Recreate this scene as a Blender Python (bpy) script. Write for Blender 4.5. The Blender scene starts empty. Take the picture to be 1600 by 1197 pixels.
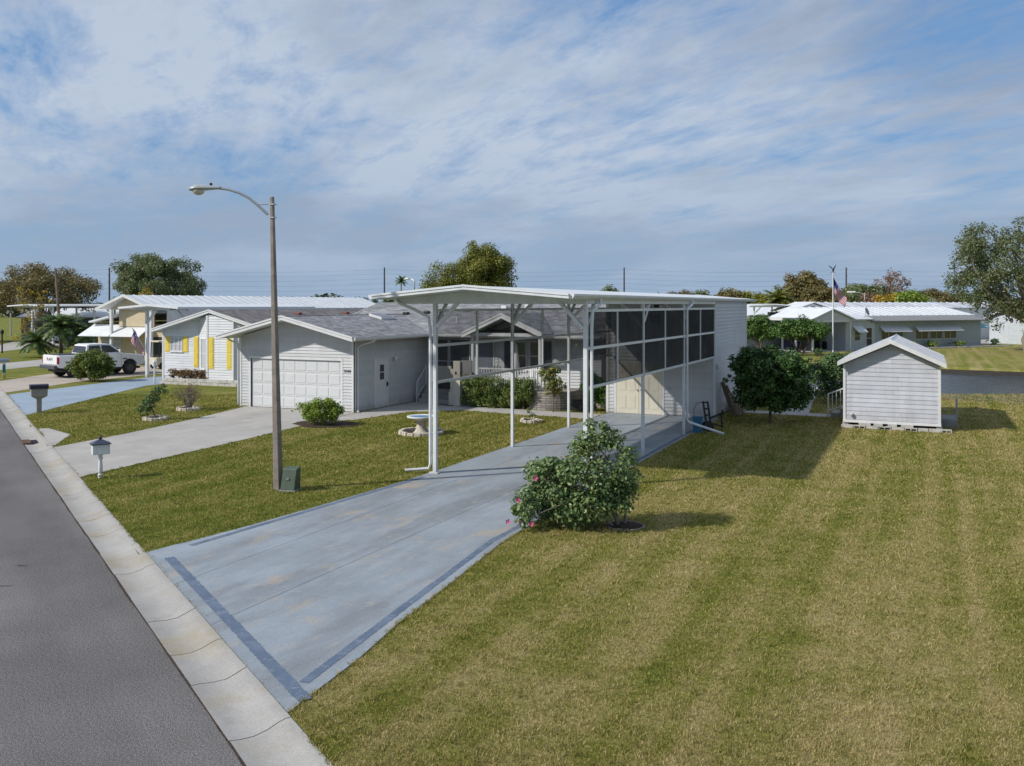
import bpy, bmesh, math, random
import numpy as np
from mathutils import Vector, Matrix
random.seed(7)
RNG = np.random.default_rng(11)
scene = bpy.context.scene
COL = scene.collection
R = math.radians

# ------------------------------------------------------------------ camera, sky, sun, exposure
cam_d = bpy.data.cameras.new('camera')
cam = bpy.data.objects.new('camera', cam_d)
COL.objects.link(cam)
cam.location = (11.83, -21.09, 4.45)
cam.rotation_euler = (R(90), 0, R(24.5))
cam_d.sensor_width = 36.0
cam_d.lens = 36.0 * 1430.0 / 1600.0
cam_d.shift_y = -(598.5 - 476.0) / 1600.0
cam_d.clip_start = 0.1
cam_d.clip_end = 6000.0
scene.camera = cam
scene.render.resolution_x, scene.render.resolution_y = 1024, 766
vs = scene.view_settings
vs.view_transform = 'Standard'
vs.look = 'None'
vs.exposure = 0.50
vs.gamma = 1.0
vs.use_curve_mapping = False
scene.cycles.use_denoising = True
scene.cycles.max_bounces = 6
scene.cycles.transparent_max_bounces = 16
scene.cycles.caustics_reflective = False
scene.cycles.caustics_refractive = False
SUN_EL, SUN_AZ = 36.0, 226.0     # compass angle from +Y towards +X
az, el = R(SUN_AZ), R(SUN_EL)
to_sun = Vector((math.sin(az) * math.cos(el), math.cos(az) * math.cos(el), math.sin(el)))
sun_d = bpy.data.lights.new('sun', 'SUN')
sun_d.energy = 2.85
sun_d.angle = R(1.3)
sun_d.color = (1.0, 0.95, 0.87)
sun = bpy.data.objects.new('sun', sun_d)
COL.objects.link(sun)
sun.rotation_euler = (-to_sun).to_track_quat('-Z', 'Y').to_euler()
sun.location = (-40, -40, 60)

def world_sky():
    w = bpy.data.worlds.new('World')
    scene.world = w
    w.use_nodes = True
    nt = w.node_tree
    nt.nodes.clear()
    N = lambda t, **k: _node(nt, t, **k)
    out = N('ShaderNodeOutputWorld')
    bg = N('ShaderNodeBackground')
    bg.inputs['Strength'].default_value = 0.1
    sky = N('ShaderNodeTexSky')
    sky.sky_type = 'NISHITA'
    sky.sun_disc = False
    sky.sun_elevation = el
    sky.sun_rotation = az
    sky.altitude = 0
    sky.air_density = 1.0
    sky.dust_density = 1.2
    sky.ozone_density = 2.0
    tc = N('ShaderNodeTexCoord')
    sep = N('ShaderNodeSeparateXYZ')
    nt.links.new(tc.outputs['Generated'], sep.inputs[0])
    zc = N('ShaderNodeMath', operation='MAXIMUM')
    nt.links.new(sep.outputs[2], zc.inputs[0])
    zc.inputs[1].default_value = 0.0
    za = N('ShaderNodeMath', operation='ADD')
    nt.links.new(zc.outputs[0], za.inputs[0])
    za.inputs[1].default_value = 0.13
    dv = N('ShaderNodeVectorMath', operation='DIVIDE')
    cmb = N('ShaderNodeCombineXYZ')
    for i in range(3):
        nt.links.new(za.outputs[0], cmb.inputs[i])
    nt.links.new(tc.outputs['Generated'], dv.inputs[0])
    nt.links.new(cmb.outputs[0], dv.inputs[1])
    # the high cloud deck seen in plan: p = direction / height, streaks run along one bearing
    mp = N('ShaderNodeMapping')
    mp.inputs['Rotation'].default_value = (0, 0, R(-52))
    mp.inputs['Location'].default_value = (42.2, 12.6, 0)
    nt.links.new(dv.outputs[0], mp.inputs[0])
    flat = N('ShaderNodeVectorMath', operation='MULTIPLY')
    flat.inputs[1].default_value = (1.0, 0.6, 0.0)
    nt.links.new(mp.outputs[0], flat.inputs[0])
    def noise(sc, det, rough, dist, vec):
        n = N('ShaderNodeTexNoise')
        n.inputs['Scale'].default_value = sc
        n.inputs['Detail'].default_value = det
        n.inputs['Roughness'].default_value = rough
        n.inputs['Distortion'].default_value = dist
        nt.links.new(vec.outputs[0], n.inputs['Vector'])
        return n
    big = noise(0.6, 3, 0.5, 0.15, flat)
    mid = noise(2.0, 9, 0.62, 0.2, flat)
    fl2 = N('ShaderNodeVectorMath', operation='MULTIPLY')
    fl2.inputs[1].default_value = (1.0, 0.38, 0.0)
    nt.links.new(mp.outputs[0], fl2.inputs[0])
    fine = noise(6.5, 9, 0.68, 0.25, fl2)
    def mth(op, a, b):
        m = N('ShaderNodeMath', operation=op)
        for i, v in enumerate((a, b)):
            if isinstance(v, (int, float)):
                m.inputs[i].default_value = v
            else:
                nt.links.new(v, m.inputs[i])
        return m.outputs[0]
    cov = mth('ADD', mth('ADD', mth('MULTIPLY', big.outputs['Fac'], 0.34), mth('MULTIPLY', mid.outputs['Fac'], 0.34)), mth('MULTIPLY', fine.outputs['Fac'], 0.32))
    rmp = N('ShaderNodeValToRGB')
    e = rmp.color_ramp.elements
    e[0].position, e[0].color = 0.40, (0.04,) * 3 + (1,)
    e[1].position, e[1].color = 0.525, (0.95,) * 3 + (1,)
    nt.links.new(cov, rmp.inputs[0])
    # thicker cloud is greyer underneath, thin cloud is bright
    thick = noise(0.8, 6, 0.55, 0.2, flat)
    crp = N('ShaderNodeValToRGB')
    c = crp.color_ramp.elements
    c[0].position, c[0].color = 0.43, (3.65, 4.2, 5.05, 1)
    c[1].position, c[1].color = 0.58, (2.25, 2.75, 3.6, 1)
    tv = mth('ADD', mth('MULTIPLY', thick.outputs['Fac'], 0.8), mth('MULTIPLY', fine.outputs['Fac'], 0.2))
    nt.links.new(tv, crp.inputs[0])
    clear = N('ShaderNodeMix', data_type='RGBA')
    clear.inputs[0].default_value = 0.7
    nt.links.new(sky.outputs[0], clear.inputs[6])
    clear.inputs[7].default_value = (0.8, 1.95, 3.95, 1)
    mix = N('ShaderNodeMix', data_type='RGBA')
    nt.links.new(rmp.outputs[0], mix.inputs[0])
    nt.links.new(clear.outputs[2], mix.inputs[6])
    nt.links.new(crp.outputs[0], mix.inputs[7])
    # thin haze veil low down, the same all the way round the horizon
    hz = N('ShaderNodeMapRange')
    nt.links.new(sep.outputs[2], hz.inputs[0])
    hz.inputs[1].default_value, hz.inputs[2].default_value = 0.0, 0.17
    hz.inputs[3].default_value, hz.inputs[4].default_value = 0.9, 0.0
    mix2 = N('ShaderNodeMix', data_type='RGBA')
    nt.links.new(hz.outputs[0], mix2.inputs[0])
    nt.links.new(mix.outputs[2], mix2.inputs[6])
    mix2.inputs[7].default_value = (2.2, 3.0, 4.1, 1)
    nt.links.new(mix2.outputs[2], bg.inputs['Color'])
    nt.links.new(bg.outputs[0], out.inputs[0])

def _node(nt, t, **k):
    n = nt.nodes.new(t)
    for a, v in k.items():
        setattr(n, a, v)
    return n
world_sky()

# ------------------------------------------------------------------ materials
MATS = {}
LEAF_GAIN = 1.75
def lin(c):
    return tuple((v / 12.92 if v <= 0.04045 else ((v + 0.055) / 1.055) ** 2.4) for v in c)

def pm(name, col, rough=0.6, var=0.12, scale=3.0, bump=0.0, bscale=60.0, metal=0.0, spec=0.4, col2=None, detail=6.0, stretch=None, coord='Object'):
    """procedural principled material: colour wanders by a noise, fine relief by another"""
    if name in MATS:
        return MATS[name]
    m = bpy.data.materials.new(name)
    m.use_nodes = True
    nt = m.node_tree
    b = nt.nodes['Principled BSDF']
    b.inputs['Roughness'].default_value = rough
    b.inputs['Metallic'].default_value = metal
    b.inputs['Specular IOR Level'].default_value = spec
    tc = _node(nt, 'ShaderNodeTexCoord')
    vec = tc.outputs[coord]
    if stretch:
        mp = _node(nt, 'ShaderNodeMapping')
        mp.inputs['Scale'].default_value = stretch
        nt.links.new(vec, mp.inputs[0])
        vec = mp.outputs[0]
    n = _node(nt, 'ShaderNodeTexNoise')
    n.inputs['Scale'].default_value = scale
    n.inputs['Detail'].default_value = detail
    n.inputs['Roughness'].default_value = 0.62
    nt.links.new(vec, n.inputs['Vector'])
    r = _node(nt, 'ShaderNodeValToRGB')
    lo = tuple(max(0, v * (1 - var)) for v in col)
    hi = tuple(min(1, v * (1 + var)) for v in col) if col2 is None else col2
    r.color_ramp.elements[0].position, r.color_ramp.elements[0].color = 0.33, lo + (1,)
    r.color_ramp.elements[1].position, r.color_ramp.elements[1].color = 0.67, hi + (1,)
    nt.links.new(n.outputs['Fac'], r.inputs[0])
    nt.links.new(r.outputs[0], b.inputs['Base Color'])
    if bump > 0:
        n2 = _node(nt, 'ShaderNodeTexNoise')
        n2.inputs['Scale'].default_value = bscale
        n2.inputs['Detail'].default_value = 4
        nt.links.new(vec, n2.inputs['Vector'])
        bp = _node(nt, 'ShaderNodeBump')
        bp.inputs['Strength'].default_value = bump
        bp.inputs['Distance'].default_value = 0.02
        nt.links.new(n2.outputs['Fac'], bp.inputs['Height'])
        nt.links.new(bp.outputs[0], b.inputs['Normal'])
    MATS[name] = m
    return m

def leaf_mat(name, cols, trans=0.25, rough=0.5, clump=0.0, cscale=0.9):
    """leaf colour picked per leaf (random per island) and by a slow clump noise"""
    if name in MATS:
        return MATS[name]
    m = bpy.data.materials.new(name)
    m.use_nodes = True
    nt = m.node_tree
    nt.nodes.clear()
    out = _node(nt, 'ShaderNodeOutputMaterial')
    geo = _node(nt, 'ShaderNodeNewGeometry')
    tc = _node(nt, 'ShaderNodeTexCoord')
    n = _node(nt, 'ShaderNodeTexNoise')
    n.inputs['Scale'].default_value = cscale
    n.inputs['Detail'].default_value = 3
    nt.links.new(tc.outputs['Object'], n.inputs['Vector'])
    a = _node(nt, 'ShaderNodeMath', operation='MULTIPLY_ADD')
    nt.links.new(n.outputs['Fac'], a.inputs[0])
    a.inputs[1].default_value = 1.5
    a.inputs[2].default_value = -0.25
    mx = _node(nt, 'ShaderNodeMix')
    mx.inputs[0].default_value = clump
    nt.links.new(geo.outputs['Random Per Island'], mx.inputs[2])
    nt.links.new(a.outputs[0], mx.inputs[3])
    r = _node(nt, 'ShaderNodeValToRGB')
    r.color_ramp.interpolation = 'LINEAR'
    els = r.color_ramp.elements
    while len(els) < len(cols):
        els.new(0.5)
    for i, cc in enumerate(cols):
        els[i].position = i / (len(cols) - 1)
        els[i].color = tuple(min(0.9, v * LEAF_GAIN) for v in cc) + (1,)
    nt.links.new(mx.outputs[0], r.inputs[0])
    p = _node(nt, 'ShaderNodeBsdfPrincipled')
    p.inputs['Roughness'].default_value = rough
    p.inputs['Specular IOR Level'].default_value = 0.35
    nt.links.new(r.outputs[0], p.inputs['Base Color'])
    t = _node(nt, 'ShaderNodeBsdfTranslucent')
    nt.links.new(r.outputs[0], t.inputs['Color'])
    ms = _node(nt, 'ShaderNodeMixShader')
    ms.inputs[0].default_value = trans
    nt.links.new(p.outputs[0], ms.inputs[1])
    nt.links.new(t.outputs[0], ms.inputs[2])
    nt.links.new(ms.outputs[0], out.inputs[0])
    MATS[name] = m
    return m

def screen_mat(name, col, opacity):
    m = bpy.data.materials.new(name)
    m.use_nodes = True
    nt = m.node_tree
    nt.nodes.clear()
    out = _node(nt, 'ShaderNodeOutputMaterial')
    d = _node(nt, 'ShaderNodeBsdfDiffuse')
    d.inputs['Color'].default_value = col + (1,)
    tr = _node(nt, 'ShaderNodeBsdfTransparent')
    tc = _node(nt, 'ShaderNodeTexCoord')
    n = _node(nt, 'ShaderNodeTexNoise')
    n.inputs['Scale'].default_value = 1.3
    nt.links.new(tc.outputs['Object'], n.inputs['Vector'])
    mr = _node(nt, 'ShaderNodeMapRange')
    nt.links.new(n.outputs['Fac'], mr.inputs[0])
    mr.inputs[1].default_value, mr.inputs[2].default_value = 0.3, 0.7
    mr.inputs[3].default_value, mr.inputs[4].default_value = opacity - 0.05, opacity + 0.05
    ms = _node(nt, 'ShaderNodeMixShader')
    nt.links.new(mr.outputs[0], ms.inputs[0])
    nt.links.new(tr.outputs[0], ms.inputs[1])
    nt.links.new(d.outputs[0], ms.inputs[2])
    nt.links.new(ms.outputs[0], out.inputs[0])
    MATS[name] = m
    return m

def glass_mat(name, col, rough=0.06):
    m = pm(name, col, rough=rough, var=0.3, scale=0.8, spec=0.9)
    return m

WHITE = pm('white_aluminium', (0.68, 0.70, 0.72), rough=0.42, var=0.09, scale=2.6)
WHITE2 = pm('white_trim_paint', (0.66, 0.665, 0.67), rough=0.5, var=0.06, scale=2.0)
SIDING = pm('pale_grey_vinyl', (0.53, 0.54, 0.555), rough=0.55, var=0.05, scale=1.3, bump=0.05, bscale=40)
SIDING_W = pm('white_vinyl', (0.64, 0.655, 0.68), rough=0.55, var=0.05, scale=1.3)
SIDING_S = pm('lilac_grey_vinyl', (0.52, 0.535, 0.59), rough=0.6, var=0.10, scale=1.5, bump=0.05, bscale=30)
SIDING_F = pm('slate_blue_siding', (0.40, 0.455, 0.50), rough=0.6, var=0.06)
BEIGE = pm('beige_stucco', (0.55, 0.46, 0.32), rough=0.8, var=0.06)
def add_grime(m, amt=0.5, streak=0.12, objvar=0.05, top=0.45):
    """splashed dirt low on the walls, faint rain streaks and small differences between boards"""
    nt = m.node_tree
    b = nt.nodes['Principled BSDF']
    cur = b.inputs['Base Color'].links[0].from_socket
    geo = _node(nt, 'ShaderNodeNewGeometry')
    sp = _node(nt, 'ShaderNodeSeparateXYZ')
    nt.links.new(geo.outputs['Position'], sp.inputs[0])
    def noise(sc, st):
        mp = _node(nt, 'ShaderNodeMapping')
        mp.inputs['Scale'].default_value = st
        nt.links.new(geo.outputs['Position'], mp.inputs[0])
        n = _node(nt, 'ShaderNodeTexNoise')
        n.inputs['Scale'].default_value = sc
        n.inputs['Detail'].default_value = 5
        nt.links.new(mp.outputs[0], n.inputs['Vector'])
        return n.outputs['Fac']
    def rng_(v, a, b_, c, d):
        r = _node(nt, 'ShaderNodeMapRange')
        nt.links.new(v, r.inputs[0])
        for i, q in enumerate((a, b_, c, d)):
            r.inputs[1 + i].default_value = q
        return r.outputs[0]
    def mul(a, b_):
        k = _node(nt, 'ShaderNodeMath', operation='MULTIPLY')
        nt.links.new(a, k.inputs[0]); nt.links.new(b_, k.inputs[1])
        return k.outputs[0]
    f = mul(rng_(sp.outputs[2], 0.05, top, 1.0, 0.0), rng_(noise(3.0, (1, 1, 1)), 0.35, 0.65, 0.15, amt))
    mx = _node(nt, 'ShaderNodeMix', data_type='RGBA')
    nt.links.new(f, mx.inputs[0]); nt.links.new(cur, mx.inputs[6])
    mx.inputs[7].default_value = (0.23, 0.19, 0.14, 1)
    g = rng_(noise(1.0, (5, 5, 0.25)), 0.52, 0.75, 0.0, streak)
    m2 = _node(nt, 'ShaderNodeMix', data_type='RGBA')
    nt.links.new(g, m2.inputs[0]); nt.links.new(mx.outputs[2], m2.inputs[6])
    m2.inputs[7].default_value = (0.22, 0.22, 0.20, 1)
    oi = _node(nt, 'ShaderNodeObjectInfo')
    vr = rng_(oi.outputs['Random'], 0.0, 1.0, 1 - objvar, 1 + objvar)
    hs_ = _node(nt, 'ShaderNodeHueSaturation')
    nt.links.new(vr, hs_.inputs['Value']); nt.links.new(m2.outputs[2], hs_.inputs['Color'])
    nt.links.new(hs_.outputs[0], b.inputs['Base Color'])
    return m
add_grime(SIDING); add_grime(SIDING_W, 0.4); add_grime(SIDING_S, 0.5, 0.22, 0.07, 0.8); add_grime(WHITE, 0.55, 0.14, 0.02, 0.3); add_grime(WHITE2, 0.4, 0.12, 0.02, 0.3)
CREAM = pm('cream_door_paint', (0.62, 0.58, 0.48), rough=0.45, var=0.04)
DARK = pm('black_plastic', (0.02, 0.02, 0.022), rough=0.5, var=0.2)
GLASS = glass_mat('dark_window_glass', (0.045, 0.05, 0.06))
CURTAIN = pm('pale_blind', (0.42, 0.43, 0.47), rough=0.7, var=0.12, scale=2, stretch=(1, 1, 14))
YELLOW = pm('yellow_shutter_paint', (0.72, 0.55, 0.09), rough=0.45, var=0.05)
NAVY = pm('navy_shutter_paint', (0.045, 0.05, 0.075), rough=0.45, var=0.08)
BARK = pm('bark', (0.13, 0.095, 0.065), rough=0.9, var=0.4, scale=9, bump=0.5, bscale=18, stretch=(1, 1, 0.25))
BARK_G = pm('grey_bark', (0.22, 0.19, 0.16), rough=0.9, var=0.35, scale=9, bump=0.5, bscale=18, stretch=(1, 1, 0.25))
STEEL = pm('galvanised_steel', (0.42, 0.44, 0.46), rough=0.38, var=0.12, scale=6, metal=0.6)
MULCH = pm('dark_mulch', (0.05, 0.032, 0.022), rough=1.0, var=0.6, scale=18, bump=1.0, bscale=40)
STONE = pm('cast_stone', (0.50, 0.45, 0.37), rough=0.9, var=0.22, scale=7, bump=0.4, bscale=30)
BLOCK = pm('grey_block', (0.46, 0.44, 0.41), rough=0.95, var=0.2, scale=6, bump=0.4, bscale=35)
ROOFW = pm('white_roof_metal', (0.70, 0.72, 0.74), rough=0.4, var=0.06, scale=1.0)
ROOFG = pm('weathered_roof_metal', (0.60, 0.62, 0.66), rough=0.4, var=0.16, scale=1.4, metal=0.25)

add_grime(ROOFG, 0.0, 0.30, 0.10, 0.1)
add_grime(ROOFW, 0.0, 0.14, 0.03, 0.1)
# ------------------------------------------------------------------ builders
def link(o, parent=None):
    COL.objects.link(o)
    if parent is not None:
        o.parent = parent
    return o

def tag(o, label=None, cat=None, group=None, kind=None):
    if label: o['label'] = label
    if cat: o['category'] = cat
    if group: o['group'] = group
    if kind: o['kind'] = kind
    return o

def thing(name, label, cat, loc=(0, 0, 0), rz=0.0, group=None, world=False):
    """an Empty at the thing's base; world=True: its parts are given in world coordinates"""
    o = bpy.data.objects.new(name, None)
    o.empty_display_size = 0.3
    link(o)
    o.location = loc
    o.rotation_euler = (0, 0, rz)
    tag(o, label, cat, group)
    if world:
        WORLD[o.name] = Vector(loc)
    return o
WORLD = {}

def root_of(o):
    while o.parent is not None:
        o = o.parent
    return o

def copy_tree(o, parent=None):
    c = o.copy()
    COL.objects.link(c)
    c.parent = parent
    for ch in o.children:
        copy_tree(ch, c)
    return c

class MB:
    def __init__(s):
        s.v, s.f = [], []
    def add(s, vs, fs):
        k = len(s.v)
        s.v += [tuple(p) for p in vs]
        s.f += [tuple(i + k for i in f) for f in fs]
        return s
    def box(s, x0, x1, y0, y1, z0, z1):
        return s.add([(x0, y0, z0), (x1, y0, z0), (x1, y1, z0), (x0, y1, z0), (x0, y0, z1), (x1, y0, z1), (x1, y1, z1), (x0, y1, z1)],
                     [(0, 3, 2, 1), (4, 5, 6, 7), (0, 1, 5, 4), (1, 2, 6, 5), (2, 3, 7, 6), (3, 0, 4, 7)])
    def obox(s, c, size, rz=0.0, taper=1.0):
        hx, hy, hz = size[0] / 2, size[1] / 2, size[2]
        ca, sa = math.cos(rz), math.sin(rz)
        P = []
        for z, t in ((0, 1.0), (hz, taper)):
            for sx, sy in ((-1, -1), (1, -1), (1, 1), (-1, 1)):
                x, y = sx * hx * t, sy * hy * t
                P.append((c[0] + x * ca - y * sa, c[1] + x * sa + y * ca, c[2] + z))
        return s.add(P, [(0, 3, 2, 1), (4, 5, 6, 7), (0, 1, 5, 4), (1, 2, 6, 5), (2, 3, 7, 6), (3, 0, 4, 7)])
    def beam(s, a, b, w, h, up=(0, 0, 1)):
        """a bar of section w x h from a to b"""
        a, b = Vector(a), Vector(b)
        d = (b - a).normalized()
        u = Vector(up)
        if abs(d.dot(u)) > 0.98:
            u = Vector((0, 1, 0))
        x = d.cross(u).normalized()
        y = x.cross(d).normalized()
        P = []
        for p in (a, b):
            for sx, sy in ((-1, -1), (1, -1), (1, 1), (-1, 1)):
                P.append(p + x * sx * w / 2 + y * sy * h / 2)
        return s.add(P, [(3, 2, 1, 0), (4, 5, 6, 7), (0, 1, 5, 4), (1, 2, 6, 5), (2, 3, 7, 6), (3, 0, 4, 7)])
    def path(s, pts, rad, n=8, cap=True):
        pts = [Vector(p) for p in pts]
        if isinstance(rad, (int, float)):
            rad = [rad] * len(pts)
        base = len(s.v)
        prevx = None
        for i, p in enumerate(pts):
            d = (pts[min(i + 1, len(pts) - 1)] - pts[max(i - 1, 0)]).normalized()
            if prevx is None:
                u = Vector((0, 0, 1)) if abs(d.z) < 0.9 else Vector((1, 0, 0))
                x = d.cross(u).normalized()
            else:
                x = (prevx - d * prevx.dot(d)).normalized()
            prevx = x
            y = d.cross(x)
            for k in range(n):
                a = 2 * math.pi * k / n
                s.v.append(tuple(p + (x * math.cos(a) + y * math.sin(a)) * rad[i]))
        for i in range(len(pts) - 1):
            for k in range(n):
                a, b = base + i * n + k, base + i * n + (k + 1) % n
                s.f.append((a, b, b + n, a + n))
        if cap:
            s.f.append(tuple(base + k for k in reversed(range(n))))
            e = base + (len(pts) - 1) * n
            s.f.append(tuple(e + k for k in range(n)))
        return s
    def lathe(s, prof, n=20, c=(0, 0, 0)):
        base = len(s.v)
        for r, z in prof:
            for k in range(n):
                a = 2 * math.pi * k / n
                s.v.append((c[0] + r * math.cos(a), c[1] + r * math.sin(a), c[2] + z))
        for i in range(len(prof) - 1):
            for k in range(n):
                a, b = base + i * n + k, base + i * n + (k + 1) % n
                s.f.append((a, b, b + n, a + n))
        s.f.append(tuple(base + k for k in reversed(range(n))))
        e = base + (len(prof) - 1) * n
        s.f.append(tuple(e + k for k in range(n)))
        return s
    def prism(s, poly, vec):
        """extrude a flat polygon of 3-D points along vec"""
        n = len(poly)
        P = [Vector(p) for p in poly]
        v = Vector(vec)
        Q = [p + v for p in P]
        return s.add(P + Q, [tuple(reversed(range(n))), tuple(range(n, 2 * n))] + [(i, (i + 1) % n, n + (i + 1) % n, n + i) for i in range(n)])
    def build(s, name, mat, parent=None, smooth=False, bevel=0.0, loc=None, kind=None):
        me = bpy.data.meshes.new(name)
        V = s.v
        off = Vector((0, 0, 0))
        if parent is not None:
            r = root_of(parent)
            if r.name in WORLD:
                off = WORLD[r.name]
                V = [(p[0] - off.x, p[1] - off.y, p[2] - off.z) for p in V]
        me.from_pydata(V, [], s.f)
        bm = bmesh.new()
        bm.from_mesh(me)
        bmesh.ops.recalc_face_normals(bm, faces=bm.faces)
        bm.to_mesh(me)
        bm.free()
        if smooth:
            me.polygons.foreach_set('use_smooth', [True] * len(me.polygons))
            me.set_sharp_from_angle(angle=R(38))
        me.materials.append(mat)
        o = bpy.data.objects.new(name, me)
        link(o, parent)
        if loc is not None:
            o.location = loc
        if bevel > 0:
            m = o.modifiers.new('bevel', 'BEVEL')
            m.width = bevel
            m.segments = 2
            m.limit_method = 'ANGLE'
        if kind:
            o['kind'] = kind
        return o

def B(x0, x1, y0, y1, z0, z1):
    return MB().box(x0, x1, y0, y1, z0, z1)

def np_mesh(name, V, F, mat, parent=None, kind=None, uniform=4):
    """fast mesh from numpy vertex (n,3) and face (m,k) arrays"""
    me = bpy.data.meshes.new(name)
    V = np.ascontiguousarray(V, dtype=np.float32)
    F = np.ascontiguousarray(F, dtype=np.int32)
    me.vertices.add(len(V))
    me.vertices.foreach_set('co', V.ravel())
    k = F.shape[1]
    me.loops.add(F.size)
    me.loops.foreach_set('vertex_index', F.ravel())
    me.polygons.add(len(F))
    me.polygons.foreach_set('loop_start', np.arange(0, F.size, k, dtype=np.int32))
    me.update(calc_edges=True)
    me.materials.append(mat)
    o = bpy.data.objects.new(name, me)
    link(o, parent)
    if kind:
        o['kind'] = kind
    return o

def text(name, s, size, mat, parent, loc, rot, thick=0.004, align='CENTER', xs=1.0):
    cu = bpy.data.curves.new(name, 'FONT')
    cu.body = s
    cu.size = size
    cu.extrude = thick
    cu.align_x = align
    cu.align_y = 'CENTER'
    t = bpy.data.objects.new('tmp_text', cu)
    COL.objects.link(t)
    dg = bpy.context.evaluated_depsgraph_get()
    me = bpy.data.meshes.new_from_object(t.evaluated_get(dg))
    bpy.data.objects.remove(t)
    me.materials.clear()
    me.materials.append(mat)
    me.name = name
    o = bpy.data.objects.new(name, me)
    link(o, parent)
    off = WORLD.get(root_of(parent).name, Vector((0, 0, 0)))
    o.location = Vector(loc) - off
    o.rotation_euler = rot
    o.scale = (xs, 1, 1)
    return o

def clip_poly(poly, a, b, c):
    """keep the part of a 2-D polygon where a*x + b*y <= c"""
    out = []
    n = len(poly)
    for i in range(n):
        p, q = poly[i], poly[(i + 1) % n]
        dp, dq = a * p[0] + b * p[1] - c, a * q[0] + b * q[1] - c
        if dp <= 1e-9:
            out.append(p)
        if (dp < -1e-9 and dq > 1e-9) or (dp > 1e-9 and dq < -1e-9):
            t = dp / (dp - dq)
            out.append((p[0] + (q[0] - p[0]) * t, p[1] + (q[1] - p[1]) * t))
    return out

def area(poly):
    return 0.5 * abs(sum(poly[i][0] * poly[(i + 1) % len(poly)][1] - poly[(i + 1) % len(poly)][0] * poly[i][1] for i in range(len(poly)))) if len(poly) > 2 else 0

JR = random.Random(77)
def siding(parent, poly, o3, s3, n3, mat, course=0.14, holes=(), thick=0.030, name='siding_board', min_z=None):
    """lap siding: one board object per course over the wall polygon (s, z); holes are (s0, s1, z0, z1)"""
    z0, z1 = min(p[1] for p in poly), max(p[1] for p in poly)
    O, S, Nn = Vector(o3), Vector(s3), Vector(n3)
    z = z0
    while z < z1 - 0.01:
        zt = min(z + course, z1)
        band = clip_poly(clip_poly(poly, 0, -1, -z), 0, 1, zt)
        if area(band) > 0.002:
            pieces = [band]
            for h in holes:
                if h[2] < zt - course * 0.45 and h[3] > z + course * 0.45:
                    nx = []
                    for p in pieces:
                        a = clip_poly(p, 1, 0, h[0])
                        b = clip_poly(p, -1, 0, -h[1])
                        nx += [q for q in (a, b) if area(q) > 0.002]
                    pieces = nx
            cut = []
            for p in pieces:
                a0, a1 = min(q[0] for q in p), max(q[0] for q in p)
                if a1 - a0 > 2.4 and JR.random() < 0.7:
                    c = a0 + (a1 - a0) * JR.uniform(0.25, 0.75)
                    cut += [clip_poly(p, 1, 0, c - 0.003), clip_poly(p, -1, 0, -c - 0.003)]
                else:
                    cut.append(p)
            for p in cut:
                if area(p) < 0.001: continue
                F, K = [], []
                for (s_, z_) in p:
                    d = thick - (thick - 0.003) * (z_ - z) / course
                    base = O + S * s_ + Vector((0, 0, z_))
                    F.append(base + Nn * d)
                    K.append(base)
                m = MB()
                n = len(p)
                m.add(K + F, [tuple(reversed(range(n))), tuple(range(n, 2 * n))] + [(i, (i + 1) % n, n + (i + 1) % n, n + i) for i in range(n)])
                m.build(name, mat, parent)
        z = zt

def slab_cells(parent, poly, sx, sy, z0, z1, mat, gap=0.012, name='slab', rot=0.0, org=(0, 0)):
    """a paved sheet cut into panels along two sets of joint lines given in a turned frame"""
    ca, sa = math.cos(rot), math.sin(rot)
    loc = [((p[0] - org[0]) * ca + (p[1] - org[1]) * sa, -(p[0] - org[0]) * sa + (p[1] - org[1]) * ca) for p in poly]
    outs = []
    for i in range(len(sx) - 1):
        for j in range(len(sy) - 1):
            c = loc
            for (a, b, k) in ((1, 0, sx[i + 1] - gap / 2), (-1, 0, -sx[i] - gap / 2), (0, 1, sy[j + 1] - gap / 2), (0, -1, -sy[j] - gap / 2)):
                c = clip_poly(c, a, b, k)
                if len(c) < 3:
                    break
            if len(c) < 3 or area(c) < 0.02:
                continue
            W = [(org[0] + p[0] * ca - p[1] * sa, org[1] + p[0] * sa + p[1] * ca) for p in c]
            m = MB().prism([(p[0], p[1], z0) for p in W], (0, 0, z1 - z0))
            outs.append(m.build(name, mat, parent))
    return outs
# ------------------------------------------------------------------ ground, road, kerb, drives
RS = Vector((-0.839, 0.544, 0)).normalized()      # along the street
RN = Vector((RS.y, -RS.x, 0)) * 1.0               # across it, towards the lawn
if RN.y < 0: RN = -RN
def rp(s, n, z=0.0):
    return (RS.x * s + RN.x * n, RS.y * s + RN.y * n, z)
NB = -7.97                                         # back of kerb
POND = [(-60, 46), (-30, 40), (-8, 35.5), (5, 31), (12.6, 27.4), (15.7, 26.0), (30, 21), (70, 9), (70, 38), (30, 46), (17.7, 49.4), (12.8, 50.3), (3.4, 51.2), (-8, 53), (-30, 57), (-60, 62)]

def in_poly(P, poly):
    x, y = P[:, 0], P[:, 1]
    res = np.zeros(len(P), bool)
    n = len(poly)
    for i in range(n):
        x0, y0 = poly[i]
        x1, y1 = poly[(i + 1) % n]
        c = ((y0 > y) != (y1 > y))
        with np.errstate(divide='ignore', invalid='ignore'):
            t = (x1 - x0) * (y - y0) / (y1 - y0 + 1e-12) + x0
        res ^= c & (x < t)
    return res

def dist_poly(P, poly):
    d = np.full(len(P), 1e9)
    n = len(poly)
    for i in range(n):
        a = np.array(poly[i], float)
        b = np.array(poly[(i + 1) % n], float)
        ab = b - a
        t = np.clip(((P - a) @ ab) / (ab @ ab), 0, 1)
        d = np.minimum(d, np.linalg.norm(P - (a + t[:, None] * ab), axis=1))
    return d

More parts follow.
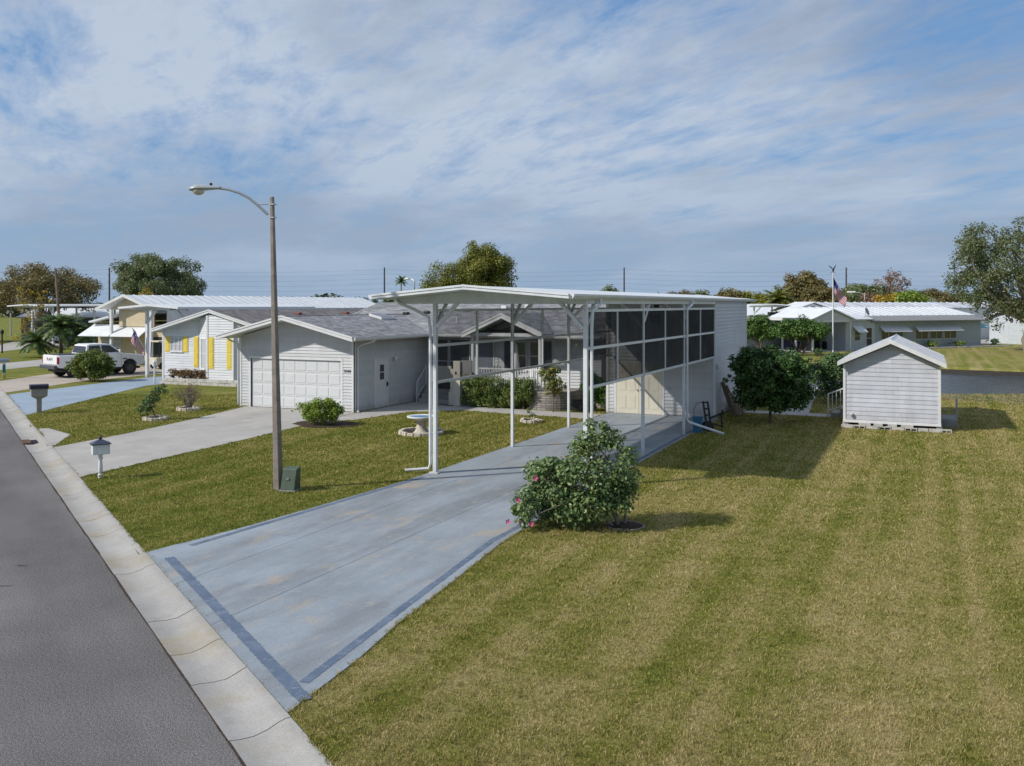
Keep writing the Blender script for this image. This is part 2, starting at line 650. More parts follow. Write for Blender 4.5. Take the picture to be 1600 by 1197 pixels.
def turf_nodes(nt, jitter):
    """turf colour from the place on the ground: dry tan, olive and green patches, mower lines along the plot"""
    geo = _node(nt, 'ShaderNodeNewGeometry')
    def noise(sc, det, rough=0.6, stretch=(1, 1, 0)):
        mp = _node(nt, 'ShaderNodeMapping')
        mp.inputs['Scale'].default_value = stretch
        nt.links.new(geo.outputs['Position'], mp.inputs[0])
        n = _node(nt, 'ShaderNodeTexNoise')
        n.inputs['Scale'].default_value = sc
        n.inputs['Detail'].default_value = det
        n.inputs['Roughness'].default_value = rough
        nt.links.new(mp.outputs[0], n.inputs['Vector'])
        return n.outputs['Fac']
    def mth(op, a, b, c=None):
        m = _node(nt, 'ShaderNodeMath', operation=op)
        for i, v in enumerate((a, b, c)):
            if v is None: continue
            if isinstance(v, (int, float)): m.inputs[i].default_value = v
            else: nt.links.new(v, m.inputs[i])
        return m.outputs[0]
    big = noise(0.22, 4)
    mid = noise(1.1, 7, 0.65)
    fine = noise(6.0, 6, 0.7)
    line = noise(1.0, 3, 0.55, (1.9, 0.045, 0))        # long thin streaks along y: mower and tyre lines
    sp = _node(nt, 'ShaderNodeSeparateXYZ')
    nt.links.new(geo.outputs['Position'], sp.inputs[0])
    dry = _node(nt, 'ShaderNodeMapRange')
    nt.links.new(sp.outputs[0], dry.inputs[0])
    dry.inputs[1].default_value, dry.inputs[2].default_value = -2.0, 7.0
    dry.inputs[3].default_value, dry.inputs[4].default_value = -0.005, 0.045
    v = mth('MULTIPLY_ADD', big, 0.18, mth('MULTIPLY_ADD', mid, 0.28, mth('MULTIPLY_ADD', fine, 0.20, mth('MULTIPLY', line, 0.30))))
    v = mth('ADD', v, dry.outputs[0])
    wob = mth('MULTIPLY_ADD', big, 2.2, sp.outputs[0])
    wave = mth('SINE', mth('MULTIPLY', wob, 5.6), 0.0)
    lawn_r = _node(nt, 'ShaderNodeMapRange')
    nt.links.new(sp.outputs[0], lawn_r.inputs[0])
    lawn_r.inputs[1].default_value, lawn_r.inputs[2].default_value = 5.0, 7.0
    lawn_r.inputs[3].default_value, lawn_r.inputs[4].default_value = 0.0, 0.030
    v = mth('MULTIPLY_ADD', mth('POWER', mth('MULTIPLY_ADD', wave, 0.5, 0.5), 2.0), lawn_r.outputs[0], v)
    if jitter:
        rnd = mth('MULTIPLY_ADD', geo.outputs['Random Per Island'], 0.24, -0.12)
        v = mth('ADD', v, rnd)
    r = _node(nt, 'ShaderNodeValToRGB')
    e = r.color_ramp.elements
    e.new(0.5); e.new(0.6)
    for i, (p, c) in enumerate(((0.42, (0.142, 0.172, 0.029)), (0.50, (0.242, 0.242, 0.052)), (0.575, (0.375, 0.316, 0.134)), (0.70, (0.48, 0.395, 0.22)))):
        e[i].position, e[i].color = p, c + (1,)
    nt.links.new(v, r.inputs[0])
    gm = _node(nt, 'ShaderNodeMix', data_type='RGBA', blend_type='MULTIPLY')
    gm.inputs[0].default_value = 1.0
    gr = _node(nt, 'ShaderNodeValToRGB')
    ge = gr.color_ramp.elements
    if jitter:
        ge[0].position, ge[0].color = 0.0, (0.72, 0.74, 0.68, 1)
        ge[1].position, ge[1].color = 1.0, (1.5, 1.46, 1.38, 1)
        nt.links.new(geo.outputs['Random Per Island'], gr.inputs[0])
    else:
        ge[0].position, ge[0].color = 0.34, (0.42, 0.45, 0.38, 1)
        ge[1].position, ge[1].color = 0.66, (1.22, 1.2, 1.13, 1)
        nt.links.new(noise(17.0, 5, 0.75), gr.inputs[0])
    nt.links.new(r.outputs[0], gm.inputs[6])
    nt.links.new(gr.outputs[0], gm.inputs[7])
    return gm.outputs[2], fine

def turf_mat(name, blades):
    m = bpy.data.materials.new(name)
    m.use_nodes = True
    nt = m.node_tree
    b = nt.nodes['Principled BSDF']
    b.inputs['Roughness'].default_value = 0.85
    b.inputs['Specular IOR Level'].default_value = 0.12
    col, fine = turf_nodes(nt, blades)
    if blades:
        geo = _node(nt, 'ShaderNodeNewGeometry')
        nt.links.new(col, b.inputs['Base Color'])
        t = _node(nt, 'ShaderNodeBsdfTranslucent')
        nt.links.new(col, t.inputs[0])
        ms = _node(nt, 'ShaderNodeMixShader')
        ms.inputs[0].default_value = 0.35
        out = nt.nodes['Material Output']
        nt.links.new(b.outputs[0], ms.inputs[1])
        nt.links.new(t.outputs[0], ms.inputs[2])
        nt.links.new(ms.outputs[0], out.inputs[0])
    else:
        nt.links.new(col, b.inputs['Base Color'])
        geo = _node(nt, 'ShaderNodeNewGeometry')
        n = _node(nt, 'ShaderNodeTexNoise')
        n.inputs['Scale'].default_value = 22
        n.inputs['Detail'].default_value = 8
        n.inputs['Roughness'].default_value = 0.75
        nt.links.new(geo.outputs['Position'], n.inputs['Vector'])
        bp = _node(nt, 'ShaderNodeBump')
        bp.inputs['Strength'].default_value = 0.9
        bp.inputs['Distance'].default_value = 0.05
        nt.links.new(n.outputs['Fac'], bp.inputs['Height'])
        nt.links.new(bp.outputs[0], b.inputs['Normal'])
    MATS[name] = m
    return m
TURF = turf_mat('turf_soil', False)
BLADE = turf_mat('turf_blades', True)

def make_ground():
    def axis(lo, hi, step):
        far = [200, 320, 520, 900, 1600, 3000]
        return np.array([lo - f for f in reversed(far)] + list(np.arange(lo, hi + 0.01, step)) + [hi + f for f in far])
    xs, ys = axis(-60, 70, 1.0), axis(-30, 110, 1.0)
    X, Y = np.meshgrid(xs, ys, indexing='ij')
    P = np.stack([X.ravel(), Y.ravel()], 1)
    bm = bmesh.new()
    V = [bm.verts.new((p[0], p[1], 0)) for p in P]
    ny = len(ys)
    for i in range(len(xs) - 1):
        for j in range(ny - 1):
            bm.faces.new((V[i * ny + j], V[(i + 1) * ny + j], V[(i + 1) * ny + j + 1], V[i * ny + j + 1]))
    for n in (NB - 0.08, NB - 0.2, NB - 8.6, NB - 8.75):
        bmesh.ops.bisect_plane(bm, geom=bm.verts[:] + bm.edges[:] + bm.faces[:], plane_co=rp(0, n), plane_no=RN)
    Q = np.array([v.co[:2] for v in bm.verts])
    d = dist_poly(Q, POND) * np.where(in_poly(Q, POND), 1, -1)
    nn = Q @ np.array([RN.x, RN.y])
    for v, dd, n_ in zip(bm.verts, d, nn):
        if dd > -0.4:
            v.co.z = -1.3 * min(1.0, (dd + 0.3) / 1.0)
        if NB - 8.7 < n_ < NB - 0.15:
            v.co.z = -0.4
    me = bpy.data.meshes.new('lawn')
    bm.to_mesh(me)
    bm.free()
    me.materials.append(TURF)
    o = bpy.data.objects.new('lawn', me)
    link(o)
    tag(o, 'dry patchy mown lawn running between the drives and down to the pond', kind='structure')
make_ground()

# water
def water_mat():
    m = pm('pond_water', (0.055, 0.068, 0.085), rough=0.06, var=0.2, scale=0.4, spec=0.6, bump=0.0)
    nt = m.node_tree
    b = nt.nodes['Principled BSDF']
    tc = _node(nt, 'ShaderNodeTexCoord')
    mp = _node(nt, 'ShaderNodeMapping')
    mp.inputs['Rotation'].default_value = (0, 0, R(-35))
    mp.inputs['Scale'].default_value = (1.0, 2.6, 1)
    nt.links.new(tc.outputs['Object'], mp.inputs[0])
    n = _node(nt, 'ShaderNodeTexNoise')
    n.inputs['Scale'].default_value = 1.3
    n.inputs['Detail'].default_value = 6
    nt.links.new(mp.outputs[0], n.inputs['Vector'])
    bp = _node(nt, 'ShaderNodeBump')
    bp.inputs['Strength'].default_value = 0.6
    bp.inputs['Distance'].default_value = 0.16
    nt.links.new(n.outputs['Fac'], bp.inputs['Height'])
    nt.links.new(bp.outputs[0], b.inputs['Normal'])
    return m
w = MB().add([(p[0], p[1], -0.38) for p in POND], [tuple(range(len(POND)))]).build('pond_water', water_mat())
tag(w, 'rippled grey pond water behind the shed', kind='structure')

MUD = pm('wet_mud_bank', (0.020, 0.016, 0.011), rough=0.7, var=0.4, scale=3, bump=0.6, bscale=12)
m = MB()
nP = len(POND)
cxp, cyp = 8.0, 41.0
for i in range(nP):
    a, b = POND[i], POND[(i + 1) % nP]
    for k in range(12):
        p = [a[j] + (b[j] - a[j]) * k / 12 for j in (0, 1)]
        q = [a[j] + (b[j] - a[j]) * (k + 1) / 12 for j in (0, 1)]
        ip = [p[0] + (cxp - p[0]) * 0.004, p[1] + 0.25 * (1 if p[1] < cyp else -1)]
        iq = [q[0] + (cxp - q[0]) * 0.004, q[1] + 0.25 * (1 if q[1] < cyp else -1)]
        m.add([(p[0], p[1], -0.10), (q[0], q[1], -0.10), (iq[0], iq[1], -0.46), (ip[0], ip[1], -0.46)], [(0, 1, 2, 3)])
tag(m.build('pond_bank', MUD), 'dark muddy edge of the pond', kind='structure')
# asphalt
def asphalt_mat():
    m = pm('asphalt', (0.168, 0.162, 0.163), rough=0.9, var=0.12, scale=0.5, spec=0.25)
    nt = m.node_tree
    b = nt.nodes['Principled BSDF']
    tc = _node(nt, 'ShaderNodeTexCoord')
    n = _node(nt, 'ShaderNodeTexNoise')
    n.inputs['Scale'].default_value = 38
    n.inputs['Detail'].default_value = 5
    n.inputs['Roughness'].default_value = 0.8
    nt.links.new(tc.outputs['Object'], n.inputs['Vector'])
    v = _node(nt, 'ShaderNodeTexVoronoi')
    v.inputs['Scale'].default_value = 90
    nt.links.new(tc.outputs['Object'], v.inputs['Vector'])
    r = _node(nt, 'ShaderNodeValToRGB')
    r.color_ramp.elements[0].position, r.color_ramp.elements[0].color = 0.36, (0.40, 0.40, 0.40, 1)
    r.color_ramp.elements[1].position, r.color_ramp.elements[1].color = 0.64, (1.65, 1.62, 1.58, 1)
    nt.links.new(n.outputs['Fac'], r.inputs[0])
    old = b.inputs['Base Color'].links[0].from_socket
    mpw = _node(nt, 'ShaderNodeMapping')
    mpw.inputs['Rotation'].default_value = (0, 0, -math.atan2(RS.y, RS.x))
    nt.links.new(tc.outputs['Object'], mpw.inputs[0])
    mps = _node(nt, 'ShaderNodeMapping')
    mps.inputs['Scale'].default_value = (0.12, 0.9, 1)
    nt.links.new(mpw.outputs[0], mps.inputs[0])
    mpw = mps
    nw = _node(nt, 'ShaderNodeTexNoise')
    nw.inputs['Scale'].default_value = 1.0
    nw.inputs['Detail'].default_value = 6
    nt.links.new(mpw.outputs[0], nw.inputs['Vector'])
    rw = _node(nt, 'ShaderNodeValToRGB')
    rw.color_ramp.elements[0].position, rw.color_ramp.elements[0].color = 0.36, (0.84, 0.83, 0.83, 1)
    rw.color_ramp.elements[1].position, rw.color_ramp.elements[1].color = 0.64, (1.08, 1.07, 1.06, 1)
    nt.links.new(nw.outputs['Fac'], rw.inputs[0])
    mw_ = _node(nt, 'ShaderNodeMix', data_type='RGBA', blend_type='MULTIPLY')
    mw_.inputs[0].default_value = 1.0
    nt.links.new(old, mw_.inputs[6])
    nt.links.new(rw.outputs[0], mw_.inputs[7])
    old = mw_.outputs[2]
    mx = _node(nt, 'ShaderNodeMix', data_type='RGBA', blend_type='MULTIPLY')
    mx.inputs[0].default_value = 0.8
    nt.links.new(old, mx.inputs[6])
    nt.links.new(r.outputs[0], mx.inputs[7])
    nt.links.new(mx.outputs[2], b.inputs['Base Color'])
    bp = _node(nt, 'ShaderNodeBump')
    bp.inputs['Strength'].default_value = 0.7
    bp.inputs['Distance'].default_value = 0.012
    nt.links.new(v.outputs['Distance'], bp.inputs['Height'])
    nt.links.new(bp.outputs[0], b.inputs['Normal'])
    return m
road = MB()
road.add([rp(-160, NB - 8.1, -0.08), rp(260, NB - 8.1, -0.08), rp(260, NB - 0.64, -0.08), rp(-160, NB - 0.64, -0.08)], [(0, 1, 2, 3)])
road = road.build('road', asphalt_mat())
tag(road, 'grey asphalt street surface beside the concrete kerb', kind='structure')

for (x, y, a, L) in ((-1.9, -11.2, 0.6, 0.35), (-2.6, -10.2, 0.3, 0.22), (-1.2, -12.6, 1.2, 0.18), (0.4, -13.4, 2.0, 0.2), (-6.5, -8.6, 2.4, 0.3)):
    m = MB()
    n_ = 7
    U, W = [], []
    for i in range(n_):
        t = i / (n_ - 1)
        w_ = 0.022 * math.sin(math.pi * (0.1 + 0.8 * t)) * random.uniform(0.6, 1.3)
        px, py = x + math.cos(a) * L * t, y + math.sin(a) * L * t + random.uniform(-0.02, 0.02)
        U.append((px - math.sin(a) * w_, py + math.cos(a) * w_, -0.0765)); W.append((px + math.sin(a) * w_, py - math.cos(a) * w_, -0.0765))
    m.add(U + W, [(i, i + 1, n_ + i + 1, n_ + i) for i in range(n_ - 1)]).build('tar_mark', pm('tar', (0.03, 0.03, 0.032), 0.8), road)

def stain_mat(name, base, stains, scale=0.9, bump=0.25, fleck=0.12):
    """concrete with worn and stained patches that have a shape of their own"""
    m = bpy.data.materials.new(name)
    m.use_nodes = True
    nt = m.node_tree
    b = nt.nodes['Principled BSDF']
    b.inputs['Roughness'].default_value = 0.85
    b.inputs['Specular IOR Level'].default_value = 0.25
    tc = _node(nt, 'ShaderNodeTexCoord')
    def noise(sc, det, stretch=(1, 1, 1), rot=0.0, loc=(0, 0, 0)):
        mp = _node(nt, 'ShaderNodeMapping')
        mp.inputs['Scale'].default_value = stretch
        mp.inputs['Rotation'].default_value = (0, 0, rot)
        mp.inputs['Location'].default_value = loc
        nt.links.new(tc.outputs['Object'], mp.inputs[0])
        n = _node(nt, 'ShaderNodeTexNoise')
        n.inputs['Scale'].default_value = sc
        n.inputs['Detail'].default_value = det
        n.inputs['Roughness'].default_value = 0.65
        nt.links.new(mp.outputs[0], n.inputs['Vector'])
        return n.outputs['Fac']
    cur = None
    r0 = _node(nt, 'ShaderNodeValToRGB')
    r0.color_ramp.elements[0].position, r0.color_ramp.elements[0].color = 0.3, tuple(v * (1 - fleck) for v in base) + (1,)
    r0.color_ramp.elements[1].position, r0.color_ramp.elements[1].color = 0.7, tuple(min(1, v * (1 + fleck)) for v in base) + (1,)
    nt.links.new(noise(scale, 8), r0.inputs[0])
    cur = r0.outputs[0]
    for k, (col, sc, st, lo, hi, amt) in enumerate(stains):
        rr = _node(nt, 'ShaderNodeMapRange')
        nt.links.new(noise(sc, 9, st, 0.0, (3.7 * k, 1.9 * k, 0)), rr.inputs[0])
        rr.inputs[1].default_value, rr.inputs[2].default_value = lo, hi
        rr.inputs[3].default_value, rr.inputs[4].default_value = 0.0, amt
        mx = _node(nt, 'ShaderNodeMix', data_type='RGBA')
        nt.links.new(rr.outputs[0], mx.inputs[0])
        nt.links.new(cur, mx.inputs[6])
        mx.inputs[7].default_value = tuple(col) + (1,)
        cur = mx.outputs[2]
    g = _node(nt, 'ShaderNodeMix', data_type='RGBA', blend_type='MULTIPLY')
    g.inputs[0].default_value = 0.5
    gr = _node(nt, 'ShaderNodeValToRGB')
    gr.color_ramp.elements[0].position, gr.color_ramp.elements[0].color = 0.35, (0.7, 0.7, 0.7, 1)
    gr.color_ramp.elements[1].position, gr.color_ramp.elements[1].color = 0.65, (1.15, 1.15, 1.15, 1)
    gn = noise(45, 4)
    nt.links.new(gn, gr.inputs[0])
    nt.links.new(cur, g.inputs[6])
    nt.links.new(gr.outputs[0], g.inputs[7])
    nt.links.new(g.outputs[2], b.inputs['Base Color'])
    bp = _node(nt, 'ShaderNodeBump')
    bp.inputs['Strength'].default_value = bump
    bp.inputs['Distance'].default_value = 0.01
    nt.links.new(gn, bp.inputs['Height'])
    nt.links.new(bp.outputs[0], b.inputs['Normal'])
    MATS[name] = m
    return m
KERB = stain_mat('kerb_concrete', (0.365, 0.352, 0.335), [((0.33, 0.27, 0.16), 0.9, (1, 1, 1), 0.50, 0.68, 0.65), ((0.22, 0.20, 0.18), 1.7, (1, 1, 1), 0.58, 0.75, 0.5), ((0.44, 0.425, 0.405), 0.7, (1, 1, 1), 0.55, 0.7, 0.6)], 1.2)
CONC = stain_mat('drive_concrete', (0.42, 0.40, 0.375), [((0.31, 0.295, 0.27), 0.35, (1, 0.4, 1), 0.5, 0.7, 0.6), ((0.50, 0.48, 0.445), 0.8, (1, 1, 1), 0.52, 0.66, 0.6)], 0.6)
BLUE = stain_mat('blue_grey_driveway_paint', (0.285, 0.322, 0.362), [((0.20, 0.215, 0.23), 0.55, (1.0, 0.22, 1), 0.46, 0.64, 0.85), ((0.345, 0.39, 0.44), 0.9, (1.2, 0.35, 1), 0.50, 0.66, 0.7), ((0.43, 0.35, 0.26), 1.1, (1.0, 0.5, 1), 0.57, 0.67, 0.6), ((0.38, 0.355, 0.315), 3.6, (1.0, 0.5, 1), 0.56, 0.68, 0.6)], 0.8)
BLUE2 = stain_mat('pale_blue_driveway_paint', (0.305, 0.375, 0.46), [((0.25, 0.31, 0.385), 0.6, (1.0, 0.3, 1), 0.5, 0.7, 0.5)], 0.6)
STRIPE = stain_mat('dark_blue_stripe_paint', (0.115, 0.155, 0.225), [((0.24, 0.285, 0.345), 1.4, (1, 1, 1), 0.46, 0.74, 0.5), ((0.27, 0.31, 0.36), 9.0, (1, 1, 1), 0.54, 0.68, 0.6)], 2.0)
TAN = stain_mat('tan_drive_concrete', (0.46, 0.40, 0.34), [((0.35, 0.315, 0.28), 0.35, (1, 0.4, 1), 0.5, 0.7, 0.5)], 0.6)

# kerb: one slab per joint
kerb = MB()
prof = [(-0.66, -0.074), (-0.55, -0.090), (-0.40, -0.094), (-0.26, -0.062), (-0.14, -0.012), (-0.06, 0.012), (0.0, 0.014), (0.0, -0.35), (-0.66, -0.35)]
ke = thing('kerb', 'pale stained concrete roll kerb along the asphalt street', None)
del ke['label']
tag(ke, 'pale stained concrete roll kerb along the asphalt street', kind='structure')
js = [-60, -45, -34, -26, -20, -16.2, -14.6, -13.3, -11.82, -10.21, -9.08, -7.65, -6.39, -4.9, -3.4, -1.9, -0.4, 1.1, 2.6, 4.1, 5.6, 7.1, 8.6, 10.1, 11.55, 13.35, 14.9, 16.4, 18, 19.5, 21, 22.5, 24, 26, 28, 30, 33, 36, 40, 45, 52, 60, 75, 100, 160]
for a, b in zip(js[:-1], js[1:]):
    ga = 0.022 if a in (-10.21, -7.65) else 0.010
    sk = random.uniform(-0.01, 0.01)
    dz = random.uniform(-0.003, 0.003)
    P0 = [rp(a + ga / 2 + (0.06 * math.sin(9 * p[0]) if ga > 0.02 else 0), NB + p[0], p[1] + dz) for p in prof]
    P1 = [rp(b - (0.011 if b in (-10.21, -7.65) else 0.005) + (0.06 * math.sin(9 * p[0]) if b in (-10.21, -7.65) else 0), NB + p[0], p[1] + dz) for p in prof]
    m = MB()
    n = len(prof)
    m.add(P0 + P1, [tuple(range(n)), tuple(range(n, 2 * n))] + [(i, (i + 1) % n, n + (i + 1) % n, n + i) for i in range(n)])
    m.build('kerb_slab', KERB, ke, smooth=True)
for (n0, n1, z_) in ((NB - 0.685, NB - 0.655, -0.0745),):
    m = MB()
    L_, R_ = [], []
    for k in range(201):
        s_ = -40 + k * 0.5
        L_.append(rp(s_, n0 + random.uniform(-0.012, 0.012), z_)); R_.append(rp(s_, n1 + random.uniform(-0.004, 0.004), z_))
    m.add(L_ + R_, [(i, i + 1, 202 + i, 201 + i) for i in range(200)]).build('joint_dirt', MULCH, ke)
fk = MB()
P0 = [rp(-160, NB - 8.75 - p[0] - 0.66 + 0.66, p[1]) for p in prof]
P1 = [rp(260, NB - 8.75 - p[0] - 0.66 + 0.66, p[1]) for p in prof]
fk.add(P0 + P1, [tuple(range(len(prof))), tuple(range(len(prof), 2 * len(prof)))] + [(i, (i + 1) % len(prof), len(prof) + (i + 1) % len(prof), len(prof) + i) for i in range(len(prof))])
tag(fk.build('kerb', KERB), 'plain concrete kerb on the far side of the street', kind='structure')

# blue drive of the carport
DRIVE = [(-0.93, -8.83), (-0.62, -6.8), (-0.42, -4.5), (-0.20, -1.5), (-0.16, 0.5), (-0.16, 14.78), (4.42, 14.78), (4.42, 3.5), (4.46, -2.5), (4.58, -5.7), (4.90, -8.3), (5.10, -10.15), (5.32, -11.44), (5.48, -13.02)]
def kerbclip(poly):
    return clip_poly(poly, -RN.x, -RN.y, -(NB + 0.012))
dr = thing('driveway', None, None)
tag(dr, 'faded blue painted concrete drive leading under the screened carport', kind='structure')
slab_cells(dr, kerbclip(DRIVE + [(5.48, -13.3), (-1.2, -8.9)]), [-9, 0.95, 2.78, 12], [-20, -9.68, -6.9, -3.3, -0.1, 3.1, 6.2, 9.3, 12.2, 16], -0.2, 0.016, BLUE)
def wavy_strip(a, b, w0, w1, z, n=40, jit=0.012, seed=1):
    rr = random.Random(seed)
    a, b = Vector((a[0], a[1], 0)), Vector((b[0], b[1], 0))
    d = (b - a)
    nn = Vector((-d.y, d.x, 0)).normalized()
    m = MB()
    L, Rr = [], []
    for i in range(n + 1):
        p = a + d * i / n
        L.append(p + nn * (w0 + rr.uniform(-jit, jit)) + Vector((0, 0, z)))
        Rr.append(p + nn * (w1 + rr.uniform(-jit, jit)) + Vector((0, 0, z)))
    m.add(L + Rr, [(i, i + 1, n + 2 + i, n + 1 + i) for i in range(n)])
    return m
wavy_strip(rp(-4.65, NB + 0.28), rp(-11.50, NB + 0.28), -0.09, 0.08, 0.0200, 160, 0.009, 3).build('painted_stripe', STRIPE, dr)
wavy_strip((5.22, -12.33), (4.74, -8.3), 0.0, 0.13, 0.0200, 110, 0.007, 4).build('painted_stripe', STRIPE, dr)
wavy_strip((4.74, -8.28), (4.43, -5.7), 0.0, 0.12, 0.0200, 70, 0.007, 7).build('painted_stripe', STRIPE, dr)
wavy_strip((4.43, -5.68), (4.26, 13.6), 0.0, 0.12, 0.0200, 120, 0.012, 5).build('painted_stripe', STRIPE, dr)
wavy_strip((-0.60, -8.2), (-0.08, -0.6), 0.0, -0.13, 0.0200, 120, 0.01, 6).build('painted_stripe', STRIPE, dr)

# concrete drive of the garage and front walk
GDRIVE = [(-12.95, -1.13), (-13.3, 2.0), (-14.1, 5.95), (-15.3, 10.44), (-9.55, 10.44), (-9.2, 7.2), (-8.7, 3.2), (-8.45, 0.2), (-8.05, -4.2)]
gd = thing('garage_driveway', None, None)
tag(gd, 'pale concrete drive leading up to the white garage door', kind='structure')
slab_cells(gd, kerbclip(GDRIVE + [(-8.0, -4.35), (-13.0, -1.2)]), [-20, -11.6, 0], [-9, -0.9, 2.0, 4.9, 7.8, 12], -0.2, 0.016, CONC)
WALK = [(-9.54, 10.4), (-9.2, 7.25), (-8.25, 8.55), (-7.69, 11.6), (-5.9, 13.0), (-3.42, 12.64), (-1.85, 12.6), (-0.18, 12.4), (-0.18, 14.2), (-3.0, 14.35), (-6.2, 14.45), (-6.2, 15.1), (-9.62, 15.6)]
wk = thing('front_walk', None, None)
tag(wk, 'pale concrete walk curving from the garage drive to the porch steps', kind='structure')
slab_cells(wk, WALK, [-12, -7.9, -6.2, -4.6, -3.0, -1.5, 2], [5, 9.6, 11.2, 20], -0.2, 0.012, CONC)
# storm drain apron, with inlet set in the kerb
AP = [(-17.3, 1.55), (-16.9, 1.9), (-14.89, 1.12), (-13.3, -0.75), (-13.45, -0.95)]
ap = thing('drain_apron', None, None)
tag(ap, 'small concrete apron behind the rusty drain inlet', kind='structure')
slab_cells(ap, AP, [-30, 0], [-10, 10], -0.15, 0.014, CONC)
RUST = pm('rusty_iron', (0.11, 0.055, 0.035), rough=0.8, var=0.4, scale=8)
inl = thing('drain_inlet', 'rusty iron drain inlet set in the kerb near the garage drive', 'drain', loc=rp(12.45, NB - 0.36, -0.085), rz=math.atan2(RS.y, RS.x))
MB().box(-0.45, 0.45, -0.30, 0.30, 0.0, 0.022).box(-0.45, 0.45, 0.1, 0.33, 0.022, 0.055).build('plate', RUST, inl)
for k in range(6):
    B(-0.40 + k * 0.145, -0.32 + k * 0.145, -0.26, 0.06, 0.022, 0.034).build('bar', DARK, inl)
# the neighbours' drives
NBD = [(-21.2, 4.3), (-24.2, 10.2), (-27.2, 16.2), (-27.45, 24), (-31.5, 26), (-31.5, 20.6), (-30.6, 15.2), (-29.5, 9.7)]
nb = thing('neighbour_driveway', None, None)
tag(nb, 'bright blue painted drive in front of the house with yellow shutters', kind='structure')
slab_cells(nb, kerbclip(NBD + [(-29.5, 9.2), (-21.2, 3.9)]), [-40, -29, -27, 0], [0, 8, 12, 16, 20, 30], -0.2, 0.014, BLUE2)
TND = [(-30.6, 10.6), (-32.6, 16.0), (-33.0, 21.5), (-33.2, 40), (-39.5, 40), (-39.5, 20.0), (-37.3, 15.2)]
tn = thing('tan_driveway', None, None)
tag(tn, 'tan concrete drive under the white pickup truck', kind='structure')
slab_cells(tn, kerbclip(TND + [(-37.3, 14.4), (-30.6, 10.0)]), [-60, -36, 0], [0, 12, 16, 20, 24, 30, 42], -0.2, 0.014, TAN)
FD = [(-45.5, 20.6), (-47.0, 26), (-52, 36), (-58, 40), (-58, 36), (-53.7, 31.4), (-51.3, 24.4)]
fd = thing('far_driveway', None, None)
tag(fd, 'pale concrete drive beyond the pickup truck', kind='structure')
slab_cells(fd, kerbclip(FD), [-80, 0], [0, 26, 32, 50], -0.2, 0.014, CONC)
FD2 = [(-66, 34), (-71.0, 42.5), (-76, 52), (-88, 60), (-90, 56), (-80, 46), (-73.5, 38.6)]
fd2 = thing('far_driveway', None, None)
tag(fd2, 'pale concrete drive before the far carport with dark cars', kind='structure')
slab_cells(fd2, kerbclip(FD2), [-100, 0], [0, 80], -0.2, 0.014, CONC)
# path behind the carport building to the shed steps
SP = [(4.25, 17.1), (8.28, 17.0), (8.28, 17.95), (7.35, 18.1), (7.0, 22.5), (6.75, 30.5), (5.95, 30.8), (6.15, 22.0), (6.35, 18.1), (4.25, 18.0)]
sp_ = thing('garden_path', None, None)
tag(sp_, 'narrow concrete path from the shed steps towards the pond', kind='structure')
slab_cells(sp_, SP, [0, 20], [10, 18.2, 20, 22, 24, 26, 28, 30, 34], -0.15, 0.012, CONC)
# ------------------------------------------------------------------ the screened carport with its store building
SCREEN = screen_mat('charcoal_screen_mesh', (0.035, 0.038, 0.042), 0.61)
SCREEN_L = screen_mat('fine_grey_screen_mesh', (0.07, 0.07, 0.075), 0.29)
cp = thing('rv_carport', 'tall white screened carport with a siding clad store room at its rear', 'carport', loc=(0, 0, 0), world=True)
XL, XR, YB = 0.0, 4.2, 14.8
for x in (XL, XR):
    for k in range(3):
        y = 4.9 * k
        w = 0.052 if k == 0 else 0.043
        B(x - w, x + w, y - w, y + w, 0.012, 4.60).build('post', WHITE, cp, bevel=0.008)
        if k == 0:
            B(x - 0.13, x + 0.13, y - 0.12, y + 0.12, 0.012, 0.05).build('base_plate', WHITE, cp, bevel=0.006)
    for k in range(3):
        B(x - 0.03, x + 0.03, 4.9 * k + 2.42, 4.9 * k + 2.48, 2.44, 4.28).build('mullion', WHITE, cp)
    for z in (2.40, 3.37, 4.30):
        for k in range(3):
            y0, y1 = 4.9 * k + (0.086 if k == 0 else 0.056), 4.9 * (k + 1) - (0.056 if k < 2 else 0.012)
            if z < 4.3 or True:
                B(x - 0.028, x + 0.028, y0, y1, z - 0.035, z + 0.035).build('rail', WHITE, cp)
    m = SCREEN if x > 1 else SCREEN_L
    for k in range(6):
        y0 = 2.45 * k + (0.05 if k else 0.09)
        y1 = 2.45 * (k + 1) - 0.04
        for z0, z1 in ((2.436, 3.334), (3.406, 4.264)):
            MB().box(x - 0.003, x + 0.003, y0, y1, z0, z1).build('screen_panel', m, cp)
for x in (XL, XR):
    for z in (4.33, 4.42):
        MB().path([(x, -0.053, z), (x, -0.064, z)], 0.014, 8).build('bolt', STEEL, cp)
    for k in range(1, 3):
        for z in (2.40, 3.37, 4.30):
            B(x - 0.052, x + 0.052, 4.9 * k - 0.075, 4.9 * k + 0.075, z - 0.045, z + 0.045).build('bracket', WHITE, cp)
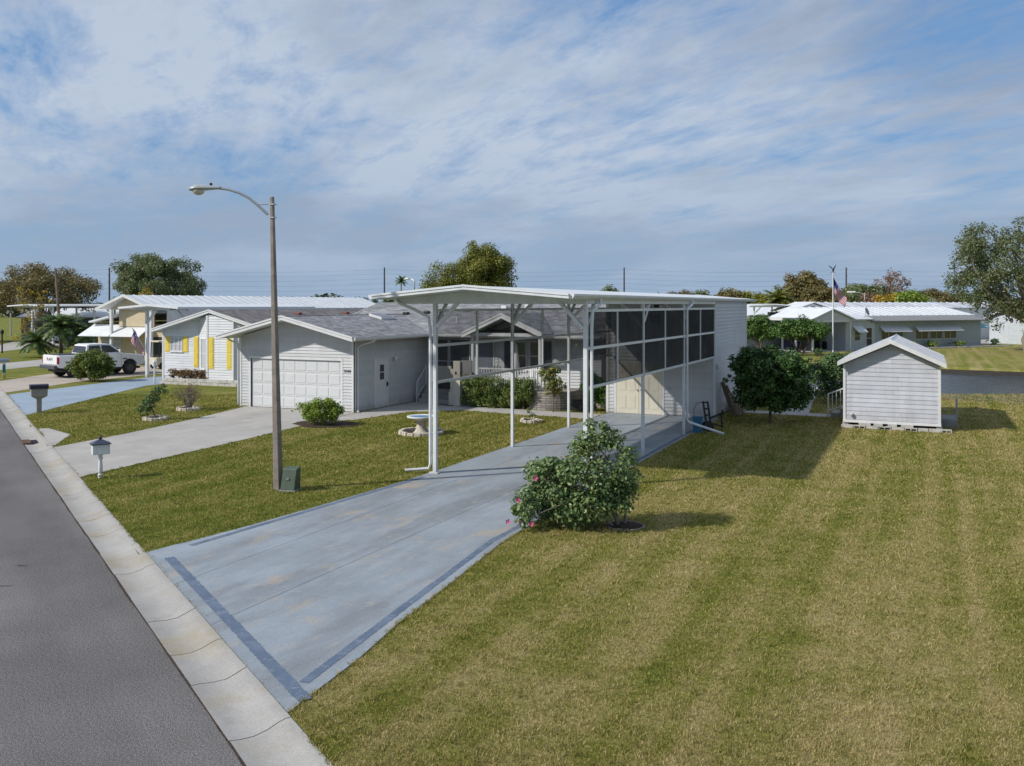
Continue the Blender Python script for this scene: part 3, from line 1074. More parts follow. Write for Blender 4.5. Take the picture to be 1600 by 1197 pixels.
# cross beam, braces
for y in (0.0, 4.9, 9.8):
    MB().prism([(-1.0, y - 0.03, 4.47), (4.24, y - 0.03, 4.47), (4.24, y - 0.03, 4.60), (1.52, y - 0.03, 4.84), (-1.0, y - 0.03, 4.60)], (0, 0.06, 0)).build('cross_beam', WHITE, cp)
    for x, sx in ((XL, 1), (XR, -1)):
        MB().beam((x + sx * 0.05, y, 3.86), (x + sx * 0.66, y, 4.49), 0.08, 0.13, up=(0, 1, 0)).build('brace', WHITE, cp)
for x in (XL, XR):
    for y in (0.0, 4.9, 9.8):
        MB().beam((x, y + 0.06, 3.95), (x, y + 0.62, 4.49), 0.05, 0.09, up=(1, 0, 0)).build('brace', WHITE, cp)
    B(x - 0.045, x + 0.045, 0.1, 14.7, 4.47, 4.60).build('side_beam', WHITE, cp)
# roof: flat pans laid across each slope
RX0, RXM, RX1, RY0, RY1 = -1.12, 1.52, 4.26, -1.28, 23.2
ZE, ZM = 4.62, 4.85
y = RY0
i = 0
while y < RY1 - 0.01:
    y2 = min(y + 1.22, RY1)
    for xa, xb in ((RX0, RXM), (RXM, RX1)):
        za, zb = (ZE, ZM) if xa == RX0 else (ZM, ZE)
        MB().prism([(xa, y + 0.004, za), (xb, y + 0.004, zb), (xb, y + 0.004, zb + 0.07), (xa, y + 0.004, za + 0.07)], (0, y2 - y - 0.008, 0)).build('roof_pan', ROOFW, cp)
    y = y2
for xa, xb, za, zb in ((RX0, RXM, ZE, ZM), (RXM, RX1, ZM, ZE)):
    MB().prism([(xa, RY0, za - 0.03), (xb, RY0, zb - 0.03), (xb, RY0, zb + 0.085), (xa, RY0, za + 0.085)], (0, -0.05, 0)).build('fascia', WHITE, cp)
    MB().prism([(xa, RY0 - 0.05, za + 0.04), (xb, RY0 - 0.05, zb + 0.04), (xb, RY0 - 0.05, zb + 0.09), (xa, RY0 - 0.05, za + 0.09)], (0, -0.02, 0)).build('drip_edge', WHITE, cp)
    MB().prism([(xa, RY1, za - 0.03), (xb, RY1, zb - 0.03), (xb, RY1, zb + 0.085), (xa, RY1, za + 0.085)], (0, 0.05, 0)).build('fascia', WHITE, cp)
def gutter(x, sx):
    m = MB()
    P = [(x, RY0, ZE + 0.075), (x + sx * 0.12, RY0, ZE + 0.08), (x + sx * 0.12, RY0, ZE + 0.03), (x + sx * 0.08, RY0, ZE - 0.03), (x, RY0, ZE - 0.04)]
    m.prism(P, (0, RY1 - RY0, 0))
    return m.build('gutter', WHITE, cp)
gutter(RX1, 1)
gutter(RX0, -1)
for xx, zz in ((-0.9, 4.56), (1.5, 4.79), (4.0, 4.56)):
    MB().lathe([(0.02, 0), (0.035, 0.01), (0.035, 0.05), (0.02, 0.06)], 10, (xx, -0.9, zz - 0.02)).build('bulb_socket', WHITE2, cp, smooth=True)
# downspouts
def downspout(pts, r=0.042, name='downspout'):
    MB().path(pts, r, 8).build(name, WHITE, cp, smooth=True)
downspout([(4.33, 0.75, 4.58), (4.33, 0.70, 4.46), (4.34, 0.40, 4.38), (4.34, 0.10, 4.28), (4.34, 0.04, 3.9), (4.34, 0.04, 0.2), (4.38, 0.02, 0.08), (4.62, -0.05, 0.06)])
downspout([(4.33, 10.6, 4.58), (4.33, 10.5, 4.46), (4.34, 10.1, 4.38), (4.29, 9.92, 4.3), (4.29, 9.92, 3.9), (4.29, 9.92, 0.5), (4.36, 9.95, 0.42), (5.5, 10.15, 0.06)])
downspout([(-1.18, -0.1, 4.6), (-1.1, -0.06, 4.5), (-0.6, -0.05, 4.32), (-0.20, 0.0, 4.12), (-0.15, 0.0, 3.8), (-0.15, 0.0, 0.25), (-0.20, -0.02, 0.12), (-0.75, -0.3, 0.08)])
# store building
B(-0.22, 4.2, YB + 0.004, YB + 0.12, 0, 4.50).build('front_wall', SIDING, cp)
B(4.09, 4.2, YB + 0.12, 21.5, 0, 4.60).build('side_wall', SIDING, cp)
B(-0.22, -0.10, YB + 0.12, 21.5, 0, 4.60).build('side_wall', SIDING, cp)
B(-0.10, 4.09, 21.38, 21.5, 0, 4.60).build('rear_wall', SIDING, cp)
fw_ = [o for o in cp.children if o.name.startswith('front_wall')][0]
sw_ = [o for o in cp.children if o.name.startswith('side_wall')][0]
siding(fw_, [(0.08, 0.06), (4.34, 0.06), (4.34, 4.46), (0.08, 4.46)], (-0.22, YB + 0.004, 0), (1, 0, 0), (0, -1, 0), SIDING, 0.143, holes=[(0.30, 2.40, 0, 2.16)])
siding(sw_, [(0.10, 0.06), (6.62, 0.06), (6.62, 4.56), (0.10, 4.56)], (4.2, YB, 0), (0, 1, 0), (1, 0, 0), SIDING, 0.143)
B(4.14, 4.235, YB - 0.035, YB + 0.08, 0.02, 4.5).build('corner_trim', WHITE2, cp)
B(-0.26, -0.15, YB - 0.035, YB + 0.06, 0.02, 4.5).build('corner_trim', WHITE2, cp)
B(4.14, 4.235, 21.44, 21.53, 0.02, 4.5).build('corner_trim', WHITE2, cp)
B(0.09, 2.18, YB - 0.03, YB + 0.002, 2.08, 2.17).build('door_head', WHITE2, cp)
B(0.09, 0.17, YB - 0.03, YB + 0.002, 0.02, 2.08).build('door_jamb', WHITE2, cp)
B(2.09, 2.18, YB - 0.03, YB + 0.002, 0.02, 2.08).build('door_jamb', WHITE2, cp)
for k, x0 in enumerate((0.18, 1.138)):
    d = B(x0, x0 + 0.945, YB - 0.024, YB + 0.002, 0.03, 2.075).build('door', CREAM, cp)
    for c in range(2):
        for (z0, z1) in ((0.22, 0.80), (0.95, 1.55), (1.68, 1.95)):
            a = x0 + 0.12 + c * 0.39
            MB().prism([(a, YB - 0.0245, z0), (a + 0.31, YB - 0.0245, z0), (a + 0.31, YB - 0.0245, z1), (a, YB - 0.0245, z1)], (0, -0.004, 0)).build('panel', CREAM, d, bevel=0.003)
            MB().prism([(a + 0.03, YB - 0.0285, z0 + 0.03), (a + 0.28, YB - 0.0285, z0 + 0.03), (a + 0.28, YB - 0.0285, z1 - 0.03), (a + 0.03, YB - 0.0285, z1 - 0.03)], (0, -0.006, 0)).build('panel', CREAM, d, bevel=0.003)
    MB().path([(x0 + (0.88 if k == 0 else 0.07), YB - 0.03, 1.0), (x0 + (0.88 if k == 0 else 0.07), YB - 0.08, 1.0)], [0.02, 0.03], 8).build('handle', STEEL, d)
# flood light, meter box, hose bib
fl = MB().box(1.78, 2.02, YB - 0.10, YB - 0.015, 4.34, 4.44).build('flood_light', DARK, cp)
MB().path([(2.02, YB - 0.1, 4.39), (2.22, YB - 0.16, 4.36)], [0.05, 0.07], 10).build('lamp_head', WHITE2, fl)
B(1.62, 1.98, YB - 0.13, YB - 0.016, 3.72, 4.05).build('electric_box', pm('grey_paint', (0.22, 0.23, 0.24), 0.5), cp)
MB().path([(2.35, YB - 0.02, 1.1), (2.35, YB - 0.12, 1.1), (2.45, YB - 0.13, 1.08)], 0.03, 8).build('hose_tap', STEEL, cp)
B(4.217, 4.28, 15.0, 15.2, 1.95, 2.12).build('outlet_box', WHITE2, cp, bevel=0.01)
B(-0.1, 4.09, YB + 0.13, 21.3, 4.5, 4.58).build('ceiling_board', WHITE2, cp)

# ------------------------------------------------------------------ street lamp
CONC_POLE = pm('spun_concrete', (0.225, 0.195, 0.172), rough=0.9, var=0.22, scale=6, bump=0.3, bscale=40)
sl = thing('street_lamp', 'tall brown grey street lamp with curved arm beside the green utility box', 'street lamp', loc=(-2.42, -3.38, 0))
MB().add([(-0.09, -0.09, -0.1), (0.09, -0.09, -0.1), (0.09, 0.09, -0.1), (-0.09, 0.09, -0.1), (-0.205, -0.075, 7.05), (-0.12, -0.075, 7.05), (-0.12, 0.01, 7.05), (-0.205, 0.01, 7.05)],
         [(0, 3, 2, 1), (4, 5, 6, 7), (0, 1, 5, 4), (1, 2, 6, 5), (2, 3, 7, 6), (3, 0, 4, 7)]).build('pole', CONC_POLE, sl, bevel=0.02)
ARM = Vector((-math.cos(R(24.5)), -math.sin(R(24.5)), 0))   # the arm reaches out over the street
top = Vector((-0.165, -0.035, 0))
ap_ = [(0.10, 6.62), (0.32, 6.83), (0.55, 7.02), (0.80, 7.15), (1.05, 7.225), (1.30, 7.26)]
MB().path([top + ARM * a + Vector((0, 0, z)) for a, z in ap_], [0.034] * 6, 10).build('arm', STEEL, sl, smooth=True)
MB().path([top + ARM * 0.08 + Vector((0, 0, 6.87)), top + ARM * 0.34 + Vector((0, 0, 6.86))], 0.012, 6).build('tie_rod', STEEL, sl)
for z in (6.87, 6.55):
    MB().obox(top + Vector((0.03, 0, z - 0.02)), (0.13, 0.12, 0.03), 0.0).build('clamp', STEEL, sl)
LAMPH = pm('pale_lamp_housing', (0.36, 0.40, 0.41), rough=0.35, var=0.08)
hd = [(1.24, 7.26, 0.05, 0.05), (1.36, 7.255, 0.085, 0.06), (1.55, 7.25, 0.13, 0.085), (1.74, 7.25, 0.165, 0.105), (1.88, 7.24, 0.155, 0.095), (1.97, 7.225, 0.10, 0.06), (2.0, 7.215, 0.03, 0.02)]
side = Vector((-ARM.y, ARM.x, 0))
m = MB()
n = 14
for a, z, rw, rh in hd:
    for k in range(n):
        t = 2 * math.pi * k / n
        m.v.append(tuple(top + ARM * a + side * rw * math.cos(t) + Vector((0, 0, z + rh * math.sin(t) * (1.0 if math.sin(t) > 0 else 0.55)))))
for i in range(len(hd) - 1):
    for k in range(n):
        a, b = i * n + k, i * n + (k + 1) % n
        m.f.append((a, b, b + n, a + n))
m.f.append(tuple(range(n))); m.f.append(tuple(range((len(hd) - 1) * n, len(hd) * n)))
head = m.build('lamp_head', LAMPH, sl, smooth=True)
m = MB()
c = top + ARM * 1.77 + Vector((0, 0, 7.205))
m.lathe([(0.145, 0.0), (0.14, -0.03), (0.115, -0.075), (0.07, -0.105), (0.02, -0.118)], 18, tuple(c))
m.build('lens', pm('milky_lens', (0.55, 0.50, 0.44), rough=0.12, var=0.05, spec=0.8), head, smooth=True)
MB().lathe([(0.035, 0.0), (0.035, 0.06), (0.02, 0.075)], 10, tuple(top + ARM * 1.47 + Vector((0, 0, 7.31)))).build('photocell', DARK, head, smooth=True)

ub = thing('utility_box', 'dark green sloped metal utility box at the foot of the street lamp', 'utility box', loc=(-2.06, -3.36, 0), rz=R(10))
ub.scale = (0.86, 0.86, 0.95)
UG = pm('utility_green', (0.075, 0.105, 0.075), rough=0.55, var=0.15, scale=5)
MB().prism([(-0.23, -0.19, 0.04), (-0.23, 0.19, 0.04), (-0.19, 0.14, 0.60), (-0.19, -0.10, 0.56)], (0.42, 0, 0)).build('cabinet', UG, ub, bevel=0.015)
B(-0.26, 0.22, -0.22, 0.22, -0.05, 0.04).build('base', pm('concrete_pad', (0.3, 0.3, 0.29), 0.9), ub)
MB().box(-0.06, 0.02, -0.17, -0.155, 0.30, 0.34).build('latch', STEEL, ub)

# ------------------------------------------------------------------ mailboxes
def mailbox_white():
    t = thing('mailbox', 'white mailbox with dark pyramid roof and finial on a turned white post', 'mailbox', loc=(-7.52, -4.10, 0), rz=math.atan2(RS.y, RS.x))
    MB().lathe([(0.085, -0.05), (0.085, 0.03), (0.07, 0.05), (0.085, 0.07), (0.085, 0.11), (0.065, 0.13), (0.055, 0.18), (0.075, 0.20), (0.07, 0.40), (0.055, 0.56), (0.05, 0.60), (0.075, 0.62), (0.075, 0.69), (0.05, 0.71), (0.06, 0.74), (0.13, 0.79)], 16).build('post', WHITE, t, smooth=True)
    b = B(-0.17, 0.17, -0.25, 0.25, 0.79, 1.12).build('box', WHITE, t, bevel=0.012)
    B(-0.155, 0.155, -0.262, -0.251, 0.81, 1.10).build('door', WHITE, b, bevel=0.006)
    NV = pm('slate_roof_paint', (0.055, 0.065, 0.10), rough=0.4)
    MB().add([(-0.22, -0.30, 1.12), (0.22, -0.30, 1.12), (0.22, 0.30, 1.12), (-0.22, 0.30, 1.12), (-0.22, -0.30, 1.145), (0.22, -0.30, 1.145), (0.22, 0.30, 1.145), (-0.22, 0.30, 1.145), (-0.05, -0.06, 1.27), (0.05, -0.06, 1.27), (0.05, 0.06, 1.27), (-0.05, 0.06, 1.27)],
             [(0, 3, 2, 1), (0, 1, 5, 4), (1, 2, 6, 5), (2, 3, 7, 6), (3, 0, 4, 7), (4, 5, 9, 8), (5, 6, 10, 9), (6, 7, 11, 10), (7, 4, 8, 11), (8, 9, 10, 11)]).build('roof', NV, t)
    MB().lathe([(0.03, 1.26), (0.05, 1.30), (0.055, 1.33), (0.03, 1.37), (0.008, 1.41)], 12).build('finial', DARK, t, smooth=True)
    em = MB()
    for k in range(12):
        a = 2 * math.pi * k / 12
        em.v.append((0.0 + 0.075 * math.cos(a), -0.2625, 1.0 + 0.075 * math.sin(a)))
    em.f.append(tuple(range(12)))
    em.build('emblem', pm('orange_red_print', (0.50, 0.22, 0.14), 0.5, var=0.5, scale=14), b)
    text('door_number', '3048', 0.075, DARK, b, (0, -0.264, 0.875), (R(90), 0, 0), 0.001)
    t.scale = (0.8, 0.8, 0.78)
    return t
mailbox_white()
def mailbox_grey():
    t = thing('mailbox', 'weathered taupe moulded mailbox with dark lid beside the bright blue drive', 'mailbox', loc=(-21.49, 5.10, 0), rz=math.atan2(RS.y, RS.x))
    TP = pm('taupe_plastic', (0.30, 0.28, 0.26), rough=0.7, var=0.15)
    MB().obox((0, 0, -0.05), (0.19, 0.19, 0.66), 0, 1.05).build('post', TP, t, bevel=0.015)
    MB().add([(-0.12, -0.15, 0.60), (0.12, -0.15, 0.60), (0.12, 0.15, 0.60), (-0.12, 0.15, 0.60), (-0.21, -0.30, 0.70), (0.21, -0.30, 0.70), (0.21, 0.30, 0.70), (-0.21, 0.30, 0.70), (-0.22, -0.31, 1.0), (0.22, -0.31, 1.0), (0.22, 0.31, 1.0), (-0.22, 0.31, 1.0)],
             [(0, 3, 2, 1), (0, 1, 5, 4), (1, 2, 6, 5), (2, 3, 7, 6), (3, 0, 4, 7), (4, 5, 9, 8), (5, 6, 10, 9), (6, 7, 11, 10), (7, 4, 8, 11), (8, 9, 10, 11)]).build('box', TP, t, bevel=0.015)
    lid = MB().prism([(-0.25, -0.34, 1.0), (0.25, -0.34, 1.0), (0.25, -0.34, 1.13), (0.20, -0.34, 1.17), (-0.20, -0.34, 1.17), (-0.25, -0.34, 1.13)], (0, 0.68, 0)).build('lid', pm('dark_navy_vinyl', (0.02, 0.02, 0.04), 0.4), t)
    B(0.251, 0.253, -0.30, 0.05, 1.05, 1.075).build('printed_stripe', pm('red_print', (0.35, 0.04, 0.05), 0.5), lid)
    B(0.251, 0.253, 0.08, 0.28, 1.03, 1.12).build('printed_field', pm('grey_print', (0.35, 0.36, 0.42), 0.5, var=0.4, scale=20), lid)
    for sx in (1,):
        text('house_number', '3036', 0.15, DARK, t, (0.222 * sx, 0.0, 0.88), (R(90), 0, R(90 * sx)), 0.002)
mailbox_grey()
def mailbox_teal():
    t = thing('mailbox', 'white and teal painted mailbox at the mouth of the tan drive', 'mailbox', loc=(-38.75, 16.3, 0), rz=math.atan2(RS.y, RS.x))
    B(-0.07, 0.07, -0.07, 0.07, -0.05, 1.0).build('post', WHITE2, t)
    B(-0.10, 0.10, -0.075, 0.075 + 0.01, 0.35, 0.85).build('banner', pm('teal_paint', (0.02, 0.16, 0.15), 0.5), t)
    B(-0.11, 0.11, -0.085, 0.09, 0.05, 0.28).build('planter', pm('yellow_paint', (0.5, 0.4, 0.08), 0.6), t)
    MB().prism([(-0.13, -0.26, 1.0), (0.13, -0.26, 1.0), (0.13, -0.26, 1.13), (0.07, -0.26, 1.23), (-0.07, -0.26, 1.23), (-0.13, -0.26, 1.13)], (0, 0.52, 0)).build('box', pm('grey_blue_paint', (0.25, 0.28, 0.34), 0.5), t)
mailbox_teal()
# ------------------------------------------------------------------ houses: shared pieces
def shingle_mat(name, axis, col=(0.27, 0.27, 0.285)):
    m = bpy.data.materials.new(name)
    m.use_nodes = True
    nt = m.node_tree
    b = nt.nodes['Principled BSDF']
    b.inputs['Roughness'].default_value = 0.9
    b.inputs['Specular IOR Level'].default_value = 0.2
    tc = _node(nt, 'ShaderNodeTexCoord')
    sp = _node(nt, 'ShaderNodeSeparateXYZ')
    cb = _node(nt, 'ShaderNodeCombineXYZ')
    nt.links.new(tc.outputs['Object'], sp.inputs[0])
    a, c = (1, 0) if axis == 'y' else (0, 1)
    nt.links.new(sp.outputs[a], cb.inputs[0])
    nt.links.new(sp.outputs[c], cb.inputs[1])
    br = _node(nt, 'ShaderNodeTexBrick')
    br.inputs['Scale'].default_value = 1.0
    br.inputs['Brick Width'].default_value = 0.32
    br.inputs['Row Height'].default_value = 0.14
    br.inputs['Mortar Size'].default_value = 0.008
    br.inputs['Mortar Smooth'].default_value = 0.3
    br.inputs['Bias'].default_value = 0.0
    br.inputs['Color1'].default_value = tuple(v * 0.72 for v in col) + (1,)
    br.inputs['Color2'].default_value = tuple(v * 1.3 for v in col) + (1,)
    br.inputs['Mortar'].default_value = tuple(v * 0.45 for v in col) + (1,)
    nt.links.new(cb.outputs[0], br.inputs['Vector'])
    n = _node(nt, 'ShaderNodeTexNoise')
    n.inputs['Scale'].default_value = 2.0
    n.inputs['Detail'].default_value = 8
    nt.links.new(tc.outputs['Object'], n.inputs['Vector'])
    r = _node(nt, 'ShaderNodeValToRGB')
    r.color_ramp.elements[0].position, r.color_ramp.elements[0].color = 0.3, (0.75, 0.75, 0.77, 1)
    r.color_ramp.elements[1].position, r.color_ramp.elements[1].color = 0.7, (1.2, 1.19, 1.17, 1)
    nt.links.new(n.outputs['Fac'], r.inputs[0])
    mx = _node(nt, 'ShaderNodeMix', data_type='RGBA', blend_type='MULTIPLY')
    mx.inputs[0].default_value = 1.0
    nt.links.new(br.outputs['Color'], mx.inputs[6])
    nt.links.new(r.outputs[0], mx.inputs[7])
    nt.links.new(mx.outputs[2], b.inputs['Base Color'])
    bp = _node(nt, 'ShaderNodeBump')
    bp.inputs['Strength'].default_value = 0.5
    bp.inputs['Distance'].default_value = 0.012
    bp.invert = True
    nt.links.new(br.outputs['Fac'], bp.inputs['Height'])
    nt.links.new(bp.outputs[0], b.inputs['Normal'])
    return m
SH_Y = shingle_mat('grey_shingles_along_y', 'y')
SH_X = shingle_mat('grey_shingles_along_x', 'x')
SH_B = shingle_mat('brown_grey_shingles', 'x', (0.19, 0.175, 0.175))

def brick_mat(name, c1, c2, mortar, bw=0.4, bh=0.1):
    m = bpy.data.materials.new(name)
    m.use_nodes = True
    nt = m.node_tree
    b = nt.nodes['Principled BSDF']
    b.inputs['Roughness'].default_value = 0.9
    tc = _node(nt, 'ShaderNodeTexCoord')
    sp = _node(nt, 'ShaderNodeSeparateXYZ')
    cb = _node(nt, 'ShaderNodeCombineXYZ')
    ad = _node(nt, 'ShaderNodeMath', operation='ADD')
    nt.links.new(tc.outputs['Object'], sp.inputs[0])
    nt.links.new(sp.outputs[0], ad.inputs[0])
    nt.links.new(sp.outputs[1], ad.inputs[1])
    nt.links.new(ad.outputs[0], cb.inputs[0])
    nt.links.new(sp.outputs[2], cb.inputs[1])
    br = _node(nt, 'ShaderNodeTexBrick')
    br.inputs['Scale'].default_value = 1.0
    br.inputs['Brick Width'].default_value = bw
    br.inputs['Row Height'].default_value = bh
    br.inputs['Mortar Size'].default_value = 0.012
    br.inputs['Color1'].default_value = c1 + (1,)
    br.inputs['Color2'].default_value = c2 + (1,)
    br.inputs['Mortar'].default_value = mortar + (1,)
    nt.links.new(cb.outputs[0], br.inputs['Vector'])
    nt.links.new(br.outputs['Color'], b.inputs['Base Color'])
    bp = _node(nt, 'ShaderNodeBump')
    bp.inputs['Strength'].default_value = 0.6
    bp.inputs['Distance'].default_value = 0.02
    bp.invert = True
    nt.links.new(br.outputs['Fac'], bp.inputs['Height'])
    nt.links.new(bp.outputs[0], b.inputs['Normal'])
    return m
SKIRT = brick_mat('grey_skirting_stone', (0.34, 0.31, 0.28), (0.22, 0.20, 0.18), (0.12, 0.11, 0.10))

def gable_y(parent, x0, xm, x1, ze, zm, y0, y1, mat, th=0.10, trim=WHITE2, fascia=0.17, gut=True, ze2=None, back=True):
    """gable roof with its ridge along y: two slope slabs, rake boards on the front, eave fascias or gutters"""
    ze2 = ze if ze2 is None else ze2
    for xa, za, xb, zb in ((x0, ze, xm, zm), (xm, zm, x1, ze2)):
        r_ = MB().prism([(xa, y0, za), (xb, y0, zb), (xb, y0, zb - th), (xa, y0, za - th)], (0, y1 - y0, 0)).build('roof_slope', mat, parent)
        MB().prism([(xa, y0 - 0.004, za + 0.02), (xb, y0 - 0.004, zb + 0.02), (xb, y0 - 0.004, zb - fascia), (xa, y0 - 0.004, za - fascia)], (0, -0.04, 0)).build('rake_board', trim, parent)
        MB().prism([(xa, y0 - 0.044, za + 0.03), (xb, y0 - 0.044, zb + 0.03), (xb, y0 - 0.044, zb - 0.04), (xa, y0 - 0.044, za - 0.04)], (0, -0.025, 0)).build('drip_edge', trim, parent)
        MB().prism([(xa, y0, za - th - 0.002), (xb, y0, zb - th - 0.002), (xb, y0, zb - th - 0.02), (xa, y0, za - th - 0.02)], (0, min(1.4, y1 - y0), 0)).build('soffit', trim, parent)
    for xa, za, sx in ((x0, ze, -1), (x1, ze2, 1)):
        if gut:
            MB().prism([(xa + sx * 0.002, y0, za - 0.01), (xa + sx * 0.12, y0, za - 0.005), (xa + sx * 0.11, y0, za - 0.08), (xa + sx * 0.07, y0, za - 0.14), (xa + sx * 0.002, y0, za - 0.15)], (0, y1 - y0, 0)).build('gutter', trim, parent)
    return parent

def gable_x(parent, y0, ym, y1, ze, zm, x0, x1, mat, th=0.10, trim=WHITE2, gut=True):
    for ya, za, yb, zb in ((y0, ze, ym, zm), (ym, zm, y1, ze)):
        MB().prism([(x0, ya, za), (x0, yb, zb), (x0, yb, zb - th), (x0, ya, za - th)], (x1 - x0, 0, 0)).build('roof_slope', mat, parent)
        for xx, sx in ((x0, -1), (x1, 1)):
            MB().prism([(xx + sx * 0.004, ya, za + 0.02), (xx + sx * 0.004, yb, zb + 0.02), (xx + sx * 0.004, yb, zb - 0.17), (xx + sx * 0.004, ya, za - 0.17)], (sx * 0.035, 0, 0)).build('rake_board', trim, parent)
    if gut:
        MB().prism([(x0, y0 - 0.002, ze - 0.01), (x0, y0 - 0.12, ze - 0.005), (x0, y0 - 0.11, ze - 0.08), (x0, y0 - 0.07, ze - 0.14), (x0, y0 - 0.002, ze - 0.15)], (x1 - x0, 0, 0)).build('gutter', trim, parent)

def window(parent, o3, s3, n3, w, h, glass=GLASS, frame=WHITE2, mull=0, mid=True, depth=0.04, name='window'):
    """window with frame, sill, glass pane and glazing bars; o3 is its lower left corner on the wall"""
    O, S, Nn = Vector(o3), Vector(s3), Vector(n3)
    def slab(s0, s1, z0, z1, d0, d1):
        m = MB()
        P = [O + S * s + Vector((0, 0, z)) + Nn * d for d in (d0, d1) for s, z in ((s0, z0), (s1, z0), (s1, z1), (s0, z1))]
        return m.add(P, [(0, 1, 2, 3), (7, 6, 5, 4), (0, 1, 5, 4), (1, 2, 6, 5), (2, 3, 7, 6), (3, 0, 4, 7)])
    g = slab(0.02, w - 0.02, 0.02, h - 0.02, 0.002, 0.012)
    wo = g.build(name, glass, parent)
    f = MB()
    for a in ((0, w, 0, 0.045), (0, w, h - 0.045, h), (0, 0.045, 0.045, h - 0.045), (w - 0.045, w, 0.045, h - 0.045)):
        q = slab(*a, 0.002, depth)
        f.add(q.v, q.f)
    f.build('frame', frame, wo)
    if mid:
        slab(0.045, w - 0.045, h / 2 - 0.02, h / 2 + 0.02, 0.013, depth - 0.008).build('bar', frame, wo)
    for k in range(mull):
        c = w * (k + 1) / (mull + 1)
        slab(c - 0.03, c + 0.03, 0.045, h - 0.045, 0.0125, depth - 0.004).build('mullion', frame, wo)
    slab(-0.03, w + 0.03, -0.05, -0.001, 0.002, depth + 0.03).build('sill', frame, wo)
    return wo

def shutter(parent, o3, s3, n3, w, h, mat):
    O, S, Nn = Vector(o3), Vector(s3), Vector(n3)
    def slab(s0, s1, z0, z1, d0, d1):
        P = [O + S * s + Vector((0, 0, z)) + Nn * d for d in (d0, d1) for s, z in ((s0, z0), (s1, z0), (s1, z1), (s0, z1))]
        return MB().add(P, [(0, 1, 2, 3), (7, 6, 5, 4), (0, 1, 5, 4), (1, 2, 6, 5), (2, 3, 7, 6), (3, 0, 4, 7)])
    b = slab(0, w, 0, h, 0.018, 0.045).build('shutter', mat, parent)
    for z0, z1 in ((0.06 * h, 0.47 * h), (0.53 * h, 0.94 * h)):
        slab(0.06, w - 0.06, z0, z1, 0.0455, 0.058).build('panel', mat, b, bevel=0.008)
    return b

# ------------------------------------------------------------------ main house with garage and porch
HX0, HX1, GY = -15.62, -9.68, 10.45
hs = thing('grey_house', 'pale grey house with gabled double garage and a small gabled porch', 'house', loc=(-12.6, 10.45, 0), world=True)
RG0, RGM, RG1, GZE, GZM = -16.10, -12.62, -9.10, 3.13, 3.98
# walls
gpoly = [(0, 0), (5.94, 0), (5.94, 3.08), (3.0, 3.80), (0, 3.08)]
gw = MB().prism([(HX0 + s, GY, z) for s, z in gpoly], (0, 0.12, 0))
# the wall with its door opening: left, right and head pieces
gwall = MB()
DX0, DX1, DZ = -15.03, -10.32, 2.12
gwall.box(HX0, DX0, GY, GY + 0.12, 0, 2.95).box(DX1, HX1, GY, GY + 0.12, 0, 2.95).box(DX0 + 0.001, DX1 - 0.001, GY, GY + 0.12, DZ, 2.95)
gwall.prism([(HX0, GY, 2.951), (HX1, GY, 2.951), (HX1, GY, 3.06), (RGM, GY, 3.86), (HX0, GY, 3.06)], (0, 0.12, 0))
gwall = gwall.build('garage_front_wall', SIDING, hs)
siding(gwall, [(0.1, 0.05), (5.86, 0.05), (5.86, 3.04), (3.0, 3.74), (0.1, 3.04)], (HX0, GY, 0), (1, 0, 0), (0, -1, 0), SIDING, 0.13, holes=[(DX0 - HX0 - 0.09, DX1 - HX0 + 0.09, 0, DZ + 0.06)])
gside = B(HX1 - 0.12, HX1, GY + 0.12, 16.4, 0, 3.0).build('garage_side_wall', SIDING, hs)
siding(gside, [(0.08, 0.05), (5.9, 0.05), (5.9, 2.98), (0.08, 2.98)], (HX1, GY, 0), (0, 1, 0), (1, 0, 0), SIDING, 0.13, holes=[(1.42, 2.72, 0, 2.15)])
B(HX0, HX0 + 0.12, GY + 0.12, 16.4, 0, 3.0).build('garage_side_wall', SIDING, hs)
for x0, x1 in ((HX0 - 0.03, HX0 + 0.09), (HX1 - 0.09, HX1 + 0.03)):
    B(x0, x1, GY - 0.035, GY - 0.001, 0.02, 3.02).build('corner_trim', WHITE2, hs)
B(HX1 + 0.001, HX1 + 0.03, GY - 0.035, GY + 0.09, 0.02, 3.0).build('corner_trim', WHITE2, hs)
# garage door: four sections of eight raised panels
gdm = pm('garage_door_white', (0.62, 0.63, 0.64), rough=0.4, var=0.03)
gdo = B(DX0 + 0.002, DX1 - 0.002, GY + 0.07, GY + 0.10, 0.02, DZ - 0.002).build('garage_door', gdm, hs)
for r_ in range(4):
    z0 = 0.025 + r_ * 0.523
    B(DX0 + 0.01, DX1 - 0.01, GY + 0.045, GY + 0.0695, z0, z0 + 0.513).build('section', gdm, gdo, bevel=0.004)
    for c_ in range(8):
        x0 = DX0 + 0.09 + c_ * 0.575
        MB().prism([(x0, GY + 0.0445, z0 + 0.07), (x0 + 0.50, GY + 0.0445, z0 + 0.07), (x0 + 0.50, GY + 0.0445, z0 + 0.44), (x0, GY + 0.0445, z0 + 0.44)], (0, -0.012, 0)).build('panel', gdm, gdo, bevel=0.008)
B(DX0 - 0.10, DX0, GY - 0.03, GY + 0.06, 0.015, DZ + 0.0).build('door_jamb', WHITE2, hs)
B(DX1, DX1 + 0.10, GY - 0.03, GY + 0.06, 0.015, DZ + 0.0).build('door_jamb', WHITE2, hs)
B(DX0 - 0.10, DX1 + 0.10, GY - 0.035, GY + 0.06, DZ, DZ + 0.11).build('door_head', WHITE2, hs)
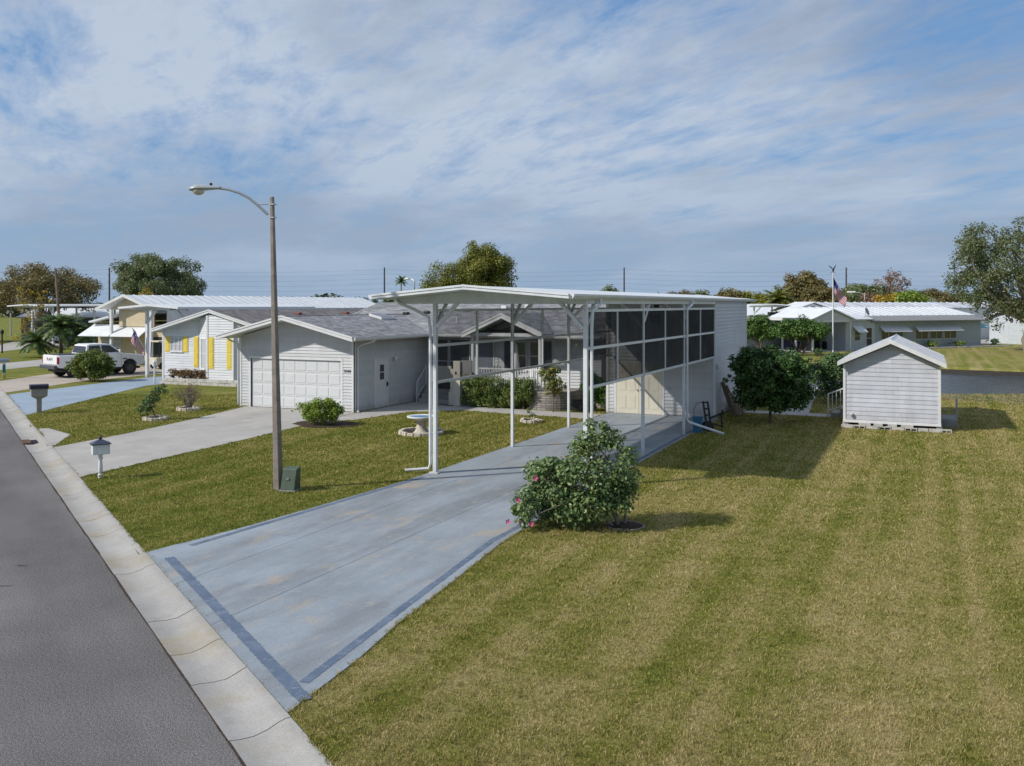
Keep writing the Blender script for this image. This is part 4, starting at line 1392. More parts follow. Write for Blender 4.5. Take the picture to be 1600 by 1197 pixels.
# light over the door, house number
lt = MB().lathe([(0.06, 0), (0.07, 0.02), (0.05, 0.04)], 12).build('flood_light', WHITE2, hs)
lt.rotation_euler = (R(90), 0, 0)
lt.location = Vector((-12.65, GY - 0.02, 2.42)) - WORLD[hs.name]
for sx in (-1, 1):
    MB().path([(sx * 0.02, 0.0, 0.04), (sx * 0.09, -0.05, 0.12), (sx * 0.16, -0.1, 0.16)], [0.03, 0.04, 0.07], 10).build('lamp_head', WHITE2, lt, smooth=True)
text('house_number', '3048', 0.185, DARK, hs, (-10.0, GY - 0.022, 1.70), (R(90), 0, 0), 0.006)
# side door
sd = B(HX1 - 0.02, HX1 + 0.028, 12.0, 13.0, 0.03, 2.07).build('side_door', WHITE2, hs, bevel=0.004)
B(HX1 + 0.001, HX1 + 0.035, 11.9, 11.995, 0.03, 2.16).build('door_jamb', WHITE2, hs)
B(HX1 + 0.001, HX1 + 0.035, 13.005, 13.1, 0.03, 2.16).build('door_jamb', WHITE2, hs)
B(HX1 + 0.001, HX1 + 0.035, 11.996, 13.004, 2.075, 2.16).build('door_head', WHITE2, hs)
for z0 in (1.22, 1.56):
    B(HX1 + 0.0285, HX1 + 0.034, 12.36, 12.68, z0, z0 + 0.30).build('pane', GLASS, sd)
MB().path([(HX1 + 0.03, 12.92, 1.0), (HX1 + 0.09, 12.92, 1.0)], [0.02, 0.035], 8).build('handle', DARK, sd)
B(HX1 + 0.0285, HX1 + 0.05, 12.88, 12.97, 0.90, 1.10).build('lock_plate', DARK, sd)
sc_ = MB().lathe([(0.05, 0.0), (0.08, 0.05), (0.085, 0.15), (0.03, 0.20)], 10, (HX1 + 0.11, 13.5, 1.98)).build('wall_lantern', WHITE2, hs, smooth=True)
# downspouts on the garage
MB().path([(-9.0, 11.0, 3.03), (-9.05, 10.95, 2.93), (-9.45, 10.75, 2.80), (-9.62, 10.64, 2.68), (-9.62, 10.64, 0.2), (-9.58, 10.55, 0.06), (-9.40, 10.40, 0.05)], 0.04, 8).build('downspout', WHITE2, hs, smooth=True)
MB().path([(-16.15, 10.2, 3.03), (-16.05, 10.25, 2.9), (-15.70, 10.40, 2.75), (-15.68, 10.40, 0.1)], 0.04, 8).build('downspout', WHITE2, hs, smooth=True)
# roofs
gable_y(hs, RG0, RGM, RG1, GZE, GZM, 9.52, 19.6, SH_Y)
MX0, MX1 = -15.45, -0.75
gable_x(hs, 15.55, 21.4, 27.3, 3.12, 4.57, MX0, MX1, SH_X)
MB().prism([(RGM - 0.09, 9.52, GZM - 0.005), (RGM + 0.09, 9.52, GZM - 0.005), (RGM, 9.52, GZM + 0.025)], (0, 9.4, 0)).build('ridge_cap', SH_Y, hs)
# body of the house
FWY = 16.4
B(-15.2, -1.0, FWY, FWY + 0.12, 0, 3.12).build('front_wall', SIDING, hs)
mw = [o for o in hs.children if o.name.startswith('front_wall')][0]
siding(mw, [(-2.6, 0.55), (-1.02, 0.55), (-1.02, 3.08), (-2.6, 3.08)], (0, FWY, 0), (1, 0, 0), (0, -1, 0), SIDING, 0.13)
siding(mw, [(-7.3, 0.80), (-2.6, 0.80), (-2.6, 3.08), (-7.3, 3.08)], (0, FWY, 0), (1, 0, 0), (0, -1, 0), SIDING, 0.13, holes=[(-5.95, -3.2, 1.45, 2.9), (-7.15, -6.1, 0.7, 2.9)])
for y0, y1, x in ((FWY + 0.12, 26.5, -15.2), (FWY + 0.12, 26.5, -1.12)):
    B(x, x + 0.12, y0, y1, 0, 3.12).build('end_wall', SIDING, hs)
    MB().prism([(x, FWY, 3.12), (x, 26.5, 3.12), (x, 21.4, 4.40)], (0.12, 0, 0)).build('gable_wall', SIDING, hs)
B(-15.2, -1.0, 26.38, 26.5, 0, 3.12).build('rear_wall', SIDING, hs)
# porch
PR0, PRM, PR1 = -6.90, -4.98, -3.00
gable_y(hs, PR0, PRM, PR1, 3.20, 4.06, 14.70, 19.0, SH_Y, gut=False, fascia=0.2)
pf = B(-7.25, -2.7, 14.88, FWY, 0.62, 0.75).build('porch_floor', CONC, hs)
B(-7.25, -2.7, 14.92, 15.02, 0.0, 0.62).build('skirting', SKIRT, hs)
for x in (-6.52, -3.30):
    B(x - 0.06, x + 0.06, 14.94, 15.06, 0.75, 3.12).build('porch_post', WHITE2, hs, bevel=0.008)
MB().beam((-6.9, 15.0, 3.14), (-3.05, 15.0, 3.14), 0.12, 0.14).build('porch_beam', WHITE2, hs)
pr = MB().box(-6.46, -3.36, 14.98, 15.03, 1.62, 1.68).box(-6.46, -3.36, 14.98, 15.03, 0.85, 0.90).build('porch_railing', WHITE2, hs)
for k in range(24):
    x = -6.36 + k * 0.126
    B(x, x + 0.03, 14.99, 15.02, 0.901, 1.619).build('baluster', WHITE2, pr)
MB().prism([(PR0 + 0.1, 16.36, 3.121), (PR1 - 0.1, 16.36, 3.121), (PRM, 16.36, 3.92)], (0, 0.03, 0)).build('porch_gable_wall', SIDING, hs)
for a, b, c_ in ((-5.8, -5.1, 0), (-4.85, -4.15, 1)):
    MB().prism([(a, 16.355, 3.16), (b, 16.355, 3.16), (b, 16.355, 3.5 if c_ == 0 else 3.32), (a, 16.355, 3.32 if c_ == 0 else 3.5)], (0, -0.012, 0)).build('transom_pane', GLASS, hs)
window(hs, (-5.10, FWY - 0.018, 1.5), (1, 0, 0), (0, -1, 0), 0.58, 1.32)
window(hs, (-4.38, FWY - 0.018, 1.5), (1, 0, 0), (0, -1, 0), 0.58, 1.32)
shutter(hs, (-5.62, FWY - 0.0, 1.5), (1, 0, 0), (0, -1, 0), 0.42, 1.32, NAVY)
shutter(hs, (-3.70, FWY - 0.0, 1.5), (1, 0, 0), (0, -1, 0), 0.36, 1.32, NAVY)
fd_ = B(-7.05, -6.2, FWY - 0.03, FWY - 0.002, 0.76, 2.80).build('front_door', pm('grey_blue_door', (0.17, 0.19, 0.23), 0.45), hs)
B(-7.13, -7.06, FWY - 0.035, FWY - 0.002, 0.76, 2.88).build('door_jamb', WHITE2, hs)
B(-6.19, -6.12, FWY - 0.035, FWY - 0.002, 0.76, 2.88).build('door_jamb', WHITE2, hs)
# glazed entry between garage and porch
for k in range(2):
    x0 = -9.55 + k * 1.12
    window(hs, (x0, FWY - 0.012, 0.78), (1, 0, 0), (0, -1, 0), 1.08, 2.1, mid=True, name='sliding_pane')
# landing, steps and railing
B(-9.66, -7.255, 15.95, FWY - 0.002, 0.0, 0.74).build('landing', CONC, hs)
for k in range(3):
    B(-9.35, -7.75, 15.95 - 0.28 * (k + 1), 15.95 - 0.28 * k - 0.002, 0.0, 0.74 - 0.185 * (k + 1)).build('step', CONC, hs)
def railing(parent, x, y0, z0, y1, z1, n, h=0.9):
    o = MB().beam((x, y0, z0 + h), (x, y1, z1 + h), 0.045, 0.05, up=(1, 0, 0)).beam((x, y0, z0 + 0.18), (x, y1, z1 + 0.18), 0.035, 0.04, up=(1, 0, 0)).build('railing', WHITE2, parent)
    for k in range(n):
        t = k / (n - 1)
        y, z = y0 + (y1 - y0) * t, z0 + (z1 - z0) * t
        w = 0.028 if k in (0, n - 1) else 0.012
        B(x - w, x + w, y - w, y + w, (z if k in (0, n - 1) else z + 0.2), z + h - 0.02).build('baluster', WHITE2, o)
    return o
railing(hs, -9.42, 15.08, 0.0, 15.98, 0.74, 8)
railing(hs, -7.70, 15.08, 0.0, 15.98, 0.74, 8)
# stone planter wall rounding the porch corner
m = MB()
cx_, cy_, r0 = -2.95, 15.35, 1.05
P = [(-3.6, 14.55)] + [(cx_ + r0 * math.cos(a), cy_ + r0 * math.sin(a) * 0.85) for a in [R(d) for d in range(-120, 5, 12)]] + [(-1.9, 16.38), (-3.6, 16.38)]
m.prism([(p[0], p[1], 0.0) for p in P], (0, 0, 0.78)).build('stone_planter', SKIRT, hs)
B(-2.0, -1.0, 16.28, 16.38, 0.0, 0.55).build('skirting', SKIRT, hs)
MB().lathe([(0.04, 0.0), (0.075, 0.04), (0.08, 0.13), (0.03, 0.17)], 10, (-2.15, FWY - 0.1, 2.62)).build('wall_lantern', WHITE2, hs, smooth=True)
# roof fittings
def on_main(x, y): return 3.12 + (4.57 - 3.12) * (y - 15.55) / (21.4 - 15.55)
def on_gar(x): return GZM - (GZM - GZE) * (x - RGM) / (RG1 - RGM)
sk = MB().prism([(-12.35, 15.6, on_gar(-12.35) - 0.02), (-11.65, 15.6, on_gar(-11.65) - 0.02), (-11.65, 15.6, on_gar(-11.65) + 0.12), (-12.35, 15.6, on_gar(-12.35) + 0.12)], (0, 1.1, 0)).build('skylight', WHITE2, hs)
MB().prism([(-12.28, 15.66, on_gar(-12.28) + 0.122), (-11.72, 15.66, on_gar(-11.72) + 0.122), (-11.72, 15.66, on_gar(-11.72) + 0.14), (-12.28, 15.66, on_gar(-12.28) + 0.14)], (0, 0.98, 0)).build('pane', GLASS, sk)
for x, y in ((-12.3, 18.9), (-11.2, 19.1), (-9.8, 18.4), (-9.1, 19.6), (-7.4, 20.2), (-6.2, 20.4)):
    z = on_main(x, y)
    MB().box(x - 0.14, x + 0.14, y - 0.12, y + 0.12, z - 0.05, z + 0.13).build('roof_vent', DARK if x < -9 else WHITE2, hs, bevel=0.02)
MB().path([(-8.6, 17.4, 3.4), (-8.6, 17.4, 3.85)], 0.04, 8).build('vent_pipe', WHITE2, hs)
# ------------------------------------------------------------------ garden shed
sh = thing('garden_shed', 'lilac grey siding shed with ribbed metal gable roof on loose concrete blocks', 'shed', loc=(10.6, 14.1, 0), world=True)
SX0, SX1, SY0, SY1 = 9.02, 12.18, 14.1, 19.7
m = MB().prism([(SX0, SY0, 0.30), (SX1, SY0, 0.30), (SX1, SY0, 2.30), (10.6, SY0, 3.02), (SX0, SY0, 2.30)], (0, 0.1, 0)).build('front_wall', SIDING_S, sh)
siding(m, [(0.06, 0.31), (3.10, 0.31), (3.10, 2.27), (1.58, 2.96), (0.06, 2.27)], (SX0, SY0, 0), (1, 0, 0), (0, -1, 0), SIDING_S, 0.157, thick=0.02)
for x in (SX0, SX1 - 0.1):
    B(x, x + 0.1, SY0 + 0.1, SY1, 0.30, 2.30).build('side_wall', SIDING_S, sh)
MB().prism([(SX0, SY1, 0.30), (SX1, SY1, 0.30), (SX1, SY1, 2.30), (10.6, SY1, 3.02), (SX0, SY1, 2.30)], (0, -0.1, 0)).build('rear_wall', SIDING_S, sh)
for x0 in (SX0 - 0.025, SX1 - 0.06):
    B(x0, x0 + 0.085, SY0 - 0.04, SY0 - 0.001, 0.27, 2.28).build('corner_trim', WHITE2, sh)
B(SX0 - 0.03, SX1 + 0.03, SY0 - 0.045, SY1, 0.20, 0.298).build('floor_frame', WHITE2, sh)
# ribbed roof panels
for (xa, za, xb, zb) in ((8.82, 2.36, 10.6, 3.18), (10.6, 3.18, 12.38, 2.36)):
    k = 0
    y = 13.78
    d = Vector((xb - xa, 0, zb - za)).normalized()
    while y < 19.95:
        MB().prism([(xa, y + 0.003, za), (xb, y + 0.003, zb), (xb, y + 0.003, zb - 0.02), (xa, y + 0.003, za - 0.02)], (0, 0.444, 0)).prism([(xa, y + 0.003, za + 0.002), (xb, y + 0.003, zb + 0.002), (xb, y + 0.003, zb + 0.045), (xa, y + 0.003, za + 0.045)], (0, 0.06, 0)).build('roof_panel', ROOFG, sh)
        y += 0.45
    MB().prism([(xa, 13.775, za + 0.035), (xb, 13.775, zb + 0.035), (xb, 13.775, zb - 0.11), (xa, 13.775, za - 0.11)], (0, -0.03, 0)).build('rake_board', WHITE2, sh)
MB().prism([(10.42, 13.76, 3.11), (10.6, 13.76, 3.19), (10.78, 13.76, 3.11), (10.6, 13.76, 3.235)], (0, 6.45, 0)).build('ridge_cap', ROOFG, sh)
# loose blocks round the base
rr = random.Random(4)
def block(x, y, z, l, w, h, hollow):
    m = MB()
    if hollow:
        t = 0.03
        m.box(x, x + l, y, y + w, z, z + t).box(x, x + l, y, y + w, z + h - t, z + h).box(x, x + t, y, y + w, z + t + 0.001, z + h - t - 0.001).box(x + l - t, x + l, y, y + w, z + t + 0.001, z + h - t - 0.001).box(x + l / 2 - 0.015, x + l / 2 + 0.015, y + 0.002, y + w, z + t + 0.001, z + h - t - 0.001)
    else:
        m.box(x, x + l, y, y + w, z, z + h)
    m.build('block', BLOCK, sh)
x = SX0 - 0.08
while x < SX1 + 0.05:
    l = rr.choice([0.40, 0.40, 0.32, 0.20])
    block(x, SY0 - 0.20 + rr.uniform(-0.02, 0.02), -0.01, l, 0.19, 0.13, rr.random() < 0.45)
    x += l + rr.uniform(0.004, 0.03)
x = SX0
while x < SX1 - 0.3:
    l = rr.choice([0.30, 0.40])
    if rr.random() < 0.62:
        block(x, SY0 - 0.19, 0.125, l, 0.15, rr.choice([0.06, 0.08]), False)
    x += l + rr.uniform(0.02, 0.2)
y = SY0
while y < SY1:
    block(SX0 - 0.05, y + 0.02, -0.01, 0.19, 0.39, 0.19, False)
    block(SX1 - 0.12, y + 0.02, -0.01, 0.19, 0.39, 0.19, False)
    y += 0.8
MB().path([(SX0 + 0.28, SY0 - 0.02, 0.5), (SX0 + 0.28, SY0 - 0.09, 0.5), (SX0 + 0.22, SY0 - 0.12, 0.47)], [0.05, 0.05, 0.06], 10).build('dryer_vent', WHITE2, sh, smooth=True)
# side steps with railing
for k in range(2):
    B(8.30 + 0.34 * k, 8.30 + 0.34 * k + 0.33, 17.1, 18.3, 0.0, 0.17 * (k + 1)).build('step', pm('grey_deck_board', (0.28, 0.27, 0.25), 0.8, var=0.2), sh)
rl = MB().beam((8.20, 17.05, 0.92), (8.98, 17.05, 1.25), 0.05, 0.05).beam((8.20, 17.05, 0.25), (8.98, 17.05, 0.58), 0.04, 0.04).build('railing', WHITE2, sh)
for k in range(6):
    x = 8.20 + k * 0.152
    w = 0.03 if k == 0 else 0.014
    B(x - w, x + w, 17.05 - w, 17.05 + w, 0.0 if k == 0 else 0.27 + 0.42 * (x - 8.2), 0.90 + 0.42 * (x - 8.2)).build('baluster', WHITE2, rl)
rl = MB().beam((12.75, 15.6, 1.0), (12.75, 17.2, 1.0), 0.05, 0.05, up=(1, 0, 0)).build('railing', pm('grey_rail', (0.35, 0.36, 0.38), 0.6), sh)
B(12.21, 12.78, 15.6, 17.2, 0.0, 0.30).build('deck', MATS['grey_deck_board'], sh)
for k in range(5):
    B(12.735, 12.765, 15.6 + 0.39 * k, 15.63 + 0.39 * k, 0.301, 0.97).build('baluster', MATS['grey_rail'], rl)

# ------------------------------------------------------------------ neighbour with yellow shutters
nh = thing('yellow_shutter_house', 'white sided house with bright yellow shutters and a low planter wall', 'house', loc=(-24.3, 18.0, 0), world=True)
NY = 18.6
wl = B(-28.35, -25.65, NY, NY + 0.12, 0, 3.05).build('front_wall', SIDING_W, nh)
siding(wl, [(0.08, 0.4), (2.66, 0.4), (2.66, 3.62), (0.08, 2.98)], (-28.35, NY, 0), (1, 0, 0), (0, -1, 0), SIDING_W, 0.14, holes=[(0.55, 1.5, 1.75, 2.62)])
MB().prism([(-28.35, NY, 3.051), (-20.25, NY, 3.051), (-24.3, NY, 4.05)], (0, 0.1, 0)).build('gable_wall', SIDING_W, nh)
def angled(x0, y0, x1, y1, zt, zt2, mat, holes=(), zb=0.3):
    d = Vector((x1 - x0, y1 - y0, 0))
    L = d.length
    S = d / L
    Nn = Vector((S.y, -S.x, 0))
    w = MB().prism([(x0, y0, 0.0), (x1, y1, 0.0), (x1, y1, zt2), (x0, y0, zt)], tuple(-Nn * 0.1)).build('bay_wall', mat, nh)
    siding(w, [(0.04, zb), (L - 0.04, zb), (L - 0.04, zt2 - 0.03), (0.04, zt - 0.03)], (x0, y0, 0), S, Nn, mat, 0.14, holes=holes)
    return S, Nn, L
S1, N1, L1 = angled(-25.65, 18.6, -24.52, 18.02, 3.62, 3.88, SIDING_W, holes=[(0.28, 1.0, 0.8, 2.6)])
window(nh, Vector((-25.65, 18.6, 0.85)) + S1 * 0.32, S1, N1, 0.64, 1.70, glass=CURTAIN)
S2, N2, L2 = angled(-24.46, 18.0, -22.70, 18.0, 3.90, 3.60, SIDING_W)
S3, N3, L3 = angled(-22.66, 18.02, -21.6, 18.6, 3.60, 3.33, SIDING_W, holes=[(0.2, 1.0, 0.8, 2.6)])
window(nh, Vector((-22.66, 18.02, 0.85)) + S3 * 0.25, S3, N3, 0.64, 1.70)
B(-21.6, -20.25, NY, NY + 0.12, 0, 3.05).build('front_wall', SIDING_W, nh)
B(-24.56, -24.44, 17.95, 18.06, 0.1, 3.86).build('corner_trim', WHITE2, nh)
B(-22.74, -22.62, 17.95, 18.06, 0.1, 3.56).build('corner_trim', WHITE2, nh)
B(-28.41, -28.29, NY - 0.04, NY - 0.001, 0.1, 3.0).build('corner_trim', WHITE2, nh)
window(nh, (-27.78, NY - 0.015, 1.78), (1, 0, 0), (0, -1, 0), 0.92, 0.82, glass=CURTAIN, mull=2)
for x in (-28.18, -26.82):
    shutter(nh, (x, NY, 1.74), (1, 0, 0), (0, -1, 0), 0.36, 0.90, YELLOW)
shutter(nh, (-26.03, NY, 0.92), (1, 0, 0), (0, -1, 0), 0.34, 1.72, YELLOW)
shutter(nh, (-24.40, 18.0, 0.92), (1, 0, 0), (0, -1, 0), 0.37, 1.72, YELLOW)
shutter(nh, (-23.10, 18.0, 0.92), (1, 0, 0), (0, -1, 0), 0.37, 1.72, YELLOW)
gable_y(nh, -28.50, -24.3, -20.10, 3.07, 4.16, 17.92, 38.0, SH_B, gut=True)
for x in (-28.35, -20.37):
    B(x, x + 0.12, NY + 0.12, 37.5, 0, 3.0).build('side_wall', SIDING_W, nh)
B(-28.35, -20.25, 37.5, 37.62, 0, 3.0).build('rear_wall', SIDING_W, nh)
MB().prism([(-28.35, 37.5, 3.01), (-20.25, 37.5, 3.01), (-24.3, 37.5, 4.0)], (0, 0.1, 0)).build('gable_wall', SIDING_W, nh)
for y in (24.0, 29.0):
    z = 4.16 - 1.09 / 4.2 * 1.2
    MB().box(-23.3, -22.9, y, y + 0.35, z - 0.08, z + 0.12).build('roof_vent', pm('rust_red_vent', (0.20, 0.06, 0.04), 0.6), nh, bevel=0.03)
pl = thing('planter_wall', 'low white block planter wall filled with reddish shrubs below yellow shutters', 'planter', loc=(-24.8, 17.5, 0), world=True)
for r_ in range(2):
    for k in range(14):
        x = -27.5 + 0.40 * k + 0.2 * r_
        if x > -21.75: continue
        MB().obox((x + 0.195, 17.58 + 0.028 * k + rr.uniform(-0.01, 0.01), 0.17 * r_ - (0.02 if r_ == 0 else 0)), (0.385, 0.2, 0.165 + (0.02 if r_ == 0 else 0)), R(4)).build('block', pm('white_block', (0.52, 0.50, 0.47), 0.9, var=0.2, bump=0.3), pl)
MB().add([(-27.3, 17.65, 0.22), (-21.8, 18.05, 0.22), (-21.8, 18.6, 0.22), (-27.3, 18.5, 0.22)], [(0, 1, 2, 3)]).build('soil', MULCH, pl)

# ------------------------------------------------------------------ generic open carport
def open_carport(name, label, loc, rz, w, depth, over=1.35, z=4.2, wall=None, group=None, screens=False):
    t = thing(name, label, 'carport', loc=loc, rz=rz, group=group)
    for x in (0, w):
        for k in range(3):
            B(x - 0.08, x + 0.08, k * depth / 2 - 0.08 + (0.3 if k == 0 else -0.3 if k == 2 else 0), k * depth / 2 + 0.08 + (0.3 if k == 0 else -0.3 if k == 2 else 0), 0, z).build('post', WHITE, t)
    for x, sx in ((0, 1), (w, -1)):
        MB().beam((x + sx * 0.05, 0.3, z - 0.75), (x + sx * 0.72, 0.3, z - 0.04), 0.09, 0.16, up=(0, 1, 0)).build('brace', WHITE, t)
    xm = (w - over + 0.25) / 2
    x0, x1 = -over, w + 0.25
    MB().prism([(x0 + 0.1, 0.27, z - 0.02), (x1 - 0.1, 0.27, z - 0.02), (x1 - 0.1, 0.27, z + 0.06), (xm, 0.27, z + 0.2), (x0 + 0.1, 0.27, z + 0.06)], (0, 0.06, 0)).build('cross_beam', WHITE, t)
    for xa, za, xb, zb in ((x0, z + 0.07, xm, z + 0.24), (xm, z + 0.24, x1, z + 0.07)):
        MB().prism([(xa, -0.7, za), (xb, -0.7, zb), (xb, -0.7, zb + 0.12), (xa, -0.7, za + 0.12)], (0, depth + 1.2, 0)).build('roof_slope', ROOFW, t)
    return t
nc = open_carport('open_carport', 'white carport with an angled flag and a boat beside the yellow shutter house', (-31.76, 20.36, 0), 0, 3.2, 12.0, z=4.12)
text('house_number', '3036', 0.24, DARK, nc, (2.1, 0.255, 4.20), (R(90), 0, 0), 0.006)
MB().beam((1.9, 4.0, 0.0), (1.9, 4.0, 4.1), 0.1, 0.1).build('post', WHITE, nc)
MB().box(1.98, 3.1, 3.98, 4.01, 2.2, 4.1).build('screen_panel', SCREEN, nc)
MB().box(0.1, 3.1, 11.2, 11.3, 0.0, 4.1).build('rear_wall', pm('brown_grey_panel', (0.10, 0.09, 0.08), 0.7), nc)

# ------------------------------------------------------------------ beige house with big ribbed roof
bh = thing('beige_house', 'beige house with ribbed white gable roof and a white awning over its windows', 'house', loc=(-41.0, 28.0, 0), world=True)
B(-45.0, -38.2, 28.6, 28.75, 0, 3.0).build('front_wall', BEIGE, bh)
B(-42.4, -39.0, 28.2, 28.32, 2.85, 4.1).build('upper_wall', BEIGE, bh)
MB().prism([(-43.3, 28.0, 4.08), (-38.6, 28.0, 4.08), (-41.0, 28.0, 4.98)], (0, 0.1, 0)).build('gable_wall', pm('pale_beige_stucco', (0.62, 0.55, 0.42), 0.8), bh)
MB().prism([(-45.6, 27.3, 2.12), (-45.3, 28.55, 2.95), (-45.3, 28.55, 3.0), (-45.6, 27.3, 2.17)], (3.1, 0, 0)).build('awning', ROOFW, bh)
MB().prism([(-42.38, 27.3, 2.12), (-42.38, 28.55, 2.95), (-42.38, 28.55, 3.0), (-42.38, 27.3, 2.17)], (2.9, 0, 0)).build('awning', ROOFW, bh)
window(bh, (-44.6, 28.59, 1.3), (1, 0, 0), (0, -1, 0), 0.9, 0.85, glass=CURTAIN)
window(bh, (-43.5, 28.59, 1.3), (1, 0, 0), (0, -1, 0), 0.9, 0.85, glass=CURTAIN)
for x in (-42.5, -38.6):
    B(x - 0.09, x + 0.09, 27.5, 27.68, 0, 4.1).build('post', WHITE, bh)
    MB().beam((x - 0.05, 27.6, 3.75), (x - 0.45, 27.6, 4.1), 0.09, 0.09, up=(0, 1, 0)).build('brace', WHITE, bh)
B(-39.6, -38.5, 28.55, 28.598, 0.05, 2.1).build('door', DARK, bh)
for (xa, za, xb, zb) in ((-43.8, 4.15, -41.0, 5.15), (-41.0, 5.15, -38.2, 4.15)):
    y = 27.3
    while y < 57:
        MB().prism([(xa, y + 0.004, za), (xb, y + 0.004, zb), (xb, y + 0.004, zb - 0.05), (xa, y + 0.004, za - 0.05)], (0, 0.892, 0)).prism([(xa, y + 0.004, za + 0.003), (xb, y + 0.004, zb + 0.003), (xb, y + 0.004, zb + 0.035), (xa, y + 0.004, za + 0.035)], (0, 0.10, 0)).build('roof_panel', ROOFW, bh)
        y += 0.9
    MB().prism([(xa, 27.29, za + 0.05), (xb, 27.29, zb + 0.05), (xb, 27.29, zb - 0.14), (xa, 27.29, za - 0.14)], (0, -0.04, 0)).build('rake_board', WHITE2, bh)
MB().prism([(-45.3, 28.0, 3.10), (-42.45, 28.0, 3.66), (-42.45, 28.0, 3.78), (-45.3, 28.0, 3.22)], (0, 12, 0)).build('side_roof', ROOFW, bh)
B(-38.3, -38.2, 28.75, 56.5, 0, 4.1).build('side_wall', pm('white_panel_wall', (0.62, 0.62, 0.62), 0.6), bh)
B(-45.0, -44.9, 28.75, 40, 0, 3.1).build('side_wall', BEIGE, bh)

B(-44.9, -38.2, 56.5, 56.6, 0, 4.1).build('rear_wall', BEIGE, bh)
# far carports and houses down the street
open_carport('open_carport', 'far white carport with forked braces behind the feathery palms', (-62.0, 46.0, 0), R(-8), 3.6, 9.0, over=1.3, z=4.28)
open_carport('open_carport', 'far white carport sheltering two dark cars', (-79.0, 49.5, 0), R(-12), 3.9, 10.0, over=4.5, z=4.15)
def plain_house(name, label, loc, rz, L, W, h, ridge, wallm, roofm, wins):
    t = thing(name, label, 'house', loc=loc, rz=rz)
    for y in (0, W - 0.1):
        B(0, L, y, y + 0.1, 0, h).build('wall', wallm, t)
    for x in (0, L - 0.1):
        MB().prism([(x, 0.1, 0), (x, W - 0.1, 0), (x, W - 0.1, h), (x, W / 2, ridge - 0.1), (x, 0.1, h)], (0.1, 0, 0)).build('end_wall', wallm, t)
    gable_x(t, -0.4, W / 2, W + 0.4, h, ridge, -0.4, L + 0.4, roofm)
    for x, z, w, hh in wins:
        window(t, (x, -0.005, z), (1, 0, 0), (0, -1, 0), w, hh)
    return t
plain_house('far_house', 'dim grey house behind the far carport with two dark cars', (-92, 58, 0), R(20), 16, 8, 2.9, 4.0, pm('slate_wall', (0.17, 0.19, 0.22), 0.7), ROOFW, [(2, 1, 1.2, 1.2), (6, 1, 1.2, 1.2), (11, 1, 1.6, 1.2)])
plain_house('far_house', 'low brown house partly hidden by the orange leaved tree', (-74, 58, 0), R(10), 15, 8, 2.9, 4.2, pm('brown_wall', (0.15, 0.12, 0.11), 0.7), ROOFW, [(2, 1, 1.2, 1.2), (6, 1, 1.2, 1.2), (11, 1, 1.6, 1.2)])

# ------------------------------------------------------------------ slate house across the pond
A = R(52)
fh = thing('slate_house', 'slate blue house across the pond with white metal roof and window awnings', 'house', loc=(4.9, 72.6, 0), rz=A)
fh.location = (4.26, 73.0, 0)
B(4.0, 20.5, 0, 0.12, 0, 2.75).build('front_wall', SIDING_F, fh)
B(0.0, 3.999, -0.3, -0.18, 0, 2.9).build('wing_wall', pm('pale_slate', (0.48, 0.52, 0.55), 0.6), fh)
B(20.4, 20.5, 0.12, 9, 0, 2.75).build('end_wall', SIDING_F, fh)
B(0.0, 0.1, -0.18, 9, 0, 2.9).build('end_wall', SIDING_F, fh)
MB().prism([(3.4, -0.5, 2.72), (3.4, 1.4, 3.20), (3.4, 1.4, 3.30), (3.4, -0.5, 2.84)], (17.6, 0, 0)).build('lower_roof', pm('grey_roof_pan', (0.25, 0.25, 0.25), 0.6), fh)
MB().prism([(-0.3, -0.6, 2.95), (-0.3, 1.6, 3.4), (-0.3, 1.6, 3.5), (-0.3, -0.6, 3.05)], (4.0, 0, 0)).build('wing_roof', ROOFW, fh)
k = -0.3
while k < 20.9:
    MB().prism([(k + 0.006, 1.41, 3.32), (k + 0.006, 5.2, 4.18), (k + 0.006, 5.2, 4.12), (k + 0.006, 1.41, 3.26)], (0.99, 0, 0)).prism([(k + 0.006, 1.41, 3.323), (k + 0.006, 5.2, 4.183), (k + 0.006, 5.2, 4.24), (k + 0.006, 1.41, 3.36)], (0.12, 0, 0)).build('roof_panel', ROOFW, fh)
    k += 1.0
MB().prism([(-0.3, 5.2, 4.18), (-0.3, 9.5, 3.3), (-0.3, 9.5, 3.2), (-0.3, 5.2, 4.08)], (21.2, 0, 0)).build('rear_roof', ROOFW, fh)
def awning(x0, x1, z0, z1, out=0.75):
    MB().prism([(x0, -out, z0), (x0 + 0.05, -0.01, z1), (x0 + 0.05, -0.01, z1 + 0.04), (x0, -out, z0 + 0.04)], (x1 - x0, 0, 0)).build('awning', ROOFW, fh)
awning(4.9, 8.9, 1.72, 2.30)
awning(9.9, 16.8, 1.72, 2.30)
window(fh, (5.2, -0.004, 0.95), (1, 0, 0), (0, -1, 0), 3.2, 0.9, mull=2, mid=False)
for x in (10.2, 12.4, 14.6):
    window(fh, (x, -0.004, 0.90), (1, 0, 0), (0, -1, 0), 1.9, 0.95, mull=1, mid=False)
MB().prism([(0.9, -1.1, 1.75), (0.9, -0.31, 2.35), (0.9, -0.31, 2.39), (0.9, -1.1, 1.79)], (1.3, 0, 0)).build('awning', ROOFW, fh)
window(fh, (1.15, -0.304, 0.9), (1, 0, 0), (0, -1, 0), 0.8, 1.0)
window(fh, (2.75, -0.304, 0.1), (1, 0, 0), (0, -1, 0), 0.85, 2.1, name='storm_door')
B(20.51, 23.2, 2.0, 2.1, 0, 2.2).build('entry_wall', SIDING_F, fh)
window(fh, (20.8, 1.995, 0.9), (1, 0, 0), (0, -1, 0), 1.8, 1.1)
